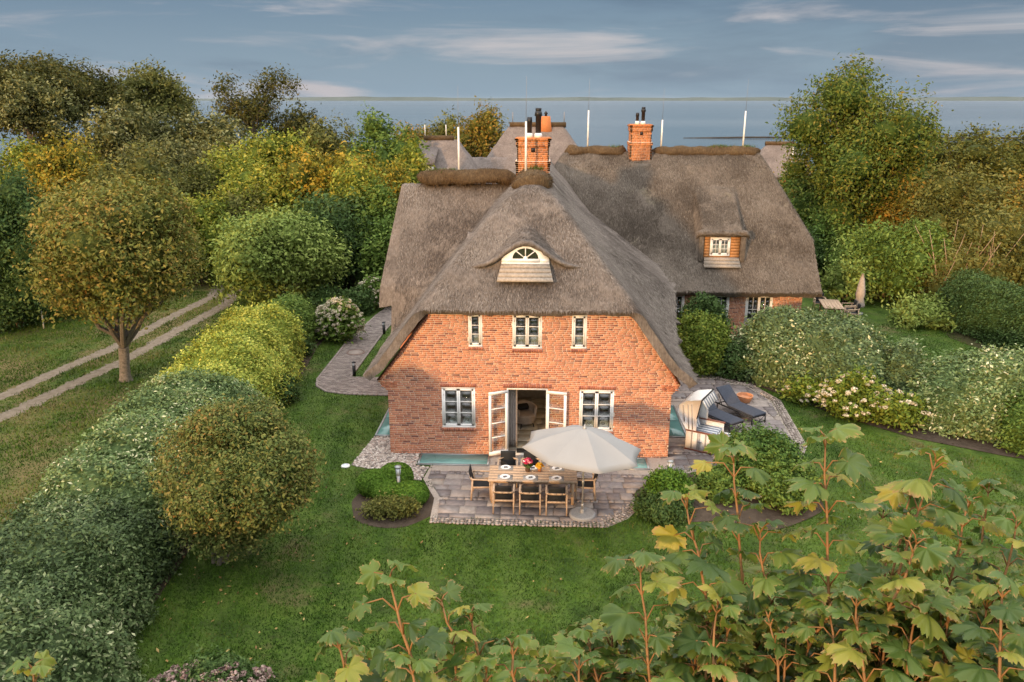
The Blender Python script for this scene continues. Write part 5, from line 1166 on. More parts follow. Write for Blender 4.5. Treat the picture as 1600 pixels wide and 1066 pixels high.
def nb_parts(h):
    b = MB(); b.box(-6.0, 4.0, 54, 60, 0, 2.6); b.box(-12.2, -6.9, 47.5, 52.5, 0, 4.6); b.build("wall", M['white'], h)
    b = MB(); b.box(-12.1, -9.9, 46.5, 48.2, 4.6, 5.75); w = b.build("window_bay", M['white'], h); b = MB(); b.box(-11.6, -10.5, 46.45, 46.49, 4.95, 5.65); b.build("pane", M['dark_in'], w)
    b = MB(); b.add([(-12.4, 46.0, 5.72), (-9.6, 46.0, 5.72), (-9.6, 49, 6.9), (-12.4, 49, 6.9), (-12.4, 46.0, 5.5), (-9.6, 46.0, 5.5), (-9.6, 49, 6.6), (-12.4, 49, 6.6)], [(0, 1, 2, 3), (7, 6, 5, 4), (0, 4, 5, 1), (1, 5, 6, 2), (2, 6, 7, 3), (3, 7, 4, 0)]); b.build("bay_roof", M['thatch_far'], h)
    cx = -.07
    b = MB(); b.add([(cx - .65, 56.4, 7.5), (cx + .65, 56.4, 7.5), (cx + .65, 57.8, 7.5), (cx - .65, 57.8, 7.5), (cx - .42, 56.6, 9.4), (cx + .42, 56.6, 9.4), (cx + .42, 57.6, 9.4), (cx - .42, 57.6, 9.4)], [(0, 3, 2, 1), (4, 5, 6, 7), (0, 1, 5, 4), (1, 2, 6, 5), (2, 3, 7, 6), (3, 0, 4, 7)]); c = b.build("chimney", M['chimbrick'], h)
    b = MB(); b.lathe([(.12, 0), (.12, .2), (.2, .25), (.03, .5)], 8); b.build("chimney_pot", M['black_metal'], c, loc=(cx, 57.1, 9.4))
    for p in ([(-11.0, 50, 7.62), (-8.3, 50, 7.62)], [(-3.6, 57, 8.6), (1.9, 57, 8.6)]):
        b = MB(); b.tube([p[0], p[1]], .25, 8); b.build("ridge_cap", M['heather'], h)
    for x, y, z in ((-10.9, 50, 7.7), (-9.0, 50, 7.7), (-3.3, 57, 8.7), (1.7, 57, 8.7)):
        b = MB(); b.tube([(x, y, z), (x, y, z + 1.1)], .04, 6); b.build("rod_post", M['rod'] if z < 8.5 else M['thin_rod'], h)
far_house("neighbour_house", "grey thatched neighbour house with a brick chimney beyond the main roof, before the sea", nb_z, (-12.7, 4.7, 46.4, 64, lambda x, y: nb_z(x, y) > 2.4), .25, nb_parts)
def sm_z(x, y): return prism(x, y, 23.6, 30, 72, 6.1, 1.0, 1.4, 3.6)
def sm_parts(h):
    b = MB(); b.box(24.4, 29.2, 69.8, 74.2, 0, 2.7); b.build("wall", M['brick'], h)
    b = MB(); b.box(25.2, 26.6, 69.6, 69.78, 1.2, 2.5); w = b.build("window", M['white'], h); b = MB(); b.box(25.3, 26.5, 69.55, 69.59, 1.3, 2.4); b.build("pane", M['dark_in'], w)
    b = MB(); b.tube([(25.2, 72, 6.1), (28.4, 72, 6.1)], .25, 8); b.build("ridge_cap", M['heather'], h)
    b = MB(); b.tube([(27.5, 68.9, 2.0), (27.5, 68.9, 5.9)], .06, 6); b.build("rod_post", M['rod'], h)
far_house("distant_cottage", "small distant thatched cottage half hidden left of the tall tree", sm_z, (23.6, 30, 66.5, 77.5, lambda x, y: sm_z(x, y) > 2.6), .25, sm_parts)
# ------------------------------------------------------------------ vegetation
LM = {
 'olive_brown': leafmat("leaf_olive_brown", [(0, (.055, .07, .018)), (.35, (.11, .125, .034)), (.6, (.16, .155, .045)), (.82, (.22, .165, .05)), (1, (.31, .17, .055))]),
 'bronze': leafmat("leaf_bronze", [(0, (.045, .07, .022)), (.4, (.095, .12, .04)), (.7, (.145, .15, .052)), (.86, (.20, .15, .06)), (1, (.30, .14, .05))]),
 'fresh': leafmat("leaf_fresh_green", [(0, (.065, .098, .026)), (.5, (.14, .19, .052)), (1, (.25, .30, .10))]),
 'green': leafmat("leaf_mid_green", [(0, (.035, .065, .015)), (.5, (.08, .13, .03)), (1, (.15, .20, .052))]),
 'deep': leafmat("leaf_deep_green", [(0, (.022, .042, .014)), (.5, (.045, .082, .028)), (1, (.085, .125, .05))]),
 'darkolive': leafmat("leaf_dark_olive", [(0, (.03, .035, .012)), (.5, (.065, .068, .02)), (.85, (.11, .095, .03)), (1, (.16, .11, .035))]),
 'olive': leafmat("leaf_olive", [(0, (.05, .06, .018)), (.5, (.10, .105, .032)), (1, (.17, .155, .055))]),
 'oliveorange': leafmat("leaf_bronze_orange", [(0, (.06, .07, .016)), (.4, (.13, .12, .025)), (.7, (.22, .145, .03)), (1, (.34, .17, .04))]),
 'golden': leafmat("leaf_golden", [(0, (.045, .058, .013)), (.25, (.10, .112, .02)), (.5, (.195, .168, .026)), (.75, (.29, .205, .03)), (1, (.38, .22, .038))]),
 'yellowgreen': leafmat("leaf_yellow_green", [(0, (.05, .08, .016)), (.3, (.12, .155, .026)), (.65, (.22, .23, .04)), (1, (.36, .29, .065))]),
 'silver': leafmat("leaf_silver", [(0, (.035, .042, .016)), (.35, (.08, .085, .032)), (.65, (.135, .135, .058)), (.85, (.21, .205, .11)), (1, (.33, .32, .21))], trans=.15),
 'lime': leafmat("leaf_lime", [(0, (.05, .085, .016)), (.5, (.11, .155, .028)), (.85, (.18, .20, .04)), (1, (.27, .21, .05))]),
 'syc': leafmat("leaf_sycamore", [(0, (.028, .052, .012)), (.4, (.07, .105, .022)), (.75, (.13, .14, .03)), (1, (.22, .145, .04))]),
 'pine': leafmat("needle_dark", [(0, (.03, .042, .012)), (.5, (.075, .085, .022)), (1, (.14, .125, .035))], trans=.1),
 'pinefresh': leafmat("needle_green", [(0, (.025, .055, .014)), (.5, (.055, .105, .026)), (1, (.11, .16, .045))], trans=.1),
 'box': leafmat("leaf_box", [(0, (.03, .065, .01)), (.5, (.062, .125, .018)), (1, (.11, .18, .03))], trans=.15),
 'hedge_silver': leafmat("leaf_silver_hedge", [(0, (.035, .062, .026)), (.4, (.09, .14, .055)), (.70, (.15, .20, .085)), (.84, (.24, .28, .15)), (.92, (.56, .54, .42))], rough=.6, spec=.25, trans=.15),
 'hedge_dark': leafmat("leaf_dark_hedge", [(0, (.022, .040, .016)), (.5, (.055, .088, .034)), (.8, (.095, .13, .058)), (.92, (.19, .22, .13)), (1, (.42, .42, .33))], rough=.6, spec=.25, trans=.12),
 'hedge_sunlit_yellow': leafmat("leaf_sunlit_yellow_hedge", [(0, (.085, .125, .028)), (.4, (.20, .25, .055)), (.75, (.37, .37, .08)), (1, (.55, .51, .15))], trans=.2),  # yellow green leaves, brightened to hold sunlight in their colour
 'hedge_var': leafmat("leaf_variegated", [(0, (.05, .075, .035)), (.4, (.078, .118, .052)), (.70, (.115, .16, .068)), (.82, (.20, .235, .125)), (.92, (.58, .55, .40))], rough=.6, spec=.25, trans=.15),
 'hedge_brown': leafmat("leaf_brownish_hedge", [(0, (.05, .045, .025)), (.5, (.10, .085, .05)), (1, (.17, .14, .085))], trans=.15),
}
M['bark'] = plain("grey_bark", (.17, .145, .115), .95, .1, var=.35, scale=12, bump=.7, bscale=30)
M['twig'] = plain("pale_twig", (.30, .215, .13), .9, .1, var=.25)
M['redbark'] = plain("red_brown_bark", (.20, .11, .065), .9, .1, var=.3, scale=10)
M['fl_cream'] = tinted("cream_florets", [(0, (.36, .31, .20)), (.3, (.46, .41, .28)), (.7, (.60, .55, .42)), (1, (.70, .65, .53))], .8)
M['fl_dusty'] = tinted("dusty_pink_florets", [(0, (.14, .085, .075)), (.4, (.25, .165, .145)), (.8, (.34, .245, .215)), (1, (.22, .20, .13))], .9)
def leaf_cards(P, N, L_, g, tint, aspect=.46, fold=.12, up=None):
    n = len(P); t = g.normal(size=(n, 3))
    if up is not None: t = t * .8 + np.array([0, 0, up])
    t -= N * (t * N).sum(1)[:, None]; t /= np.linalg.norm(t, axis=1)[:, None] + 1e-9; b = np.cross(N, t)
    s = (L_ * g.uniform(.65, 1.35, n))[:, None]
    V = np.stack([P - t * s * .5, P + b * s * aspect * .5 + N * s * fold, P + t * s * .5, P - b * s * aspect * .5 + N * s * fold], 1).reshape(-1, 3)
    return V, np.repeat(tint, 4, 0)
def dirs(n, g, zmin=-1.0):
    d = g.normal(size=(int(n * 2.6) + 8, 3)); d /= np.linalg.norm(d, axis=1)[:, None]; d = d[d[:, 2] > zmin]
    while len(d) < n: d = np.concatenate([d, d])
    return d[:n]
def norm(v): return v / (np.linalg.norm(v, axis=1)[:, None] + 1e-9)
TRI = [0]
def foliage_mesh(name, V, T, core=None, mi=0):
    F = np.arange(len(V)).reshape(-1, 4); TRI[0] += 2 * len(F)
    if core is not None:
        cv, cf, ct = core; F3 = cf + len(V); F = F.tolist() + F3.tolist(); V = np.concatenate([V, cv]); T = np.concatenate([T, ct]); TRI[0] += len(cf)
    return np_mesh(name, V, F, T)
def twig_cloud(P, D, L_, g, per=12, tl=3.0, spread=.9, tg=None, aspect=.46, up=.45):
    """leaves grouped on short twigs: every twig has its own lean and hue"""
    n = len(P); t = g.random((n, per)); pos = P[:, None] + D[:, None] * ((t - .35) * tl * L_)[..., None] + g.normal(0, spread * L_, (n, per, 3))
    lean = g.normal(0, .42, (n, 1, 3)); Nn = norm((D[:, None] * .6 + np.array([0, 0, up]) + lean + g.normal(0, .42, (n, per, 3))).reshape(-1, 3))
    if tg is None: tg = g.random(n)
    T = np.stack([g.random(n * per), np.repeat(tg, per), np.zeros(n * per)], -1); pos = pos.reshape(-1, 3); k = pos[:, 2] > .03
    return leaf_cards(pos[k], Nn[k], L_, g, T[k], aspect)
def lobe_crown(lobes, L_, g, cov=1.5, zmin=-.9, bump=.10, per=12, tl=3.0, inner=.8, hue=.6, spread=.9, stray=.05, up=.45, core=.66):
    """foliage over the union of ellipsoid lobes [(centre, radii)], lumpy, with gaps that show an inner layer"""
    Ps, Ds = [], []; C_ = np.array([l[0] for l in lobes], float); Rr = np.array([l[1] for l in lobes], float)
    for k in range(len(lobes)):
        c, r = C_[k], Rr[k]; area = 4 * math.pi * (((r[0] * r[1]) ** 1.6 + (r[0] * r[2]) ** 1.6 + (r[1] * r[2]) ** 1.6) / 3) ** (1 / 1.6)
        for f, cv in ((1.0, cov), (inner, cov * .3)):
            n = int(cv * area * f * f / (.275 * L_ * L_ * per)) + 2; d = dirs(n, g, zmin); rm = r.mean()
            q = 1 + bump * wob(d * rm + c, 11 + k, .42 / rm ** .5) + bump * .7 * wob(d * rm + c, 51 + k, 1.15 / rm ** .5)
            P = c + d * r * (q * (f - np.abs(g.normal(0, .05, n)) + (g.random(n) < stray) * g.random(n) * .22))[:, None]
            ins = np.zeros(n, bool)
            for j in range(len(lobes)):
                if j != k: ins |= (((P - C_[j]) / Rr[j]) ** 2).sum(1) < (.80 * f) ** 2
            P, d = P[~ins], d[~ins]; Ps.append(P); Ds.append(norm(d / r * rm + g.normal(0, .35, d.shape)))
    P = np.concatenate(Ps); D = np.concatenate(Ds); tg = np.clip(.5 + hue * .5 * wob(P, 77, .35) + g.normal(0, .22, len(P)), 0, 1)
    V, T = twig_cloud(P, D, L_, g, per, tl, spread, tg, up=up)
    cv, cf, k0 = [], [], 0
    for c, r in zip(C_, Rr):
        v = ICO2[0] * (1 + .15 * wob(ICO2[0], 5, .9)[:, None]) * r * core + c; v[:, 2] = np.maximum(v[:, 2], .02); cv.append(v); cf.append(ICO2[1] + k0); k0 += len(v)
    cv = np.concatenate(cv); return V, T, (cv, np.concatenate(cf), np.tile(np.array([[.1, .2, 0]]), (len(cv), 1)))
def make_lobes(c, r, n, g, size=(.42, .62), zmin=-.5, spread=(.45, .72), main=.78):
    c = np.array(c, float); r = np.array(r, float); out = [(c, r * main)] if main else []
    d = dirs(n, g, zmin)
    for k in range(n): s = g.uniform(*size); out.append((c + d[k] * r * g.uniform(*spread) * (1.15 - s * .5), r * s * np.array([1, 1, .85]) * g.uniform(.85, 1.15)))
    return out
def cat(*vt): return np.concatenate([v for v, t in vt]), np.concatenate([t for v, t in vt])
def surface_crown(c, r, L_, g, cov=3.0, power=2.0, zmin=-.9, bump=.06, freq=.8, core=.93, aspect=.55, jitter=.03, up=None, Nj=.45, ground=True):
    """clipped foliage: leaves on the skin of a (super)ellipsoid"""
    c = np.array(c, float); r = np.array(r, float)
    area = 4 * math.pi * ((r[0] * r[1]) ** 1.6 / 3 + (r[0] * r[2]) ** 1.6 / 3 + (r[1] * r[2]) ** 1.6 / 3) ** (1 / 1.6); n = int(cov * area / (.275 * L_ * L_))
    def skin(d):
        k = (np.abs(d) ** power).sum(1) ** (-1 / power); return d * k[:, None] * r
    def shape(d):
        p = skin(d); return p * (1 + bump * wob(p + c, 17, freq) + bump * .5 * wob(p + c, 18, freq * 2.7))[:, None]
    d = dirs(n, g, zmin); P = shape(d); Nn = norm(d / r * r.mean()); P = P * (1 + g.normal(0, jitter, (n, 1))) + c
    keep = P[:, 2] > .02; P, Nn = P[keep], Nn[keep]; m = len(P)
    T = np.stack([g.random(m), np.clip(.5 + .5 * wob(P, 29, .5), 0, 1), np.zeros(m)], -1)
    V, T = leaf_cards(P, norm(Nn + g.normal(0, Nj, Nn.shape)), L_, g, T, aspect, up=up)
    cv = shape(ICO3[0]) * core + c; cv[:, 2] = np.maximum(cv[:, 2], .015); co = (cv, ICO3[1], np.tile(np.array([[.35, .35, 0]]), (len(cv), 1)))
    return V, T, co
def limb_pts(a, b, g, n=5, sag=.12):
    a = np.array(a, float); b = np.array(b, float); L_ = np.linalg.norm(b - a); out = []
    for k in range(n): t = k / (n - 1); p = a * (1 - t) + b * t + np.array([0, 0, 1]) * sag * L_ * math.sin(math.pi * t) * .6 + g.normal(0, .03 * L_, 3) * math.sin(math.pi * t); out.append(tuple(p))
    return out
def trunk_mesh(base, c, r, ends, g, rad=.2, fork=.35, nl=7):
    b = MB(); fz = c[2] - r[2] * fork; top = (c[0], c[1], c[2] - r[2] * .1); f = (base[0] * .5 + c[0] * .5, base[1] * .5 + c[1] * .5, max(.6, fz))
    b.tube([(base[0], base[1], -.05), (base[0] + .02, base[1], .15), ((base[0] + f[0]) / 2, (base[1] + f[1]) / 2, f[2] * .5), f, top], [rad * 1.35, rad * 1.02, rad * .92, rad * .85, rad * .35], 10)
    idx = g.permutation(len(ends))[:nl]
    for k in idx:
        e = ends[k]; s0 = (f[0], f[1], f[2] * g.uniform(.82, 1.05)); b.tube(limb_pts(s0, e, g), [rad * .5, rad * .4, rad * .3, rad * .2, rad * .08], 6)
    return b
def put_tree(o, k):
    _, name, label, cat_, c, rx, rz, mat, dist, kw = o; g = np.random.default_rng(100 + k); L_ = max(.09, min(.34, dist / (190 + dist * .5))); st = kw.get('style', 'loose'); r = (rx, rx, rz)
    bx, by, rad = kw.get('trunk', (c[0], c[1], .22)); e = empty(name, (bx, by, 0), 0, label, cat_); off = np.array([bx, by, 0]); cl = np.array(c) - off
    if st == 'ball':
        lobes = make_lobes(cl, r, 16, g, (.30, .45), -.7, (.66, .80), .90); V, T, co = lobe_crown(lobes, L_ * 1.15, g, 1.15, -.95, .15, 8, 3.0, .80, .9, .85, .20)
    elif st == 'clip':
        lobes = [(cl + np.array([0, 0, .12 * rz]), np.array([rx, rx, rz * .86]))] + make_lobes(cl + np.array([0, 0, .1]), r, 10, g, (.30, .42), -.5, (.72, .86), 0) + [(cl + np.array([-.25, .1, -.62 * rz]), np.array([rx * .62, rx * .62, rz * .42]))]
        V, T, co = lobe_crown(lobes, L_ * 1.0, g, 1.4, -.98, .11, 8, 2.4, .84, .8, .8, .16)
    elif st == 'sparse':
        V, T, co = lobe_crown(make_lobes(cl, r, 7, g, (.28, .4), -1, (.4, .9), 0), L_ * .85, g, .8, -1, .2, 9, 3.5, .6, .5, 1.2, .25, core=.3)
    elif st == 'lean':
        lb = make_lobes(cl + np.array([-.6, 0, -1.0]), (rx * .8, rx * .6, rz * .7), 9, g, (.32, .5), -.6, (.6, 1.0), .5)
        for dx, dz, q in ((-2.5, 1.5, .62), (-1.9, 2.2, .45), (1.2, 1.7, .62), (2.3, 2.4, .70), (3.3, 2.1, .62), (4.1, 1.6, .5), (2.4, .9, .55), (1.4, .6, .7)): lb.append((cl + np.array([dx, 0, dz]), np.array([1.25, 1.1, .85]) * q))
        V, T, co = lobe_crown(lb, L_ * .8, g, 1.0, -1, .22, 9, 3.2, .6, .5, 1.1, .18, core=.35)
    else:
        V, T, co = lobe_crown(make_lobes(cl, r, 20 if rx < 4 else 26, g, (.22, .44), -.75, (.58, 1.10), .60), L_, g, 1.1, -.95, .28, 10, 3.6, .7, .8, 1.05, .16)
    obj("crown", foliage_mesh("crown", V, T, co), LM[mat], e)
    ends = cl + dirs(16, g, -.2) * np.array(r) * .8
    if name == 'topiary_tree':
        b = MB()
        for q in range(4): a = q * 1.7; b.tube(limb_pts((.12 * math.cos(a), .12 * math.sin(a), -.03), cl + np.array([.6 * math.cos(a), .6 * math.sin(a), -.4]), g), [.06, .055, .05, .045, .03], 8)
    elif st == 'ball':
        b = MB(); zc = cl[2] - r[2] * .62; f = (cl[0] * .25, cl[1] * .25, max(1.0, zc * .40))
        b.tube([(0, 0, -.05), (0, 0, .2), (f[0] * .4, f[1] * .4, f[2] * .5), f], [rad * 1.5, rad * 1.1, rad, rad * 1.02], 12)
        for q in range(9): a = q * .7 + .3; e1 = cl + np.array([r[0] * .62 * math.cos(a), r[0] * .62 * math.sin(a), -r[2] * .60 + .5 * g.random()]); b.tube(limb_pts(f, e1, g, 5, .02), [rad * .62, rad * .5, rad * .42, rad * .32, rad * .15], 7)
    else: b = trunk_mesh((0, 0), cl, r, ends, g, rad, .45, 9 if st != 'sparse' else 5)
    smooth_angle(b.build("trunk", M['bark'], e))
def put_shrub(o, k):
    _, name, label, cat_, c, rx, h, mat, dist, kw = o; g = np.random.default_rng(300 + k); L_ = max(.07, min(.34, dist / (185 + dist * .5))); st = kw.get('style', 'loose')
    e = empty(name, (c[0], c[1], 0), 0, label, cat_, kw.get('group'))
    def stems(n=6, hh=.6, rr=.05):
        b = MB()
        for q in range(n): a = q * 1.05; b.tube(limb_pts((.15 * rx * math.cos(a), .15 * rx * math.sin(a), 0), (rx * .5 * math.cos(a), rx * .5 * math.sin(a), h * hh), g), [rr, rr * .8, rr * .6, rr * .5, rr * .3], 5)
        b.build("stems", M['twig'], e)
    if st == 'loose':
        rz = h * .56; lb = make_lobes((0, 0, h - rz), (rx, rx * .95, rz), 20, g, (.22, .40), -.35, (.62, 1.0), .74)
        V, T, co = lobe_crown(lb, L_ * 1.1, g, 1.0, -.9, .26, 9, 3.4, .70, .9, .85, .14)
        n = int(10 + rx * 9); a = g.uniform(0, 6.28, n); u = g.random(n) ** .5; z0 = h - rz + rz * np.sqrt(np.maximum(0, 1 - u * u)) * .9
        P = np.repeat(np.stack([rx * u * np.cos(a), rx * u * np.sin(a), z0], -1), 3, 0); ln = np.repeat(g.uniform(.2, .65, n) * (.35 + .1 * h), 3); tt = np.tile(np.array([.2, .6, 1.0]), n); lean_ = np.repeat(g.normal(0, .25, (n, 2)), 3, 0); P[:, :2] += lean_ * (ln * tt)[:, None]; P[:, 2] += ln * tt
        V2 = twig_cloud(P, np.tile(np.array([[0, 0, 1.]]), (len(P), 1)), L_ * .85, g, 7, 3, .55, np.repeat(g.random(n), 3), .42); V, T = cat((V, T), V2)
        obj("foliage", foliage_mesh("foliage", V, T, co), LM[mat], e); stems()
    elif st == 'clip':
        rz = h * .6; lb = [(np.array([0, 0, h - rz]), np.array([rx, rx, rz]))] + make_lobes((0, 0, h - rz), (rx, rx, rz), 7, g, (.35, .5), -.3, (.6, .75), 0)
        V, T, co = lobe_crown(lb, L_ * .85, g, 1.7, -.95, .06, 8, 1.8, .88, .6, .6, .04, core=.8); obj("foliage", foliage_mesh("foliage", V, T, co), LM[mat], e); stems(3, .5)
    elif st == 'dome':
        rz = h * .55; V, T, co = surface_crown((0, 0, h - rz), (rx, rx, rz), L_ * .55, g, 2.6, 2.1, -.95, .025, .9, .95, jitter=.012, Nj=.6)
        obj("foliage", foliage_mesh("foliage", V, T, co), LM[mat], e); stems(2, .5)
    elif st == 'needle':
        rz = h * .6; lb = [(np.array([0, 0, h - rz]), np.array([rx, rx, rz]) * .93)] + make_lobes((0, 0, h - rz), (rx, rx, rz), 22, g, (.20, .32), -.2, (.78, .92), 0)
        V, T, co = lobe_crown(lb, L_ * .95, g, 1.5, -.95, .06, 12, 2.6, .85, .5, .6, .06, up=.8, core=.78); obj("foliage", foliage_mesh("foliage", V, T, co), LM[mat], e); stems(3, .5)
    elif st == 'low':
        lb = make_lobes((0, 0, h * .42), (rx, rx * .5, h * .5), 14, g, (.25, .4), -.2, (.6, .95), .7)
        V, T, co = lobe_crown(lb, L_ * .8, g, 1.1, -.9, .12, 8, 2.2, .7, 1.2, .7, .06); obj("foliage", foliage_mesh("foliage", V, T, co), LM[mat], e); stems(3, .4, .03)
    elif st == 'hyd':
        rz = h * .58; lb = make_lobes((0, 0, h - rz), (rx, rx * .8, rz), 16, g, (.25, .4), -.4, (.62, .9), .8)
        V, T, co = lobe_crown(lb, L_ * 1.1, g, 1.3, -.9, .10, 8, 2.2, .8, .9, .8, .08); obj("foliage", foliage_mesh("foliage", V, T, co), LM[mat], e); stems(3, .5, .04)
        me = HEADS[kw['hc']]; n = kw['heads']; d = dirs(n * 3, g, -.25); d = d[d[:, 1] < .45][:n]; cl_ = wob(d, 31 + k, .8); d = d[:n]
        for q in range(len(d)):
            p = d[q] * np.array([rx, rx * .8, rz]) * g.uniform(1.06, 1.22) + np.array([0, 0, h - rz])
            if p[2] < .12: continue
            s = g.uniform(.7, 1.15) * (1.0 if kw['hc'] == 'cream' else .85); o2 = bpy.data.objects.new("flower_head", me[int(g.integers(0, len(me)))]); link(o2); o2.parent = e; o2.location = p; o2.scale = (s, s, s * .85); o2.rotation_euler = (g.uniform(-.5, .5), g.uniform(-.5, .5), g.uniform(0, 6))
HEADS = {}
for hc, mt in (('cream', 'fl_cream'), ('dusty', 'fl_dusty')):
    HEADS[hc] = []
    for q in range(4):
        V, F, T = petals(54, .105, .06, 50 + q, -.03, 1.0); me = np_mesh("flower_head", V, F, T); me.materials.append(M[mt]); HEADS[hc].append(me)
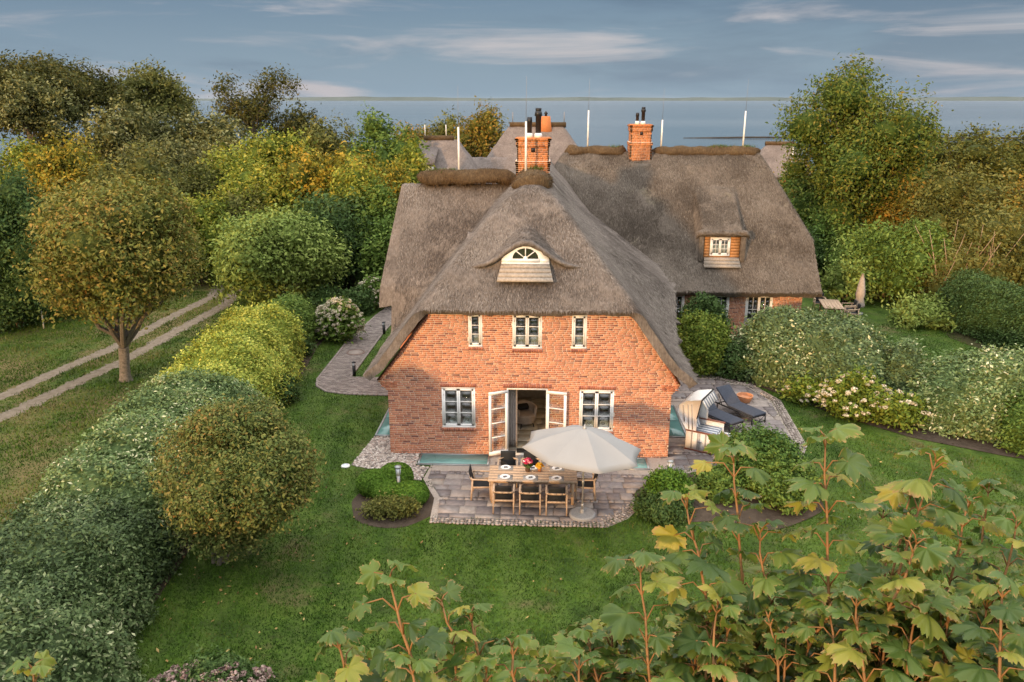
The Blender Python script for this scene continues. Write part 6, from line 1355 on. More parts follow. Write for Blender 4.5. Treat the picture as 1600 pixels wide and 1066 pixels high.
PLANTS = [
 ('tree', 'round_tree', 'round crowned maple with browning leaves standing on the meadow by the sandy track', 'tree', [-16.54, 6.4, 5.32], 2.81, 2.76, 'olive_brown', 30.9, {'trunk': (-17.03, 6.45, 0.2), 'style': 'ball'}),
 ('tree', 'round_tree', 'light green ball shaped tree at the end of the clipped hedge', 'tree', [-14.63, 19.3, 2.62], 3.11, 2.55, 'fresh', 43.9, {'trunk': (-14.6, 19.3, 0.16), 'style': 'ball'}),
 ('tree', 'round_tree', 'dark green ball shaped tree behind the light green one', 'tree', [-12.56, 24.0, 2.87], 2.95, 2.8, 'deep', 48.3, {'trunk': (-11.5, 24, 0.18), 'style': 'ball'}),
 ('tree', 'topiary_tree', 'round clipped tree with bronze tips standing on the lawn beside the hedge', 'tree', [-7.39, -6.4, 2.18], 1.67, 1.59, 'bronze', 19.2, {'trunk': (-8.0, -6.5, 0.1), 'style': 'clip'}),
 ('tree', 'dark_tree', 'dark leafy tree at the left edge above the meadow shrubs', 'tree', [-25.94, 13.0, 4.15], 1.89, 2.98, 'deep', 37.9, {'trunk': (-27, 13, 0.2), 'style': 'loose'}),
 ('tree', 'tall_tree', 'tall dark tree at the far left against the sky', 'tree', [-43.72, 46.0, 11.37], 4.38, 2.48, 'darkolive', 68.1, {'style': 'loose'}),
 ('tree', 'tall_tree', 'spiky dark treetop just right of the tall tree at the far left', 'tree', [-41.95, 50.0, 11.17], 2.43, 1.9, 'darkolive', 71.9, {'style': 'loose'}),
 ('tree', 'thin_tree', 'small sparse dark treetop alone against the sky', 'tree', [-43.86, 58.0, 11.43], 1.41, 1.58, 'darkolive', 79.5, {'style': 'sparse'}),
 ('tree', 'leafy_tree', 'olive leaved tree with dark crown below the sky, second clump from the tall tree', 'tree', [-38.42, 56.0, 10.82], 3.24, 2.7, 'olive', 77.6, {'style': 'loose'}),
 ('tree', 'irregular_tree', 'irregular open tree whose crown leans right over the sea horizon', 'tree', [-27.99, 54.0, 10.42], 3.51, 3.0, 'darkolive', 75.4, {'style': 'lean'}),
 ('tree', 'silvery_tree', 'pale silver leaved tree under the tall tree at the far left', 'tree', [-40.93, 40.0, 10.18], 2.41, 2.18, 'silver', 62.6, {'style': 'loose'}),
 ('tree', 'tall_tree', 'tallest tree on the right with a broad green and bronze crown above the sea', 'tree', [20.24, 31.0, 6.43], 4.15, 4.88, 'syc', 52.6, {'trunk': (19.5, 31, 0.3), 'style': 'loose'}),
 ('tree', 'dark_tree', 'dark flat topped tree before the sea at the right', 'tree', [33.59, 44.0, 5.88], 3.22, 2.78, 'pine', 64.7, {'style': 'loose'}),
 ('tree', 'dark_tree', 'dark treetop cut by the right edge of the view, before the sea', 'tree', [40.88, 48.0, 6.02], 1.86, 2.14, 'pine', 68.2, {'style': 'loose'}),
 ('tree', 'bushy_tree', 'bronze and green bushy tree before the sea beyond the left roof', 'tree', [-6.66, 62.0, 6.71], 2.14, 3.17, 'oliveorange', 83.2, {'style': 'loose'}),
 ('tree', 'bushy_tree', 'green bushy tree between the neighbour roof and the bronze tree', 'tree', [-10.5, 66.0, 6.1], 1.83, 2.89, 'olive', 87.4, {'style': 'loose'}),
 ('shrub', 'shrub', 'yellow green shrub at the left edge of the belt', 'shrub', [-34.54, 28.0], 2.7, 7.63, 'yellowgreen', 51.6, {'style': 'loose'}),
 ('shrub', 'shrub', 'golden orange shrub above the round maple, left of its crown', 'shrub', [-30.73, 27.0], 2.51, 7.78, 'golden', 50.4, {'style': 'loose'}),
 ('shrub', 'shrub', 'dull green shrub peeping above the round maple', 'shrub', [-27.46, 25.0], 1.76, 7.0, 'olive', 48.6, {'style': 'loose'}),
 ('shrub', 'shrub', 'olive green shrub directly behind the round maple', 'shrub', [-24.87, 25.0], 2.42, 7.01, 'olive', 48.5, {'style': 'loose'}),
 ('shrub', 'shrub', 'olive shrub between the maple and the light green ball tree', 'shrub', [-24.08, 29.0], 2.52, 7.1, 'olive', 52.3, {'style': 'loose'}),
 ('shrub', 'shrub', 'yellow green shrub with feathery twigs in the middle of the belt', 'shrub', [-22.49, 32.0], 2.66, 7.15, 'yellowgreen', 55.1, {'style': 'loose'}),
 ('shrub', 'shrub', 'tall yellowish shrub below the irregular tree', 'shrub', [-20.8, 38.0], 3.01, 8.35, 'yellowgreen', 60.4, {'style': 'loose'}),
 ('shrub', 'shrub', 'yellow green shrub above the light green ball tree', 'shrub', [-18.43, 28.0], 2.55, 6.79, 'yellowgreen', 51.2, {'style': 'loose'}),
 ('shrub', 'shrub', 'bright golden shrub above the dark green ball tree', 'shrub', [-15.83, 30.0], 2.46, 7.55, 'golden', 52.8, {'style': 'loose'}),
 ('shrub', 'shrub', 'broad golden shrub next to the thatched roof', 'shrub', [-12.84, 31.0], 2.58, 7.75, 'golden', 53.6, {'style': 'loose'}),
 ('shrub', 'shrub', 'small golden shrub touching the roof edge', 'shrub', [-9.82, 27.0], 1.28, 6.9, 'golden', 49.9, {'style': 'loose'}),
 ('shrub', 'shrub', 'dark green shrub beneath the sea horizon left of the neighbour roof', 'shrub', [-14.47, 48.0], 3.24, 8.81, 'green', 69.6, {'style': 'loose'}),
 ('shrub', 'shrub', 'olive green shrub under the horizon with spiky tips', 'shrub', [-20.54, 54.0], 3.15, 9.32, 'olive', 75.4, {'style': 'loose'}),
 ('shrub', 'shrub', 'dark shrub under the horizon right of the irregular tree', 'shrub', [-24.99, 58.0], 3.06, 9.6, 'darkolive', 79.3, {'style': 'loose'}),
 ('shrub', 'shrub', 'orange tipped shrub left of the neighbour house', 'shrub', [-14.57, 68.0], 3.0, 7.92, 'oliveorange', 88.9, {'style': 'loose'}),
 ('shrub', 'shrub', 'low yellow green shrub beside the maple crown', 'shrub', [-21.28, 24.0], 2.0, 5.21, 'yellowgreen', 47.9, {'style': 'loose'}),
 ('shrub', 'shrub', 'mid green shrub at the edge of the gravel yard', 'shrub', [-20.0, 25.0], 1.78, 4.39, 'green', 49.1, {'style': 'loose'}),
 ('shrub', 'shrub', 'green shrub just above the dark ball tree', 'shrub', [-9.99, 24.0], 1.71, 5.72, 'green', 47.3, {'style': 'loose'}),
 ('shrub', 'shrub', 'dark green shrub pressed against the thatch', 'shrub', [-8.91, 22.0], 1.25, 4.31, 'green', 45.8, {'style': 'loose'}),
 ('shrub', 'shrub', 'silvery shrub under the spiky treetop', 'shrub', [-39.72, 44.0], 3.21, 9.83, 'silver', 66.5, {'style': 'loose'}),
 ('shrub', 'shrub', 'pale silvery bush in the middle of the belt', 'shrub', [-33.99, 42.0], 3.2, 10.26, 'silver', 64.2, {'style': 'loose'}),
 ('shrub', 'shrub', 'grey green bush below the dark crown', 'shrub', [-31.93, 46.0], 3.39, 9.9, 'silver', 68.0, {'style': 'loose'}),
 ('shrub', 'shrub', 'silvery bush left of the irregular tree', 'shrub', [-27.84, 46.0], 3.39, 9.17, 'silver', 68.1, {'style': 'loose'}),
 ('shrub', 'shrub', 'pale grey bush low in the belt', 'shrub', [-25.79, 38.0], 2.83, 7.87, 'silver', 60.7, {'style': 'loose'}),
 ('shrub', 'shrub', 'pale whitish green bush low in the belt', 'shrub', [-29.28, 36.0], 2.61, 7.96, 'silver', 58.9, {'style': 'loose'}),
 ('shrub', 'shrub', 'bushy shrub beside the white lamp post', 'shrub', [-26.32, 16.5], 1.84, 2.83, 'green', 41.7, {'style': 'loose'}),
 ('shrub', 'shrub', 'dark shrub at the left edge beside the meadow', 'shrub', [-26.47, 14.0], 1.43, 2.36, 'deep', 39.4, {'style': 'loose'}),
 ('shrub', 'shrub', 'olive shrub under the round maple', 'shrub', [-25.27, 17.5], 1.24, 2.29, 'olive', 42.7, {'style': 'loose'}),
 ('shrub', 'shrub', 'rust coloured shrub left of the maple crown', 'shrub', [-30.16, 22.0], 2.23, 5.85, 'oliveorange', 46.2, {'style': 'loose'}),
 ('shrub', 'shrub', 'yellow green shrub left of the neighbour dormer', 'shrub', [-10.67, 40.0], 1.5, 7.32, 'yellowgreen', 62.2, {'style': 'loose'}),
 ('shrub', 'shrub', 'lime coloured shrub in front of the golden ones', 'shrub', [-11.54, 26.0], 1.77, 6.74, 'yellowgreen', 49.0, {'style': 'loose'}),
 ('shrub', 'shrub', 'olive shrub just above the light green ball tree', 'shrub', [-18.46, 26.0], 1.6, 5.46, 'olive', 49.7, {'style': 'loose'}),
 ('shrub', 'shrub', 'dark green shrub right beside the far thatched wing', 'shrub', [15.83, 25.0], 1.16, 2.98, 'deep', 48.1, {'style': 'loose'}),
 ('shrub', 'shrub', 'leafy green shrub behind the closed parasol', 'shrub', [17.65, 27.0], 1.83, 3.94, 'green', 49.6, {'style': 'loose'}),
 ('shrub', 'shrub', 'fresh green rounded shrub under the tall right tree', 'shrub', [18.78, 24.0], 1.58, 3.17, 'fresh', 46.9, {'style': 'loose'}),
 ('shrub', 'shrub', 'broad clipped looking green bush below the tall right tree', 'shrub', [19.51, 22.0], 2.23, 4.02, 'green', 44.7, {'style': 'loose'}),
 ('shrub', 'shrub', 'bronze green bush in front of the tall right tree', 'shrub', [23.08, 27.0], 2.36, 5.54, 'oliveorange', 48.9, {'style': 'loose'}),
 ('shrub', 'shrub', 'big olive bush with bare pale stems', 'shrub', [24.5, 24.0], 2.87, 6.54, 'olive', 45.7, {'style': 'loose'}),
 ('shrub', 'shrub', 'bronze bush at the right edge under the dark treetop', 'shrub', [26.49, 23.0], 2.16, 6.36, 'oliveorange', 44.7, {'style': 'loose'}),
 ('shrub', 'shrub', 'green bush left of the bare stems', 'shrub', [20.59, 21.0], 1.82, 4.46, 'green', 43.6, {'style': 'loose'}),
 ('shrub', 'shrub', 'olive shrub mass at the right edge above the dark hedge', 'shrub', [24.15, 20.0], 2.39, 4.63, 'olive', 42.5, {'style': 'loose'}),
 ('shrub', 'shrub', 'bright green leafy shrub at the foot of the dark hedge', 'shrub', [19.44, 16.5], 1.49, 0.97, 'fresh', 40.4, {'style': 'loose'}),
 ('shrub', 'shrub', 'light green bush behind the closed parasol pole', 'shrub', [17.07, 21.0], 1.21, 2.22, 'fresh', 44.4, {'style': 'loose'}),
 ('shrub', 'shrub', 'low dark bush at the far lawn edge', 'shrub', [17.69, 29.0], 1.09, 1.05, 'deep', 52.4, {'style': 'loose'}),
 ('shrub', 'shrub', 'green bush beyond the wing roof end', 'shrub', [19.11, 40.0], 1.29, 5.66, 'green', 61.5, {'style': 'loose'}),
 ('shrub', 'shrub', 'olive bush left of the tall tree trunk', 'shrub', [18.42, 34.0], 1.35, 4.75, 'olive', 56.0, {'style': 'loose'}),
 ('shrub', 'shrub', 'twiggy bush above the dark hedge', 'shrub', [21.88, 19.0], 1.35, 3.25, 'olive', 42.0, {'style': 'loose'}),
 ('shrub', 'shrub', 'green tree mass right of the tall tree trunk', 'shrub', [26.62, 40.0], 2.68, 7.5, 'syc', 60.7, {'style': 'loose'}),
 ('shrub', 'shrub', 'dark green bush left of the flat topped tree', 'shrub', [31.97, 46.0], 2.39, 7.44, 'pine', 66.2, {'style': 'loose'}),
 ('shrub', 'clipped_shrub', 'dark green clipped dome by the wing windows', 'shrub', [6.94, 10.3], 1.02, 2.85, 'deep', 34.4, {'style': 'clip'}),
 ('shrub', 'loose_shrub', 'lime green feathery shrub below the clipped dome', 'shrub', [6.45, 8.9], 1.28, 2.28, 'lime', 33.2, {'style': 'clip'}),
 ('shrub', 'hedge_shrub', 'low dark green shrub at the end of the variegated hedge by the paving', 'shrub', [7.94, 8.3], 0.9, 1.25, 'deep', 32.9, {'style': 'clip'}),
 ('shrub', 'clipped_ball', 'small clipped ball at the right of the clipped hedge', 'shrub', [-11.35, 13.6], 0.63, 0.77, 'green', 38.9, {'style': 'clip'}),
 ('shrub', 'clipped_ball', 'dark clipped ball in front of the small green one', 'shrub', [-11.1, 10.2], 0.63, 0.78, 'deep', 35.6, {'style': 'clip'}),
 ('shrub', 'low_shrub', 'dark low shrub at the foot of the yellow green hedge', 'shrub', [-9.96, 4.4], 0.58, 0.92, 'deep', 30.0, {'style': 'clip'}),
 ('shrub', 'evergreen_shrub', 'dark evergreen shrub between the two white hydrangeas', 'shrub', [-9.91, 17.5], 0.75, 1.31, 'deep', 42.4, {'style': 'clip'}),
 ('shrub', 'evergreen_shrub', 'dark evergreen shrub behind the nearer white hydrangea', 'shrub', [-12.28, 18.5], 1.19, 0.95, 'deep', 43.6, {'style': 'clip'}),
 ('shrub', 'mound_shrub', 'rounded dark green mound shrub at the terrace corner', 'shrub', [6.41, -1.5], 1.1, 1.62, 'pinefresh', 23.5, {'style': 'needle'}),
 ('shrub', 'mound_shrub', 'broad leaved green mound in front of the dark mound', 'shrub', [6.89, -2.6], 0.91, 1.16, 'green', 22.6, {'style': 'needle'}),
 ('shrub', 'mound_shrub', 'low green mound left of the dark mound', 'shrub', [5.17, -2.4], 0.63, 0.71, 'green', 23.0, {'style': 'needle'}),
 ('shrub', 'clipped_ball', 'clipped green ball beside the lantern right of the terrace', 'shrub', [3.59, -2.9], 0.6, 0.84, 'box', 22.5, {'style': 'clip'}),
 ('shrub', 'flowering_shrub', 'loose dark shrub with tiny white flowers under the clipped ball', 'shrub', [3.37, -3.55], 0.74, 0.52, 'deep', 22.0, {'style': 'clip'}),
 ('shrub', 'clipped_dome', 'clipped green dome at the back of the left bed behind the lantern', 'shrub', [-4.33, -2.35], 0.51, 0.73, 'box', 23.4, {'style': 'dome', 'group': 'clipped green domes in the left bed'}),
 ('shrub', 'clipped_dome', 'clipped green dome on the outer side of the left bed', 'shrub', [-4.86, -2.7], 0.52, 0.67, 'box', 23.1, {'style': 'dome', 'group': 'clipped green domes in the left bed'}),
 ('shrub', 'clipped_dome', 'clipped green dome in the middle of the left bed', 'shrub', [-4.4, -3.1], 0.46, 0.53, 'box', 22.7, {'style': 'dome', 'group': 'clipped green domes in the left bed'}),
 ('shrub', 'clipped_dome', 'largest clipped green dome at the paving edge of the left bed', 'shrub', [-3.77, -3.25], 0.54, 0.56, 'box', 22.5, {'style': 'dome', 'group': 'clipped green domes in the left bed'}),
 ('shrub', 'low_shrub', 'loose olive and yellow shrub along the front of the left bed', 'shrub', [-4.14, -3.95], 0.88, 0.5, 'olive', 22.0, {'style': 'low'}),
 ('shrub', 'hydrangea', 'cream white hydrangea bush beside the path, nearer of the two', 'hydrangea', [-9.73, 12.6], 0.97, 1.84, 'green', 37.6, {'style': 'hyd', 'heads': 150, 'hc': 'cream'}),
 ('shrub', 'hydrangea', 'cream white hydrangea bush farther up the path under the ball tree', 'hydrangea', [-9.24, 18.5], 0.9, 1.59, 'green', 43.3, {'style': 'hyd', 'heads': 70, 'hc': 'cream'}),
 ('shrub', 'hydrangea', 'cream hydrangea in front of the right variegated hedge', 'hydrangea', [11.24, 3.9], 1.1, 1.46, 'lime', 28.5, {'style': 'hyd', 'heads': 64, 'hc': 'cream'}),
 ('shrub', 'hydrangea', 'yellow green hydrangea at the left end of the right border', 'hydrangea', [9.99, 5.3], 0.77, 0.74, 'lime', 30.1, {'style': 'hyd', 'heads': 14, 'hc': 'cream'}),
 ('shrub', 'hydrangea', 'yellowing hydrangea at the foot of the right hedge', 'hydrangea', [12.49, 3.0], 0.8, 1.09, 'lime', 27.7, {'style': 'hyd', 'heads': 12, 'hc': 'cream'}),
 ('shrub', 'flowering_plant', 'dried pinkish flower heads at the bottom edge of the lawn', 'plant', [-6.07, -11.6], 1.11, 0.83, 'deep', 14.6, {'style': 'hyd', 'heads': 150, 'hc': 'dusty'}),
]

for k, o in enumerate(PLANTS): (put_tree if o[0] == 'tree' else put_shrub)(o, k)
# pale bare stems in the right hand thicket
b = MB(); g = np.random.default_rng(77)
for q in range(34):
    x, y = 22.4 + g.uniform(-1.7, 2.2), 19.4 + g.uniform(-.8, .8); a = g.normal(0, .2, 2); hh = g.uniform(2.6, 4.8); b.tube([(x, y, 0), (x + a[0] * hh * .4, y + a[1] * hh * .3, hh * .5), (x + a[0] * hh, y + a[1] * hh, hh)], [.045, .035, .015], 5)
tag(b.build("bare_stems", M['twig']), "bundle of bare pale stems standing in front of the olive thicket", "stems")

def hedge(name, label, mat, path, L_, seed, cov=2.5, power=2.8, bump=.09, freq=.45, wave=0.0):
    """clipped hedge along a path of (x, y, half width, height)"""
    g = np.random.default_rng(seed); path = np.array(path, float); seg = np.linalg.norm(np.diff(path[:, :2], axis=0), axis=1); s = np.concatenate([[0], np.cumsum(seg)]); Ltot = s[-1]
    def at(u):
        p = np.stack([np.interp(u, s, path[:, q]) for q in range(4)], -1); p[:, 3] *= 1 + wave * np.sin(u * 2.5 + seed) * (1 + .4 * np.sin(u * 1.1)); p[:, 2] *= 1 + .8 * wave * np.sin(u * 2.5 + seed + .6); return p
    def surf(u, v):
        """u along, v -1..1 across (angle), rounded ends"""
        p = at(u); d = at(np.minimum(u + .05, Ltot))[:, :2] - at(np.maximum(u - .05, 0))[:, :2]; d = d / (np.linalg.norm(d, axis=1)[:, None] + 1e-9); nx = np.stack([d[:, 1], -d[:, 0]], -1)
        a = v * math.pi / 2; ca, sa = np.sin(a), np.cos(a); k = (np.abs(ca) ** power + np.abs(sa) ** power) ** (-1 / power)
        endr = p[:, 2] * .9; e = np.minimum(1, np.minimum(u, Ltot - u) / endr); ef = np.sqrt(np.clip(1 - (1 - e) ** 2.4, 0.0, 1))
        X = p[:, 2] * ca * k * (.35 + .65 * ef); Z = p[:, 3] * sa * k * ef
        P = np.stack([p[:, 0] + nx[:, 0] * X, p[:, 1] + nx[:, 1] * X, Z], -1)
        N_ = np.stack([nx[:, 0] * ca, nx[:, 1] * ca, sa], -1); tail = np.where(u < Ltot / 2, -1, 1) * (1 - ef); N_[:, :2] += d * tail[:, None]; N_ = norm(N_)
        return P + N_ * (bump * wob(P, seed, freq) + bump * .6 * wob(P, seed + 1, freq * 2.6))[:, None], N_
    per = 2 * path[:, 3].mean() + 2 * path[:, 2].mean(); n = int(cov * per * Ltot / (.275 * L_ * L_))
    u = g.uniform(0, Ltot, n); v = g.uniform(-1, 1, n); v = np.sign(v) * np.abs(v) ** .9; P, N_ = surf(u, v); P = P + N_ * g.normal(-.02, .05, (n, 1)); k = P[:, 2] > .04; P, N_ = P[k], N_[k]
    nt_ = len(P) // 8; P, N_ = P[:nt_], N_[:nt_]; V, T = twig_cloud(P, N_, L_, g, 8, 2.0, .75, np.clip(.5 + .45 * wob(P, seed + 7, .3) + g.normal(0, .25, len(P)), 0, 1), up=.55)
    nu, nv = max(24, int(Ltot / .3)), 20; uu, vv = np.meshgrid(np.linspace(.02, Ltot - .02, nu), np.linspace(-1, 1, nv)); cp, cn = surf(uu.reshape(-1), vv.reshape(-1)); cp = cp - cn * .10
    i, j = np.meshgrid(np.arange(nu - 1), np.arange(nv - 1)); a = (j * nu + i).reshape(-1); cf = np.stack([a, a + 1, a + nu + 1, a + nu], -1)
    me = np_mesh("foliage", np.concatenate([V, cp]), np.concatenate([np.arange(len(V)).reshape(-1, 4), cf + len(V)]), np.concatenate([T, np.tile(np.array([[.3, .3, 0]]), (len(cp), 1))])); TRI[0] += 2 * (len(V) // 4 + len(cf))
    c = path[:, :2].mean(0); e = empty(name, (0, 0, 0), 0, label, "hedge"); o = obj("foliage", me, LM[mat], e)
    b = MB()
    for q in np.arange(.6, Ltot - .5, .9): p = at(np.array([q]))[0]; b.tube([(p[0], p[1], 0), (p[0] + .05, p[1], p[3] * .6)], [.05, .03], 5)
    b.build("stems", M['twig'], e)
    return e
hedge("clipped_hedge", "big dark silvery green hedge filling the bottom left corner of the garden", 'hedge_dark', [(-9.5, -15.0, 2.2, 2.1), (-10.2, -12.0, 2.2, 2.15), (-10.8, -9.0, 2.0, 2.1), (-11.0, -6.2, 2.0, 2.2)], .105, 401, 2.3, 2.5, .16, .33, .07)
hedge("clipped_hedge", "silver leaved hedge behind the round topiary tree, running towards the house", 'hedge_silver', [(-11.0, -7.0, 1.95, 2.2), (-11.15, -4, 1.95, 2.2), (-11.4, -1, 2.0, 2.2), (-11.6, 2.2, 2.0, 2.1)], .115, 402, 2.4, 2.4, .17, .30, .075)
hedge("clipped_hedge", "yellow green hedge with a rounded lit top beside the garden path", 'hedge_sunlit_yellow', [(-11.7, 1.2, 2.0, 2.15), (-11.9, 4.5, 1.9, 2.2), (-12.2, 8, 1.75, 2.2), (-12.5, 11.2, 1.4, 2.2)], .13, 403, 2.4, 2.3, .18, .32, .10)
hedge("clipped_hedge", "dark green hedge end between the yellow hedge and the ball tree", 'green', [(-11.8, 9.6, 1.0, 2.1), (-12.0, 13.4, 1.0, 1.9)], .13, 404, 2.2)
hedge("meadow_hedge", "brownish hedge at the left edge outside the silvery corner hedge", 'hedge_brown', [(-13.2, -12.5, 1.1, 1.9), (-13.9, -9.2, 1.1, 2.0), (-14.2, -6.6, .9, 1.9)], .11, 405, 2.2)
hedge("border_hedge", "big white variegated hedge beside the loungers in front of the thatched wing", 'hedge_var', [(8.3, 9.7, 1.3, 2.1), (9.8, 8.5, 2.0, 2.65), (11.6, 7.2, 2.2, 2.6), (13.3, 5.8, 1.9, 2.2)], .15, 411, 2.3, 2.3, .16, .5)
hedge("border_hedge", "brownish green stretch of hedge behind the cream hydrangea", 'hedge_var', [(13.2, 6.8, 1.3, 2.05), (14.6, 5.8, 1.5, 1.9)], .145, 412, 2.2, 2.3, .14, .6)
hedge("border_hedge", "silvery green hedge at the right edge behind the lawn", 'hedge_silver', [(13.2, 4.0, 1.5, 1.9), (15.0, 3.6, 1.9, 2.3), (17.5, 3.0, 2.0, 2.3), (21, 2.4, 2.0, 2.2)], .14, 413, 2.3, 2.3, .16, .5)
hedge("border_hedge", "dark green bushes at the right edge nearest the lawn", 'green', [(15.0, 1.5, .8, 1.3), (16.3, 1.4, 1.2, 1.9), (18.5, .8, 1.3, 1.9)], .13, 414, 2.2, 2.2, .16, .7)
hedge("clipped_hedge", "dark clipped hedge on the far right behind the variegated one", 'deep', [(21.2, 17.6, 1.0, 2.6), (21.6, 14.5, 1.1, 2.5), (22.2, 11.5, 1.2, 2.3), (23, 8.5, 1.2, 2.2)], .14, 415, 2.2)
# ------------------------------------------------------------------ the sycamore maple in front
M['mleaf'] = leafmat("maple_leaf", [(0, (.024, .048, .017)), (.35, (.055, .094, .027)), (.6, (.10, .15, .034)), (.8, (.20, .21, .042)), (1, (.30, .24, .045))], rough=.42, spec=.35, trans=.35, edge=(.42, .25, .10))  # edge colour holds both yellowed margins and painted sunlit rims
M['mstem'] = plain("maple_stem", (.25, .125, .045), .5, .3, var=.25, scale=14)
M['mbark'] = plain("maple_bark", (.20, .13, .085), .9, .1, var=.3, scale=10, bump=.6)
def maple_leaf(seed):
    """five lobed blade with teeth, folded along the veins, edge colour in tint.b"""
    g = np.random.default_rng(seed); lobes = [(-106, .66), (-50, .90), (0, 1.0), (50, .90), (106, .66)]; keys = [(-178, .16), (-158, .40), (-140, .50)]
    for k, (a, r_) in enumerate(lobes):
        w = 19; r_ = r_ * g.uniform(.92, 1.06)
        keys += [(a - w, r_ * .80), (a - w * .72, r_ * .76), (a - w * .50, r_ * .90), (a - w * .34, r_ * .86), (a - w * .12, r_ * .97), (a, r_), (a + w * .16, r_ * .95), (a + w * .36, r_ * .85), (a + w * .52, r_ * .90), (a + w * .74, r_ * .75), (a + w, r_ * .79)]
        if k < 4: b_ = (a + lobes[k + 1][0]) / 2; keys.append((b_, (.60 if abs(b_) < 60 else .52) * g.uniform(.9, 1.08)))
    keys += [(140, .50), (158, .40), (178, .16)]
    A = np.radians([k[0] for k in keys]); Rr = np.array([k[1] for k in keys]) * g.uniform(.95, 1.05, len(keys)); n = len(A)
    rings = (0.0, .42, .78, 1.0); V = [(0, 0, 0)]; T = [(.5, .5, 0)]
    curl = g.uniform(.15, .75); cup = g.uniform(-.45, .30); tw = g.uniform(-.45, .45); base = g.uniform(0, 1)
    for f in rings[1:]:
        for a, r_ in zip(A, Rr):
            q = (r_ * f) if f == 1 else f * (r_ * .72 + .28 * .62)
            q = min(q, r_ * f + .0)
            x, y = q * math.sin(a), q * math.cos(a); lob = abs(math.sin(a * 2.9))
            z = .10 * math.cos(a * 5.8) * q - curl * q * q + cup * abs(x) * .9 + tw * x * y + .09 * math.sin(7 * a + seed) * f * f
            V.append((x, y + .0, z)); T.append((.5, .5, f ** 3 * g.uniform(.55, 1.0)))
    F = [(0, 1 + i, 2 + i) for i in range(n - 1)]
    for k in range(len(rings) - 2):
        o = 1 + k * n
        for i in range(n - 1): F += [(o + i, o + n + i, o + n + i + 1), (o + i, o + n + i + 1, o + i + 1)]
    return np.array(V), np.array(F), np.array(T)
LEAVES = [maple_leaf(k) for k in range(14)]
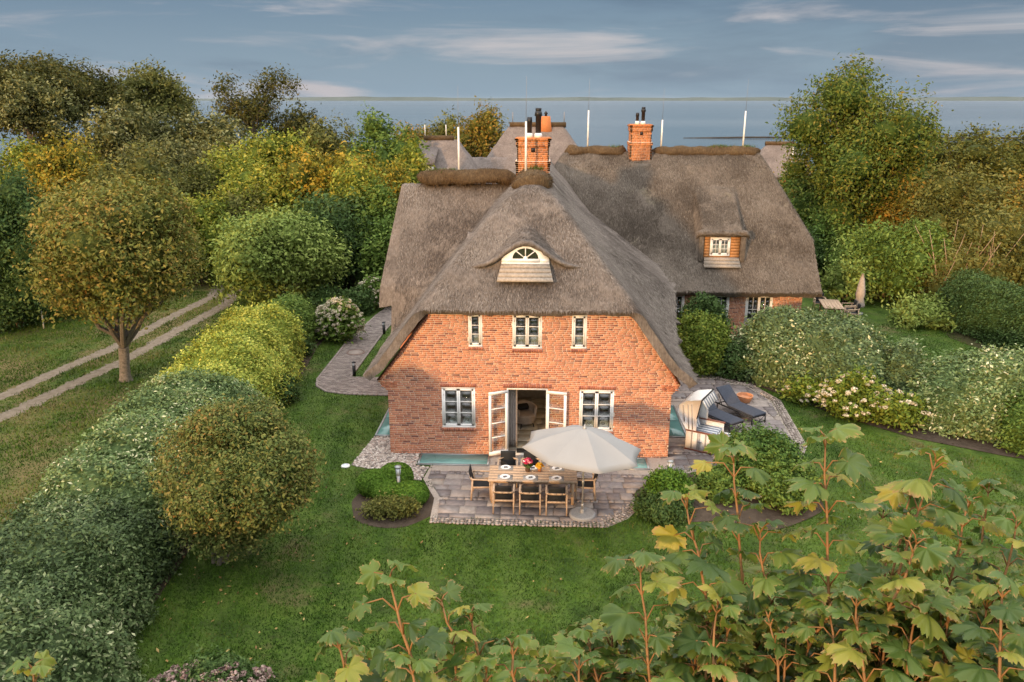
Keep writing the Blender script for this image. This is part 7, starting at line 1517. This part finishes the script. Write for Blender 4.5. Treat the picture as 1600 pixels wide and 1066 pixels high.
SHOOTS = [
 ((-0.452, -21.456, 9.633), (-0.405, -21.532, 9.513), (-0.316, -21.618, 9.308), 0.90),
 ((-0.611, -21.503, 9.451), (-0.58, -21.541, 9.391), (-0.553, -21.576, 9.261), 0.80),
 ((-0.233, -21.241, 9.362), (-0.208, -21.299, 9.282), (-0.162, -21.376, 9.098), 0.80),
 ((-0.086, -21.45, 9.404), (-0.084, -21.495, 9.347), (-0.071, -21.535, 9.22), 0.80),
 ((0.123, -21.392, 9.318), (0.122, -21.438, 9.261), (0.138, -21.47, 9.144), 0.90),
 ((-0.342, -21.146, 9.342), (-0.281, -21.213, 9.239), (-0.243, -21.305, 9.032), 0.70),
 ((-0.361, -21.663, 9.498), (-0.339, -21.702, 9.446), (-0.323, -21.707, 9.365), 0.80),
 ((0.354, -20.982, 9.408), (0.368, -21.081, 9.265), (0.39, -21.229, 8.987), 1.00),
 ((0.535, -20.804, 9.567), (0.573, -20.899, 9.414), (0.652, -21.066, 9.089), 1.00),
 ((0.732, -20.671, 9.696), (0.74, -20.77, 9.504), (0.761, -20.851, 9.252), 1.00),
 ((1.017, -20.815, 9.832), (1.011, -20.927, 9.598), (1.014, -21.057, 9.267), 1.00),
 ((0.817, -20.823, 9.45), (0.819, -20.892, 9.336), (0.851, -20.972, 9.119), 1.00),
 ((1.425, -20.803, 9.741), (1.34, -20.882, 9.503), (1.183, -21.033, 9.039), 1.00),
 ((1.472, -20.575, 9.505), (1.417, -20.653, 9.313), (1.3, -20.797, 8.882), 0.90),
 ((1.646, -20.666, 9.509), (1.609, -20.727, 9.363), (1.546, -20.818, 9.025), 1.00),
 ((1.227, -21.144, 9.606), (1.189, -21.183, 9.51), (1.049, -21.263, 9.196), 1.00),
 ((1.78, -20.759, 9.49), (1.742, -20.821, 9.342), (1.675, -20.894, 9.029), 1.00),
 ((1.9, -20.354, 9.422), (1.866, -20.426, 9.249), (1.836, -20.519, 8.904), 0.90),
 ((1.486, -20.332, 9.279), (1.484, -20.425, 9.115), (1.434, -20.532, 8.773), 0.90),
 ((1.821, -19.545, 8.407), (1.822, -19.69, 8.199), (1.811, -19.919, 7.742), 1.03),
 ((0.171, -20.484, 8.423), (0.185, -20.615, 8.278), (0.193, -20.833, 7.958), 1.03),
 ((0.375, -20.267, 8.424), (0.378, -20.402, 8.264), (0.377, -20.627, 7.914), 0.80),
 ((0.526, -20.702, 8.892), (0.555, -20.817, 8.754), (0.567, -21.005, 8.448), 0.99),
 ((0.505, -20.077, 8.413), (0.456, -20.212, 8.235), (0.425, -20.442, 7.856), 0.80),
 ((1.567, -21.02, 9.317), (1.528, -21.097, 9.176), (1.497, -21.231, 8.877), 1.05),
 ((1.918, -20.473, 8.926), (1.906, -20.581, 8.766), (1.888, -20.75, 8.41), 0.85),
 ((2.151, -20.436, 8.524), (2.153, -20.562, 8.378), (2.138, -20.749, 8.03), 1.02),
 ((0.627, -20.923, 9.148), (0.583, -21.018, 9.009), (0.551, -21.182, 8.717), 0.88),
 ((1.014, -21.246, 9.468), (1.011, -21.33, 9.35), (1.001, -21.464, 9.09), 0.88),
 ((0.724, -20.623, 8.915), (0.711, -20.734, 8.766), (0.697, -20.919, 8.443), 0.98),
 ((0.303, -19.529, 7.746), (0.236, -19.696, 7.547), (0.198, -19.977, 7.118), 0.99),
 ((1.672, -20.835, 8.973), (1.652, -20.934, 8.834), (1.627, -21.092, 8.525), 0.80),
 ((0.177, -20.865, 8.995), (0.215, -20.973, 8.863), (0.237, -21.153, 8.576), 0.85),
 ((1.508, -20.856, 8.91), (1.473, -20.953, 8.77), (1.438, -21.115, 8.465), 0.93),
 ((1.33, -21.177, 9.343), (1.326, -21.264, 9.223), (1.314, -21.401, 8.955), 1.00),
 ((1.397, -21.332, 9.263), (1.366, -21.41, 9.147), (1.335, -21.54, 8.894), 0.95),
 ((1.771, -20.83, 9.185), (1.776, -20.931, 9.05), (1.77, -21.08, 8.738), 0.94),
 ((0.621, -21.04, 9.254), (0.584, -21.13, 9.122), (0.558, -21.286, 8.842), 0.97),
 ((1.667, -21.172, 9.418), (1.622, -21.238, 9.281), (1.587, -21.357, 8.994), 1.05),
 ((1.336, -20.226, 8.614), (1.346, -20.356, 8.45), (1.339, -20.562, 8.082), 0.91),
 ((0.782, -21.123, 9.294), (0.8, -21.219, 9.176), (0.802, -21.371, 8.911), 0.81),
 ((1.351, -19.925, 8.471), (1.378, -20.068, 8.293), (1.38, -20.293, 7.892), 0.96),
 ((1.353, -21.147, 9.41), (1.331, -21.226, 9.282), (1.309, -21.358, 9.003), 0.84),
 ((2.359, -19.643, 8.434), (2.362, -19.786, 8.235), (2.353, -20.001, 7.785), 1.04),
 ((1.095, -20.419, 8.657), (1.098, -20.543, 8.503), (1.088, -20.744, 8.161), 0.92),
 ((0.714, -20.504, 8.831), (0.749, -20.626, 8.682), (0.762, -20.822, 8.352), 1.04),
 ((1.459, -20.363, 8.897), (1.424, -20.469, 8.725), (1.394, -20.65, 8.357), 0.82),
 ((0.67, -20.522, 8.855), (0.687, -20.64, 8.704), (0.69, -20.834, 8.373), 0.99),
 ((1.697, -20.274, 8.487), (1.693, -20.403, 8.327), (1.674, -20.606, 7.964), 0.89),
 ((1.847, -19.924, 8.631), (1.841, -20.053, 8.442), (1.825, -20.257, 8.026), 0.87),
 ((2.146, -20.384, 8.765), (2.123, -20.493, 8.599), (2.097, -20.668, 8.231), 0.80),
 ((1.276, -20.408, 8.872), (1.285, -20.527, 8.713), (1.28, -20.715, 8.362), 0.96),
 ((1.588, -20.819, 9.005), (1.574, -20.92, 8.866), (1.554, -21.079, 8.557), 0.98),
 ((2.172, -19.934, 8.434), (2.159, -20.066, 8.249), (2.136, -20.274, 7.835), 1.04),
 ((2.005, -20.64, 8.869), (1.979, -20.741, 8.717), (1.951, -20.904, 8.379), 0.84),
 ((2.007, -20.231, 8.666), (1.997, -20.353, 8.496), (1.978, -20.542, 8.117), 0.98),
 ((0.579, -19.816, 8.147), (0.58, -19.967, 7.963), (0.575, -20.218, 7.56), 0.97),
 ((1.114, -20.161, 8.418), (1.117, -20.298, 8.253), (1.107, -20.518, 7.885), 0.81),
 ((0.453, -20.507, 8.519), (0.46, -20.634, 8.373), (0.46, -20.846, 8.053), 0.85),
 ((1.544, -20.436, 8.974), (1.5, -20.535, 8.802), (1.465, -20.706, 8.438), 0.81),
 ((0.371, -20.625, 8.815), (0.336, -20.74, 8.667), (0.314, -20.934, 8.349), 0.85),
 ((0.202, -20.163, 8.284), (0.211, -20.304, 8.12), (0.216, -20.54, 7.761), 0.86),
 ((1.384, -21.37, 9.598), (1.362, -21.438, 9.479), (1.343, -21.551, 9.223), 0.87),
 ((0.937, -20.637, 8.749), (0.879, -20.745, 8.597), (0.836, -20.933, 8.276), 0.95),
 ((0.331, -20.319, 8.349), (0.31, -20.454, 8.193), (0.295, -20.68, 7.851), 0.95),
 ((2.368, -20.062, 8.692), (2.35, -20.181, 8.508), (2.33, -20.366, 8.098), 0.89),
 ((0.454, -20.201, 8.326), (0.454, -20.34, 8.163), (0.449, -20.571, 7.807), 1.04),
 ((2.47, -19.964, 8.561), (2.396, -20.065, 8.353), (2.34, -20.249, 7.918), 0.83),
 ((1.427, -20.147, 8.69), (1.372, -20.259, 8.503), (1.328, -20.457, 8.111), 0.96),
 ((1.607, -21.019, 9.279), (1.573, -21.098, 9.14), (1.543, -21.234, 8.842), 1.04),
 ((1.205, -19.51, 8.042), (1.236, -19.674, 7.846), (1.241, -19.935, 7.405), 0.95),
 ((0.66, -20.494, 8.678), (0.632, -20.613, 8.524), (0.609, -20.815, 8.192), 1.05),
 ((1.048, -20.711, 9.053), (1.03, -20.814, 8.905), (1.011, -20.984, 8.586), 0.83),
 ((1.673, -19.905, 8.481), (1.681, -20.044, 8.298), (1.672, -20.262, 7.889), 0.80),
 ((1.108, -20.764, 9.065), (1.125, -20.873, 8.928), (1.126, -21.044, 8.621), 1.00),
 ((0.858, -19.316, 8.079), (0.818, -19.473, 7.856), (0.789, -19.739, 7.383), 0.95),
 ((1.247, -20.102, 8.527), (1.237, -20.233, 8.352), (1.22, -20.448, 7.969), 0.99),
 ((0.387, -20.212, 8.536), (0.365, -20.343, 8.367), (0.35, -20.564, 8.003), 0.87),
 ((1.232, -20.474, 8.747), (1.199, -20.587, 8.588), (1.168, -20.777, 8.243), 0.99),
 ((1.35, -20.459, 8.875), (1.366, -20.579, 8.722), (1.364, -20.765, 8.378), 1.02),
 ((0.94, -21.223, 9.407), (0.944, -21.311, 9.291), (0.939, -21.45, 9.033), 0.91),
 ((1.348, -20.37, 8.889), (1.365, -20.491, 8.73), (1.365, -20.679, 8.374), 0.90),
 ((1.166, -19.786, 8.091), (1.111, -19.929, 7.897), (1.066, -20.175, 7.483), 0.87),
 ((1.983, -20.286, 8.557), (1.947, -20.402, 8.385), (1.91, -20.592, 8.01), 0.87),
 ((2.126, -19.791, 8.417), (2.061, -19.909, 8.207), (2.009, -20.117, 7.764), 0.92),
 ((1.039, -21.031, 9.154), (1.028, -21.126, 9.027), (1.012, -21.282, 8.749), 1.00),
 ((0.226, -20.76, 8.951), (0.252, -20.871, 8.813), (0.267, -21.056, 8.512), 1.00),
 ((1.914, -19.68, 8.123), (1.936, -19.838, 7.938), (1.932, -20.079, 7.512), 0.98),
 ((0.264, -19.664, 8.066), (0.226, -19.819, 7.87), (0.205, -20.082, 7.449), 0.96),
 ((1.771, -20.9, 9.306), (1.775, -20.996, 9.172), (1.772, -21.136, 8.866), 0.84),
 ((1.356, -20.524, 8.965), (1.308, -20.622, 8.798), (1.269, -20.795, 8.449), 0.96),
 ((0.158, -21.109, 9.088), (0.121, -21.209, 8.967), (0.101, -21.376, 8.707), 0.94),
 ((2.018, -19.802, 8.458), (1.954, -19.919, 8.249), (1.902, -20.126, 7.808), 0.91),
 ((1.017, -19.546, 8.013), (0.985, -19.701, 7.808), (0.956, -19.961, 7.368), 0.81),
 ((1.268, -21.042, 9.298), (1.259, -21.132, 9.168), (1.244, -21.276, 8.884), 0.93),
 ((1.663, -21.007, 9.181), (1.642, -21.096, 9.048), (1.62, -21.237, 8.755), 0.86),
 ((1.694, -20.419, 8.912), (1.641, -20.516, 8.737), (1.599, -20.687, 8.368), 0.86),
 ((1.059, -19.874, 8.48), (1.06, -20.013, 8.292), (1.052, -20.24, 7.883), 0.82),
 ((1.174, -21.13, 9.365), (1.133, -21.206, 9.232), (1.1, -21.342, 8.952), 0.95),
 ((0.585, -20.622, 8.844), (0.603, -20.739, 8.7), (0.607, -20.931, 8.384), 0.81),
 ((1.215, -21.232, 9.413), (1.177, -21.305, 9.285), (1.145, -21.435, 9.016), 1.04),
 ((1.982, -19.533, 8.406), (1.973, -19.675, 8.195), (1.956, -19.901, 7.732), 1.01),
 ((0.457, -20.097, 8.35), (0.434, -20.236, 8.177), (0.418, -20.469, 7.805), 0.86),
 ((0.801, -20.523, 8.8), (0.754, -20.635, 8.641), (0.72, -20.827, 8.306), 1.01),
 ((1.752, -19.863, 8.496), (1.72, -19.991, 8.299), (1.688, -20.204, 7.876), 1.01),
 ((1.397, -20.011, 8.343), (1.363, -20.144, 8.161), (1.328, -20.366, 7.767), 0.82),
 ((0.154, -20.871, 8.904), (0.112, -20.981, 8.771), (0.089, -21.165, 8.486), 1.02),
 ((1.153, -20.362, 8.837), (1.172, -20.485, 8.678), (1.172, -20.679, 8.324), 0.95),
 ((1.044, -20.35, 8.819), (0.991, -20.459, 8.646), (0.951, -20.651, 8.282), 0.84),
 ((0.571, -19.667, 7.961), (0.518, -19.822, 7.766), (0.483, -20.086, 7.347), 0.86),
 ((0.595, -20.914, 9.086), (0.568, -21.014, 8.951), (0.547, -21.183, 8.662), 0.86),
 ((1.056, -20.748, 8.684), (1.073, -20.868, 8.556), (1.07, -21.057, 8.26), 0.97),
 ((1.518, -20.451, 8.932), (1.534, -20.569, 8.778), (1.532, -20.75, 8.429), 0.83),
 ((1.735, -19.987, 8.633), (1.678, -20.1, 8.436), (1.633, -20.299, 8.019), 0.85),
 ((0.14, -20.888, 8.781), (0.102, -21.001, 8.653), (0.081, -21.189, 8.374), 0.90),
 ((1.994, -20.654, 9.066), (1.954, -20.742, 8.905), (1.921, -20.892, 8.559), 0.98),
 ((1.309, -21.029, 9.294), (1.273, -21.11, 9.157), (1.243, -21.251, 8.864), 0.97),
 ((2.514, -19.799, 8.463), (2.437, -19.905, 8.245), (2.379, -20.098, 7.792), 0.82),
 ((1.632, -20.651, 9.002), (1.575, -20.74, 8.838), (1.53, -20.899, 8.497), 0.94),
 ((1.574, -21.3, 9.455), (1.531, -21.364, 9.326), (1.498, -21.48, 9.057), 1.02),
 ((1.486, -19.537, 8.241), (1.412, -19.672, 8.02), (1.355, -19.91, 7.56), 0.86),
 ((0.194, -20.736, 8.882), (0.183, -20.849, 8.741), (0.178, -21.038, 8.439), 0.88),
 ((0.167, -21.128, 9.193), (0.203, -21.226, 9.075), (0.223, -21.387, 8.817), 0.84),
 ((0.927, -21.145, 9.22), (0.898, -21.233, 9.095), (0.872, -21.383, 8.829), 0.83),
 ((1.59, -19.664, 8.18), (1.575, -19.812, 7.983), (1.552, -20.052, 7.549), 1.01),
 ((0.583, -20.439, 8.461), (0.58, -20.569, 8.312), (0.572, -20.784, 7.983), 0.89),
 ((1.646, -19.94, 8.656), (1.664, -20.076, 8.474), (1.663, -20.284, 8.065), 0.88),
 ((0.863, -21.018, 9.234), (0.835, -21.108, 9.101), (0.811, -21.263, 8.817), 0.82),
 ((2.023, -19.927, 8.543), (1.978, -20.046, 8.345), (1.937, -20.246, 7.921), 0.83),
 ((0.286, -20.396, 8.68), (0.29, -20.521, 8.522), (0.292, -20.73, 8.18), 0.86),
 ((0.278, -19.942, 8.24), (0.222, -20.087, 8.058), (0.19, -20.332, 7.668), 0.85),
 ((0.724, -20.409, 8.792), (0.695, -20.526, 8.628), (0.672, -20.724, 8.28), 0.99),
 ((1.622, -19.609, 8.385), (1.617, -19.752, 8.18), (1.601, -19.983, 7.733), 0.99),
 ((1.456, -20.196, 8.473), (1.476, -20.333, 8.313), (1.472, -20.546, 7.947), 0.98),
 ((1.379, -20.839, 9.162), (1.382, -20.94, 9.026), (1.374, -21.097, 8.72), 0.90),
 ((0.351, -20.756, 8.849), (0.362, -20.87, 8.713), (0.365, -21.059, 8.415), 0.87),
 ((0.293, -19.806, 8.179), (0.297, -19.957, 7.993), (0.299, -20.209, 7.588), 0.81),
 ((0.271, -19.682, 7.977), (0.325, -19.842, 7.79), (0.355, -20.108, 7.378), 0.95),
 ((0.609, -20.415, 8.716), (0.586, -20.536, 8.556), (0.567, -20.739, 8.213), 0.88),
 ((0.155, -19.86, 8.239), (0.159, -20.008, 8.054), (0.162, -20.256, 7.654), 0.84),
 ((1.549, -20.558, 8.912), (1.561, -20.675, 8.765), (1.557, -20.852, 8.43), 1.00),
 ((0.368, -20.434, 8.521), (0.356, -20.562, 8.368), (0.347, -20.776, 8.037), 0.91),
 ((2.092, -19.875, 8.168), (2.062, -20.012, 7.98), (2.025, -20.234, 7.565), 1.04),
 ((1.319, -20.589, 8.827), (1.261, -20.689, 8.666), (1.214, -20.867, 8.329), 1.04),
 ((0.192, -20.243, 8.312), (0.188, -20.382, 8.153), (0.187, -20.613, 7.803), 1.02),
 ((0.821, -20.832, 9.126), (0.813, -20.933, 8.986), (0.802, -21.1, 8.684), 0.89),
 ((1.428, -20.92, 9.198), (1.397, -21.008, 9.057), (1.369, -21.155, 8.753), 0.86),
 ((2.17, -20.454, 8.835), (2.134, -20.554, 8.667), (2.102, -20.719, 8.301), 0.84),
 ((1.78, -20.615, 8.826), (1.718, -20.708, 8.662), (1.668, -20.874, 8.318), 0.84),
 ((0.277, -20.856, 8.948), (0.3, -20.965, 8.817), (0.311, -21.147, 8.53), 0.88),
 ((1.845, -19.948, 8.199), (1.826, -20.087, 8.02), (1.797, -20.311, 7.619), 1.00),
 ((0.989, -20.229, 8.475), (0.94, -20.354, 8.303), (0.901, -20.569, 7.937), 0.90),
 ((0.606, -21.122, 9.341), (0.583, -21.21, 9.214), (0.565, -21.359, 8.944), 0.90),
 ((1.476, -19.466, 8.142), (1.491, -19.625, 7.937), (1.486, -19.878, 7.484), 1.03),
 ((1.72, -20.163, 8.626), (1.698, -20.285, 8.45), (1.671, -20.482, 8.064), 1.00),
 ((0.924, -20.344, 8.55), (0.887, -20.467, 8.386), (0.856, -20.676, 8.035), 0.82),
 ((0.282, -20.611, 8.676), (0.286, -20.732, 8.533), (0.287, -20.934, 8.222), 0.99),
 ((1.403, -20.845, 9.141), (1.399, -20.945, 9.004), (1.386, -21.101, 8.697), 0.82),
 ((1.809, -20.318, 8.485), (1.819, -20.451, 8.333), (1.808, -20.652, 7.977), 1.02),
 ((1.659, -20.253, 8.712), (1.609, -20.361, 8.531), (1.567, -20.55, 8.149), 0.93),
 ((1.616, -21.045, 9.194), (1.622, -21.142, 9.073), (1.615, -21.287, 8.792), 0.94),
 ((0.801, -20.941, 9.06), (0.8, -21.043, 8.932), (0.79, -21.211, 8.648), 1.02),
 ((2.071, -20.323, 8.949), (2.037, -20.423, 8.771), (2.009, -20.589, 8.388), 0.83),
 ((1.44, -20.717, 8.921), (1.448, -20.829, 8.784), (1.439, -21.002, 8.47), 0.85),
 ((0.694, -20.713, 8.972), (0.693, -20.823, 8.829), (0.687, -21.004, 8.519), 1.02),
 ((0.409, -20.882, 8.843), (0.365, -20.99, 8.71), (0.336, -21.174, 8.427), 0.94),
 ((2.182, -19.935, 8.403), (2.171, -20.069, 8.22), (2.15, -20.278, 7.808), 0.90),
 ((0.914, -20.833, 8.769), (0.879, -20.94, 8.634), (0.847, -21.121, 8.341), 0.95),
 ((1.664, -21.101, 9.397), (1.617, -21.168, 9.255), (1.581, -21.291, 8.96), 0.83),
 ((1.1, -20.899, 9.221), (1.091, -20.994, 9.084), (1.077, -21.15, 8.785), 0.96),
 ((1.778, -20.002, 8.645), (1.712, -20.111, 8.445), (1.661, -20.307, 8.027), 0.92),
 ((2.172, -19.943, 8.508), (2.155, -20.071, 8.321), (2.131, -20.274, 7.905), 1.03),
 ((0.704, -19.874, 8.426), (0.733, -20.018, 8.242), (0.743, -20.253, 7.838), 0.92),
 ((0.261, -21.03, 9.123), (0.23, -21.129, 8.995), (0.211, -21.296, 8.723), 0.95),
 ((0.399, -19.859, 8.146), (0.422, -20.01, 7.966), (0.433, -20.261, 7.571), 1.00),
 ((2.225, -19.704, 8.419), (2.207, -19.839, 8.217), (2.184, -20.053, 7.772), 1.04),
 ((0.268, -21.004, 9.12), (0.241, -21.103, 8.991), (0.224, -21.272, 8.715), 0.89),
 ((0.854, -21.106, 9.238), (0.833, -21.196, 9.112), (0.812, -21.348, 8.841), 0.94),
 ((0.733, -21.083, 9.084), (0.727, -21.181, 8.964), (0.715, -21.344, 8.699), 0.89),
 ((1.906, -19.865, 8.018), (1.828, -19.995, 7.82), (1.763, -20.224, 7.402), 0.99),
 ((1.444, -20.756, 9.209), (1.398, -20.84, 9.052), (1.361, -20.99, 8.723), 0.92),
 ((0.846, -20.488, 8.881), (0.814, -20.599, 8.72), (0.788, -20.788, 8.377), 0.92),
 ((1.806, -20.094, 8.286), (1.783, -20.227, 8.113), (1.751, -20.442, 7.728), 0.87),
 ((0.644, -21.13, 9.249), (0.628, -21.222, 9.126), (0.612, -21.376, 8.861), 0.86),
 ((1.152, -21.185, 9.348), (1.12, -21.264, 9.221), (1.092, -21.401, 8.951), 0.82),
 ((1.074, -20.625, 8.778), (1.093, -20.746, 8.639), (1.092, -20.935, 8.324), 0.82),
 ((1.072, -19.696, 8.338), (0.998, -19.83, 8.129), (0.945, -20.067, 7.693), 0.99),
 ((0.893, -20.407, 8.704), (0.868, -20.526, 8.543), (0.844, -20.726, 8.196), 0.93),
 ((0.194, -20.785, 8.957), (0.235, -20.896, 8.822), (0.258, -21.081, 8.525), 0.91),
 ((-0.278, -21.384, 9.354), (-0.262, -21.453, 9.267), (-0.242, -21.543, 9.084), 0.80),
 ((0.026, -21.301, 9.179), (0.038, -21.376, 9.092), (0.054, -21.474, 8.908), 0.80),
 ((-0.599, -21.18, 9.121), (-0.576, -21.256, 9.025), (-0.55, -21.355, 8.822), 0.80),
 ((-0.345, -21.099, 9.02), (-0.326, -21.179, 8.923), (-0.302, -21.285, 8.718), 0.80),
 ((-0.156, -21.557, 9.394), (-0.143, -21.623, 9.317), (-0.126, -21.71, 9.153), 0.80),
 ((-0.561, -21.413, 9.236), (-0.54, -21.483, 9.151), (-0.516, -21.574, 8.97), 0.80),
 ((-0.029, -21.097, 8.978), (-0.015, -21.18, 8.883), (0.004, -21.289, 8.682), 0.80),
 ((-0.368, -21.224, 9.035), (-0.349, -21.302, 8.945), (-0.325, -21.405, 8.752), 0.80),
 ((-0.017, -21.097, 9.127), (-0.004, -21.176, 9.03), (0.014, -21.28, 8.825), 0.80),
 ((-0.357, -21.092, 8.929), (-0.338, -21.175, 8.834), (-0.313, -21.284, 8.63), 0.80),
 ((-1.644, -21.402, 9.23), (-1.628, -21.432, 9.18), (-1.63, -21.447, 9.055), 0.70),
]

def build_maple():
    g = np.random.default_rng(9); root = empty("maple_tree", (1.6, -20.9, 0), 0, "sycamore maple with orange stems and curling yellow edged leaves, close in front at the bottom", "tree"); off = Vector((1.6, -20.9, 0))
    tr = MB(); tr.tube([(0, 0, -.05), (0, 0, .3), (.05, .05, 3), (0, .1, 5.6), (-.1, .2, 6.8)], [.22, .17, .14, .12, .08], 12)
    hubs = [Vector((-.2, .15, 6.6)), Vector((-1.6, -.2, 7.4)), Vector((.4, .5, 6.9)), Vector((1.2, .9, 6.9)), Vector((1.9, 1.2, 7.1)), Vector((-3.6, -.1, 7.5))]
    for h in hubs[1:]: tr.tube(limb_pts((0, .1, 5.6 + .2 * h.x * .1), h, g), [.09, .075, .06, .05, .04], 8)
    places = []; st = MB(); thick = []
    for (tip, mid, base, sz) in SHOOTS:
        tip, mid, base = Vector(tip) - off, Vector(mid) - off, Vector(base) - off; hub = min(hubs, key=lambda h: (h - base).length)
        pts = [hub, (hub * .45 + base * .55) + Vector((0, 0, -.05)), base, base * .5 + mid * .5 + Vector(g.normal(0, .008, 3)), mid, mid * .5 + tip * .5 + Vector(g.normal(0, .006, 3)), tip]
        st.tube(pts, [.012, .0075, .0058, .0052, .0045, .0037, .0028], 7)
        # nodes down the shoot
        path = [tip, pts[5], mid, pts[3], base, pts[1]]; L_ = [0]
        for a, c in zip(path[:-1], path[1:]): L_.append(L_[-1] + (c - a).length)
        def at(u):
            for k in range(len(path) - 1):
                if u <= L_[k + 1]: t = (u - L_[k]) / max(1e-6, L_[k + 1] - L_[k]); return path[k].lerp(path[k + 1], t)
            return path[-1]
        u = .0; k = 0; az = g.uniform(0, 6.28); maxu = min(L_[-2] * 1.1, 1.0)
        while u < maxu:
            p = at(u); d = (at(max(0, u - .03)) - at(u + .03)).normalized(); x = d.cross(Vector((.3, .2, .9))).normalized(); y = d.cross(x)
            for s in (0, 1):
                if u > .05 and g.random() < .06: continue
                a = az + k * math.pi / 2 + s * math.pi + g.normal(0, .25); o = x * math.cos(a) + y * math.sin(a); top = u < .03
                pl = (.055 if top else g.uniform(.06, .12)) * sz; q0 = p; q2 = p + (o * .85 + d * (.75 if top else .42)).normalized() * pl; q1 = p + (o * .5 + d * .7).normalized() * pl * .55
                st.tube([q0, q1, q2], [.0034, .0025, .0019], 5)
                size = (g.uniform(.06, .09) if top else g.uniform(.066, .112) * (1 if u > .1 else .85)) * sz
                fwd = (o * 1.0 + Vector((0, 0, -1)) * g.uniform(-.05, .6) + d * .1).normalized(); upv = (Vector((0, 0, 1)) + d * .3 + Vector(g.normal(0, .48, 3))).normalized()
                rx = fwd.cross(upv).normalized(); nz = rx.cross(fwd).normalized(); places.append((q2, rx, fwd, nz, size, top, u))
            u += (.035 if k == 0 else g.uniform(.055, .10)) * sz * .92; k += 1
    tr_o = tr.build("trunk", M['mbark'], root); smooth_angle(tr_o); so = st.build("stems", M['mstem'], root, smooth=True)
    meshes = []
    for k in range(14):
        for v in range(4):
            V, F, T = LEAVES[k]; T = T.copy(); T[:, 0] = [.15, .45, .6, .9][v] + .1 * g.normal(); T[:, 1] = g.random(); T[:, 2] *= [.75, .95, 1.0, 1.15][v]; me = np_mesh("leaf", V, F, np.clip(T, 0, 1), True); me.materials.append(M['mleaf']); meshes.append((me, k, v))
    inv = camo.matrix_basis.inverted()
    def key(pl): q = inv @ (pl[0] + off); return (-q.z) / pl[4] + (0 if abs(q.x / q.z) < .66 and abs(q.y / q.z) < .44 else 500)
    places.sort(key=key); Vs, Fs, Ts = [], [], []; kk = 0
    for i, (p, rx, fw_, nz, size, top, u) in enumerate(places):
        me, k, v = meshes[int(g.integers(0, 14)) * 4 + int(g.choice([1, 1, 2, 2, 3]) if u < .12 else g.choice([0, 0, 1, 1, 2, 3]))]
        if i < 300:
            o = bpy.data.objects.new("leaf", me); link(o); o.parent = root; mt = Matrix((rx, fw_, nz)).transposed().to_4x4(); o.matrix_local = Matrix.Translation(p) @ mt @ Matrix.Diagonal((size, size, size, 1))
        else:
            V, F, T = LEAVES[k]; B = np.array([rx[:], fw_[:], nz[:]]); Vs.append(V * size @ B + np.array(p[:])); Fs.append(F + kk); kk += len(V); T2 = T.copy(); T2[:, 0] = [.15, .45, .6, .9][v]; T2[:, 1] = g.random(); Ts.append(T2)
    if Vs: tag(obj("leaves", np_mesh("leaves", np.concatenate(Vs), np.concatenate(Fs), np.clip(np.concatenate(Ts), 0, 1), True), M['mleaf'], root), kind='stuff')
    print("maple leaves", len(places))
build_maple()
print("leaf triangles", TRI[0])
